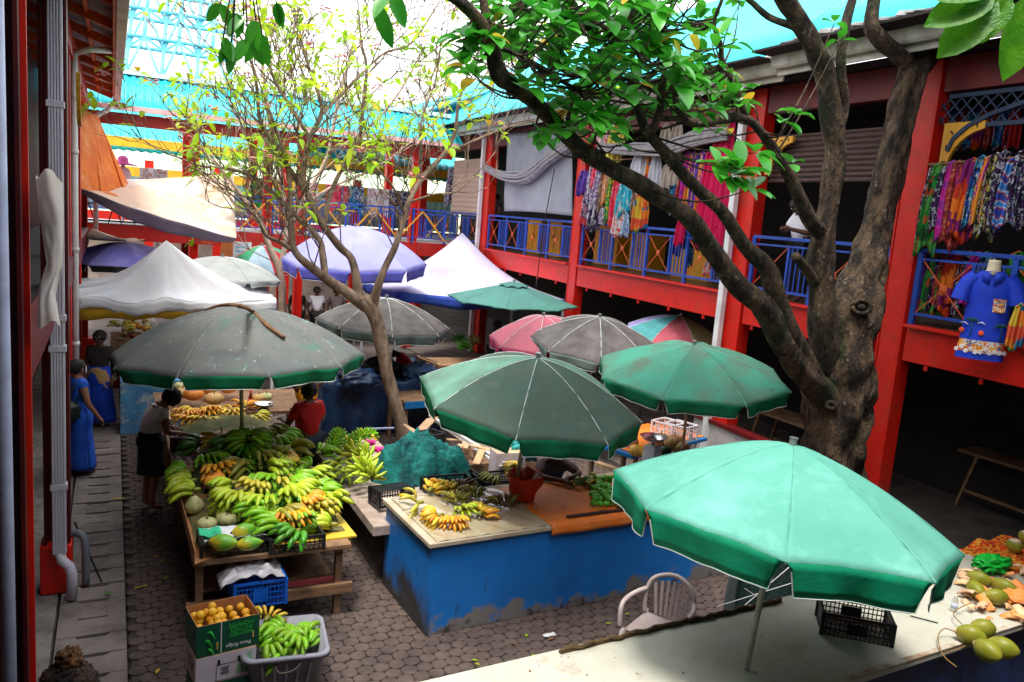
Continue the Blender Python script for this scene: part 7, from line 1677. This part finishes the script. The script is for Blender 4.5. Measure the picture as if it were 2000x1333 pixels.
G2 = [(1824, 330, 470, 16, 'dark', 'black and white print at the left of the dark clothes rail'), (1836, 325, 480, 20, 'dkgreen', 'green and orange sarong in the right bay'), (1850, 330, 440, 18, 'dark', 'dark sarong with a pale pattern beside the green one'), (1862, 320, 455, 16, 'magenta', 'purple sarong in the right bay'),
 (1874, 320, 470, 20, 'redbr', 'deep red sarong in the right bay'), (1890, 325, 440, 16, 'orange', 'tomato red sarong beside the deep red one'), (1902, 315, 455, 26, 'orange', 'vivid orange and red sarong twisted to a point'), (1920, 310, 430, 18, 'blueteal', 'blue and teal printed sarong'), (1936, 310, 430, 20, 'stripe', 'orange striped sarong behind the yellow print'),
 (1948, 305, 450, 18, 'ykw', 'yellow and black flowered dress'), (1964, 300, 440, 18, 'dark', 'black flowered dress beside the yellow one'), (1982, 315, 430, 22, 'sky', 'sky blue and red sarong near the photo edge'), (1998, 300, 430, 20, 'dark', 'black and white dress at the photo edge')]
for px, y0, y1, w_, k, lb in G2: garment(px, y0, y1+14, w_*1.15, k, lb, .1, 'dark clothes rail in the right bay')
for i, (px, k) in enumerate(((1820, 'purple'), (1835, 'dkgreen'), (1850, 'dark'), (1865, 'orange'), (1880, 'orange'), (1895, 'dark'), (1912, 'magenta'), (1990, 'dkgreen'), (1850, 'redbr'), (1930, 'blueteal'))):
    garment(px, 497, 618 if i % 2 else 605, 26, k, 'printed sarong hanging low behind the railing of the right bay', -.2, 'sarongs behind the right railing')
for i, (px, k) in enumerate(((1850, 'redbr'), (1868, 'blueteal'), (1885, 'redbr'), (1905, 'blueteal'), (1925, 'orange'), (1945, 'redbr'), (1965, 'blueteal'), (1985, 'red'))):
    garment(px, 215, 290, 16, k, 'dim sarong hanging in the upper row of the right bay', -.7, 'upper row of sarongs in the right bay')
for px, k, lb in ((890, 'dark', 'dark clothes inside the gallery beyond the straw blind'), (880, 'whitepur', 'white and violet cloth inside the gallery beyond the straw blind'), (905, 'redbr', 'maroon clothes inside the gallery left of the second red column')):
    garment(px, 330, 400, 14, k, lb, -.4)
# hawaiian shirt on a torso form
p = rb(1926, 615, .42); t = thing('beach_shirt', 'bright blue beach shirt with a palm and hibiscus border hanging outside the right bay', 'shirt', (p.x, p.y, p.z-.5), math.radians(-57))
SB = M('shirt_blue', (.01, .05, .62), .7, (.008, .04, .48), 5, trans=.1)
BORD = PRINT('shirt_border', [(.75, .28, .02), (.8, .4, .05), (.7, .12, .02), (.75, .72, .7), (.05, .15, .4)], 24)
def tors(z0, z1, s, t_):
    a = 2*PI*s; z = z0+(z1-z0)*t_; q = z/1.0; wx = .245+.0*q-(.13*max(0, (q-.86)/.14)**1.5 if q > .86 else 0)-.03*math.sin(PI*q); wy = .11-(.03*max(0, (q-.8)/.2)); f = 1+.03*math.sin(a*6+z*5)*(1-q)
    return V((wx*math.cos(a)*f, wy*math.sin(a)*f, z))
m = MB(); m.grid(lambda s, t_: tors(.2, 1.0, s, t_), 48, 16); o = m.mesh('shirt_body', SB); o = link_mesh('shirt_body', o, t)
m = MB(); m.grid(lambda s, t_: tors(.06, .2, s, t_), 48, 6); link_mesh('printed_border', m.mesh('printed_border', BORD), t)
m = MB(); m.grid(lambda s, t_: tors(-.02, .06, s, t_), 48, 3); link_mesh('hem', m.mesh('hem', SB), t)
for sx in (-1, 1):
    m = MB(); m.tube([(sx*.15, 0, .93), (sx*.225, 0, .85), (sx*.26, -.01, .76), (sx*.285, -.02, .64)], [.08, .082, .088, .1], 16, cap=False, nz=.3); link_mesh('sleeve', m.mesh('sleeve', SB), t)
    m = MB(); m.add([(sx*.015, -.1, .97), (sx*.12, -.085, 1.0), (sx*.1, -.1, .9), (sx*.02, -.12, .84)], [(0, 1, 2, 3)]); o = link_mesh('collar', m.mesh('collar', SB), t); s_ = o.modifiers.new('s', 'SOLIDIFY'); s_.thickness = .01
m = MB(); m.box((.11, -.105, .62), (.13, .006, .15)); link_mesh('pocket', m.mesh('pocket', BORD, False), t)
PG = M('print_palm', (.01, .09, .06), .8); PW = M('print_whiteflower', (.8, .75, .78), .8); PRD = M('print_redsun', (.8, .08, .02), .8)
def fr(x_, z_, o_=.006): 
    q = max(-1, min(1, x_/.245)); return V((x_, -.11*math.sqrt(max(0, 1-q*q))-o_-.004, z_))
for x_, z_ in ((-.13, .24), (.17, .2)):
    m = MB()
    m.tube([fr(x_, z_), fr(x_+.01, z_+.1), fr(x_-.005, z_+.18)], [.006, .005, .004], 5)
    for k in range(7): a = PI*k/6; m.tube([fr(x_, z_+.18), fr(x_+.05*math.cos(a), z_+.19+.03*math.sin(a)), fr(x_+.08*math.cos(a), z_+.16+.03*math.sin(a))], [.004, .008, .002], 4)
    link_mesh('palm_print', m.mesh('palm_print', PG), t)
rr_ = random.Random(8)
for k in range(11):
    m = MB()
    c = fr(-.24+.048*k, .08+rr_.uniform(-.02, .03), .01)
    for j in range(5): a = 2*PI*j/5; m.ell(c+V((.016*math.cos(a), 0, .016*math.sin(a))), (.012, .003, .012), 6, 4)
    link_mesh('flower_print', m.mesh('flower_print', PW), t)
m = MB()
for x_, z_ in ((-.03, .4), (-.2, .38)): m.tube([fr(x_-.04, z_), fr(x_, z_+.015), fr(x_+.04, z_-.01)], .005, 4)
link_mesh('bird_print', m.mesh('bird_print', PW), t)
m = MB()
for x_, z_ in ((-.22, .3), (-.02, .29)): m.ell(fr(x_, z_), (.03, .004, .03), 10, 6)
link_mesh('sun_print', m.mesh('sun_print', PRD), t)
m = MB(); m.lathe((p.x, p.y, p.z+.46), [(.1, 0), (.07, .06), (.065, .14), (.06, .17), (.001, .172)], 18); tagb(m, 'mannequin_torso', M('mannequin_cream', (.68, .58, .4), .6), 'cream mannequin neck showing above the blue beach shirt', 'mannequin', smooth=True)
garment(1994, 600, 685, 18, 'tie', 'yellow printed shirt cut by the photo edge next to the blue beach shirt', .4)
# ================= MID-GROUND STALLS =================
TRP = M('tarp_navy', (.012, .03, .085), .35, (.02, .06, .16), 3, bump=.8, bscale=7, spec=.5, stain=((.08, .14, .25), 2.4, .6, .75))
c = at(690, 852, 0)
def tp(s, q):
    x_ = c.x-.55+2.3*s; 
    if q < .4: y_, z_ = c.y, 1.0*q/.4
    else: y_, z_ = c.y+(q-.4)/.6*1.5, 1.0+.25*noise.noise(V((s*5, q*5, 1)))+.1*abs(noise.noise(V((s*11, q*9, 1))))
    return V((x_, y_-.07*math.sin(s*22)*(1-q)+.06*noise.noise(V((s*7, q*4, 3))), max(.03, z_)))
m = MB(); m.grid(tp, 70, 34); m.grid(lambda s, q: V((c.x-.55-.04*math.sin(s*14), c.y+1.5*s, 1.0*q)), 20, 10)
tagb(m, 'tarpaulin', TRP, 'dark navy tarpaulin covering a stall behind the banana bench', 'tarpaulin', smooth=True, thick=.006)
for px, py, s, lb, mt in ((820, 725, .32, 'crumpled denim blue sheets on the navy tarpaulin right of the slender tree', M('sheet_denim', (.07, .13, .27), .7, (.02, .05, .12), 5, bump=.7, bscale=7)), (740, 720, .4, 'black plastic bundle under the dull grey parasol', M('bag_black', (.01, .012, .02), .35, bump=.8, bscale=9)), (700, 740, .35, 'navy plastic bundle left of the slender tree', TRP), (855, 735, .22, 'blue grey cloth bundle at the right end of the navy tarpaulin', M('sheet_denim', (.07, .13, .27)))):
    m = MB(); q = at(px, py, 1.15); m.ell(q, (s, s*.7, s*.5), 30, 20, nz=.6, nf=3); tagb(m, 'cloth_bundle', mt, lb, 'bundle', smooth=True)
def table(label, px, py, w_, d, h, mat, rz=0, edge=None):
    q = at(px, py, h); t = thing('stall_table', label, 'table', (q.x, q.y, 0), rz)
    m = MB(); m.box((0, 0, h-.03), (w_, d, .05)); link_mesh('tabletop', m.mesh('tabletop', mat, False), t)
    m = MB(); m.box((0, -d/2-.015, h-.07), (w_, .025, .12)); link_mesh('edge_board', m.mesh('edge_board', edge or mat, False), t)
    for sx in (-1, 1):
        for sy in (-1, 1): m = MB(); m.bar((sx*(w_/2-.06), sy*(d/2-.06), 0), (sx*(w_/2-.06), sy*(d/2-.06), h-.06), .06, .06, (1, 0, 0)); link_mesh('leg', m.mesh('leg', WOOD, False), t)
    return q
table('blue edged wooden table behind the slender tree', 850, 770, 1.6, .8, .85, WOOD, .1, M('edge_blue', (.01, .2, .55)))
table('dark wooden table of green bananas below the sea green parasol', 905, 705, 1.9, .9, .85, WOOD, 0)
table('brown varnished table under the lavender parasol', 600, 610, 2.6, 1.0, .8, M('varnish', (.45, .16, .05), .4), 0)
for px, py, cc_, lb in ((905, 690, 'deep', 'dark green bunch on the left of the shaded table below the sea green parasol'), (925, 680, 'olive', 'olive bunch in the middle of the shaded table below the sea green parasol'), (895, 675, 'deep', 'dark green bunch at the back of the shaded table')):
    bunch(lb, at(px, py, .9), brnd.uniform(0, 360), cc_, 3, 9, .2, .02, group=None)
m = MB()
for k in range(6): m.bar(at(825, 700, .9)+V((0, .06*k, 0)), at(850, 712, .9)+V((.1, .06*k, 0)), .05, .015)
tagb(m, 'wooden_crate', WOODL, 'slatted wooden crate right of the dull grey parasol', 'crate')
# worn pale blue block and shaded stand beneath the white tent
m = MB(); q = at(232, 850, 0); m.box((q.x+.52, q.y+.4, .47), (1.0, .8, .94))
tagb(m, 'painted_block', M('block_blue', (.1, .32, .55), .8, (.04, .17, .38), 3, stain=((.4, .46, .48), 3.2, .53, .62), bump=.3), 'worn pale blue painted block beside the walkway behind the woman in white', 'block', bevel=.01)
q = at(272, 668, .95); t = thing('fruit_stand', 'fruit stand with a dark red cloth under the white tent', 'stand', (q.x, q.y, 0))
m = MB(); m.box((q.x+.1, q.y+.2, .9), (1.3, 1.0, .06), M=rot(.25, 0, 0)); m.build('tabletop', WOOD, t)
m = MB(); m.grid(lambda s, u: V((q.x-.55+1.3*s, q.y-.32-.03*math.sin(s*30), .78-.75*u)), 30, 4); m.build('cloth', M('cloth_darkred', (.18, .01, .012), .8), t, smooth=True, thick=.005)
sr = random.Random(6)
for k in range(20):
    px, py = sr.uniform(228, 300), sr.uniform(628, 668); cc_ = sr.choice([ORF, PK_O, PK_T, M('apple_red', (.6, .03, .02), .4), PK_P])
    m = MB(); r_ = sr.uniform(.05, .1); m.ell((0, 0, 0), (r_, r_, r_*.9), 12, 8); o = m.build('fruit', cc_, smooth=True); o.location = at(px, py, 1.0+(668-py)*.006)
    tag(o, 'round fruit on the stand under the white tent', 'fruit', 'fruit on the stand under the white tent')
for px, py, th in ((236, 640, 160), (250, 638, 10), (262, 640, 180), (240, 650, 20)): hand('yellow green hand on the fruit stand under the white tent', at(px, py, 1.08), th, 'ripe', 5, .2, .022, 60, group='bananas on the fruit stand under the white tent')
# sign board, mannequin with a pink hat
q = dep(473, 492, 21.5); t = thing('notice_board', 'small white notice board with pale blue print under the cream awning', 'sign', (q.x, q.y, 0))
m = MB(); m.box((q.x, q.y, q.z), (.45, .03, .5)); m.build('board', WHITE, t)
for k in range(4): m = MB(); m.box((q.x-.1+.14*(k % 2), q.y-.02, q.z+.12-.11*(k//2)), (.12, .008, .03)); m.build('printed_line', M('ink_teal', (.1, .45, .6)), t)
textobj('MENU', .1, V((q.x, q.y-.025, q.z-.14)), rot(x=PI/2), M('ink_grey', (.2, .25, .3)), t) if 0 else None
m = MB(); m.bar((q.x, q.y+.03, 0), (q.x, q.y+.03, q.z+.2), .05, .05, (1, 0, 0)); m.build('post', WHITE, t)
q = dep(240, 345, 24.0); t = thing('mannequin', 'dress form with a pink sun hat and pale pink dress on the back gallery', 'mannequin', (q.x, q.y, 3.24))
PK = M('dress_palepink', (.85, .55, .62), .8, trans=.2)
m = MB(); m.lathe((q.x, q.y, 3.24), [(.3, .3), (.26, .7), (.16, 1.1), (.2, 1.3), (.15, 1.42), (.05, 1.47), (.05, 1.55)], 20); m.build('dress', PK, t, smooth=True)
m = MB(); m.lathe((q.x, q.y, 4.8), [(.02, -.02), (.34, -.04), (.35, -.02), (.14, .02), (.13, .14), (.06, .2), (.001, .2)], 24); m.build('sun_hat', M('hat_pink', (.85, .12, .4), .7), t, smooth=True)
m = MB(); m.tube([(q.x, q.y, 3.2), (q.x, q.y, 3.6)], .03, 8); m.build('stand', METAL, t)
for px, k, lb in ((300, 'whiteprint', 'pale clothes on the back gallery right of the pink hat'), (600, 'redw', 'white and red clothes far back behind the frangipani'), (660, 'redpink', 'coral clothes far back behind the frangipani'), (690, 'blueteal', 'blue clothes far back behind the frangipani'), (740, 'whiteprint', 'pale printed clothes far back behind the frangipani'), (420, 'orange', 'orange red cloth on the back gallery rail'), (505, 'dkgreen', 'green cloth hanging far back left of the frangipani'), (780, 'dark', 'dark clothes far back beside the straw blind')):
    p_ = dep(px, 345, 24.5); m = MB(); w2 = .35
    m.grid(lambda s, t_: V((p_.x-w2+2*w2*s, p_.y+.06*math.sin(s*12+px), 4.75-.8*t_*(1+.12*math.sin(s*9+px)))), 20, 8); tagb(m, 'hanging_garment', PR[k], lb, 'garment', 'clothes on the back gallery', smooth=True, thick=.006)
# potted greenery behind the pop-up tent
m = MB(); rr = random.Random(3); q = at(1065, 600, 0); t = thing('potted_plant', 'dark green bushy plant inside the arcade behind the pop-up tent', 'plant', (10.3, 16.2, 0))
for k in range(70): a = rr.uniform(0, 2*PI); leaf(m, V((10.3, 18.6, 1.7))+V((rr.uniform(-.6, .6), rr.uniform(-.8, .8), rr.uniform(-.5, .6))), V((math.cos(a), math.sin(a), .3)), V((0, 0, 1)), .4, .1, .4)
m.build('foliage', LEAF, t, smooth=True); m = MB(); m.lathe((10.3, 18.6, 0), [(.25, 0), (.35, .9), (.001, .85)], 16); m.tube([(10.3, 18.6, .8), (10.3, 18.6, 1.9)], .05, 6); m.build('pot', CONC, t)
for (a_, b_, lb) in ((rb(1136, 318, .14), rb(1432, 296, .14), 'thin wooden clothes rail outside the gallery left of the white downpipe'), (rb(1812, 322, .1), rb(2060, 302, .1), 'thin wooden clothes rail along the right bay')):
    m = MB(); m.tube([a_, b_], .014, 8)
    for k in range(14):
        c = a_.lerp(b_, (k+.5)/14); m.tube([c+V((0, 0, -.03)), c+V((0, 0, .02))], .006, 5)
    tagb(m, 'clothes_rail', WOOD, lb, 'rail')
lr = random.Random(77)
for k in range(26):
    x_, y_ = lr.uniform(.3, 5.5), lr.uniform(5.4, 9.5)
    if .5 < x_ < 2.5 and y_ > 7: x_ = lr.uniform(.2, .5)
    if x_ > 2.5 and y_ > 6.7: y_ = lr.uniform(5.4, 6.6)
    m = MB(); leaf(m, V((0, 0, 0)), V((math.cos(k), math.sin(k), .1)), V((0, 0, 1)), lr.uniform(.04, .09), .03, .1); o = m.build('fallen_leaf', lr.choice([LEAFO, M('leaf_dry', (.2, .1, .04), .8), LEAFY]), smooth=True)
    o.location = (x_, y_, .014); tag(o, 'small fallen leaf on the brick paving', 'leaf', 'fallen leaves on the paving')
# small litter: leaves on the walkway
for px, py, lb in ((215, 975, 'dry orange leaf on the slabs beside the woman in white'), (205, 1160, 'small green leaf on the drain slabs near the grey elbow')):
    m = MB(); leaf(m, at(px, py, .02), V((1, -.2, 0)), V((0, 0, 1)), .2 if px == 215 else .07, .05, -.02); tagb(m, 'fallen_leaf', LEAFO if px == 215 else LEAF, lb, 'leaf', smooth=True)
m = MB(); q = at(1073, 1240, .012); m.grid(lambda s, t_: q+V((-.07+.14*s, -.03+.06*t_, .01*noise.noise(V((s*6, t_*6, 0))))), 8, 5); tagb(m, 'paper_scrap', WHITE, 'white scrap of paper on the paving before the blue counter', 'litter', smooth=True, thick=.002)
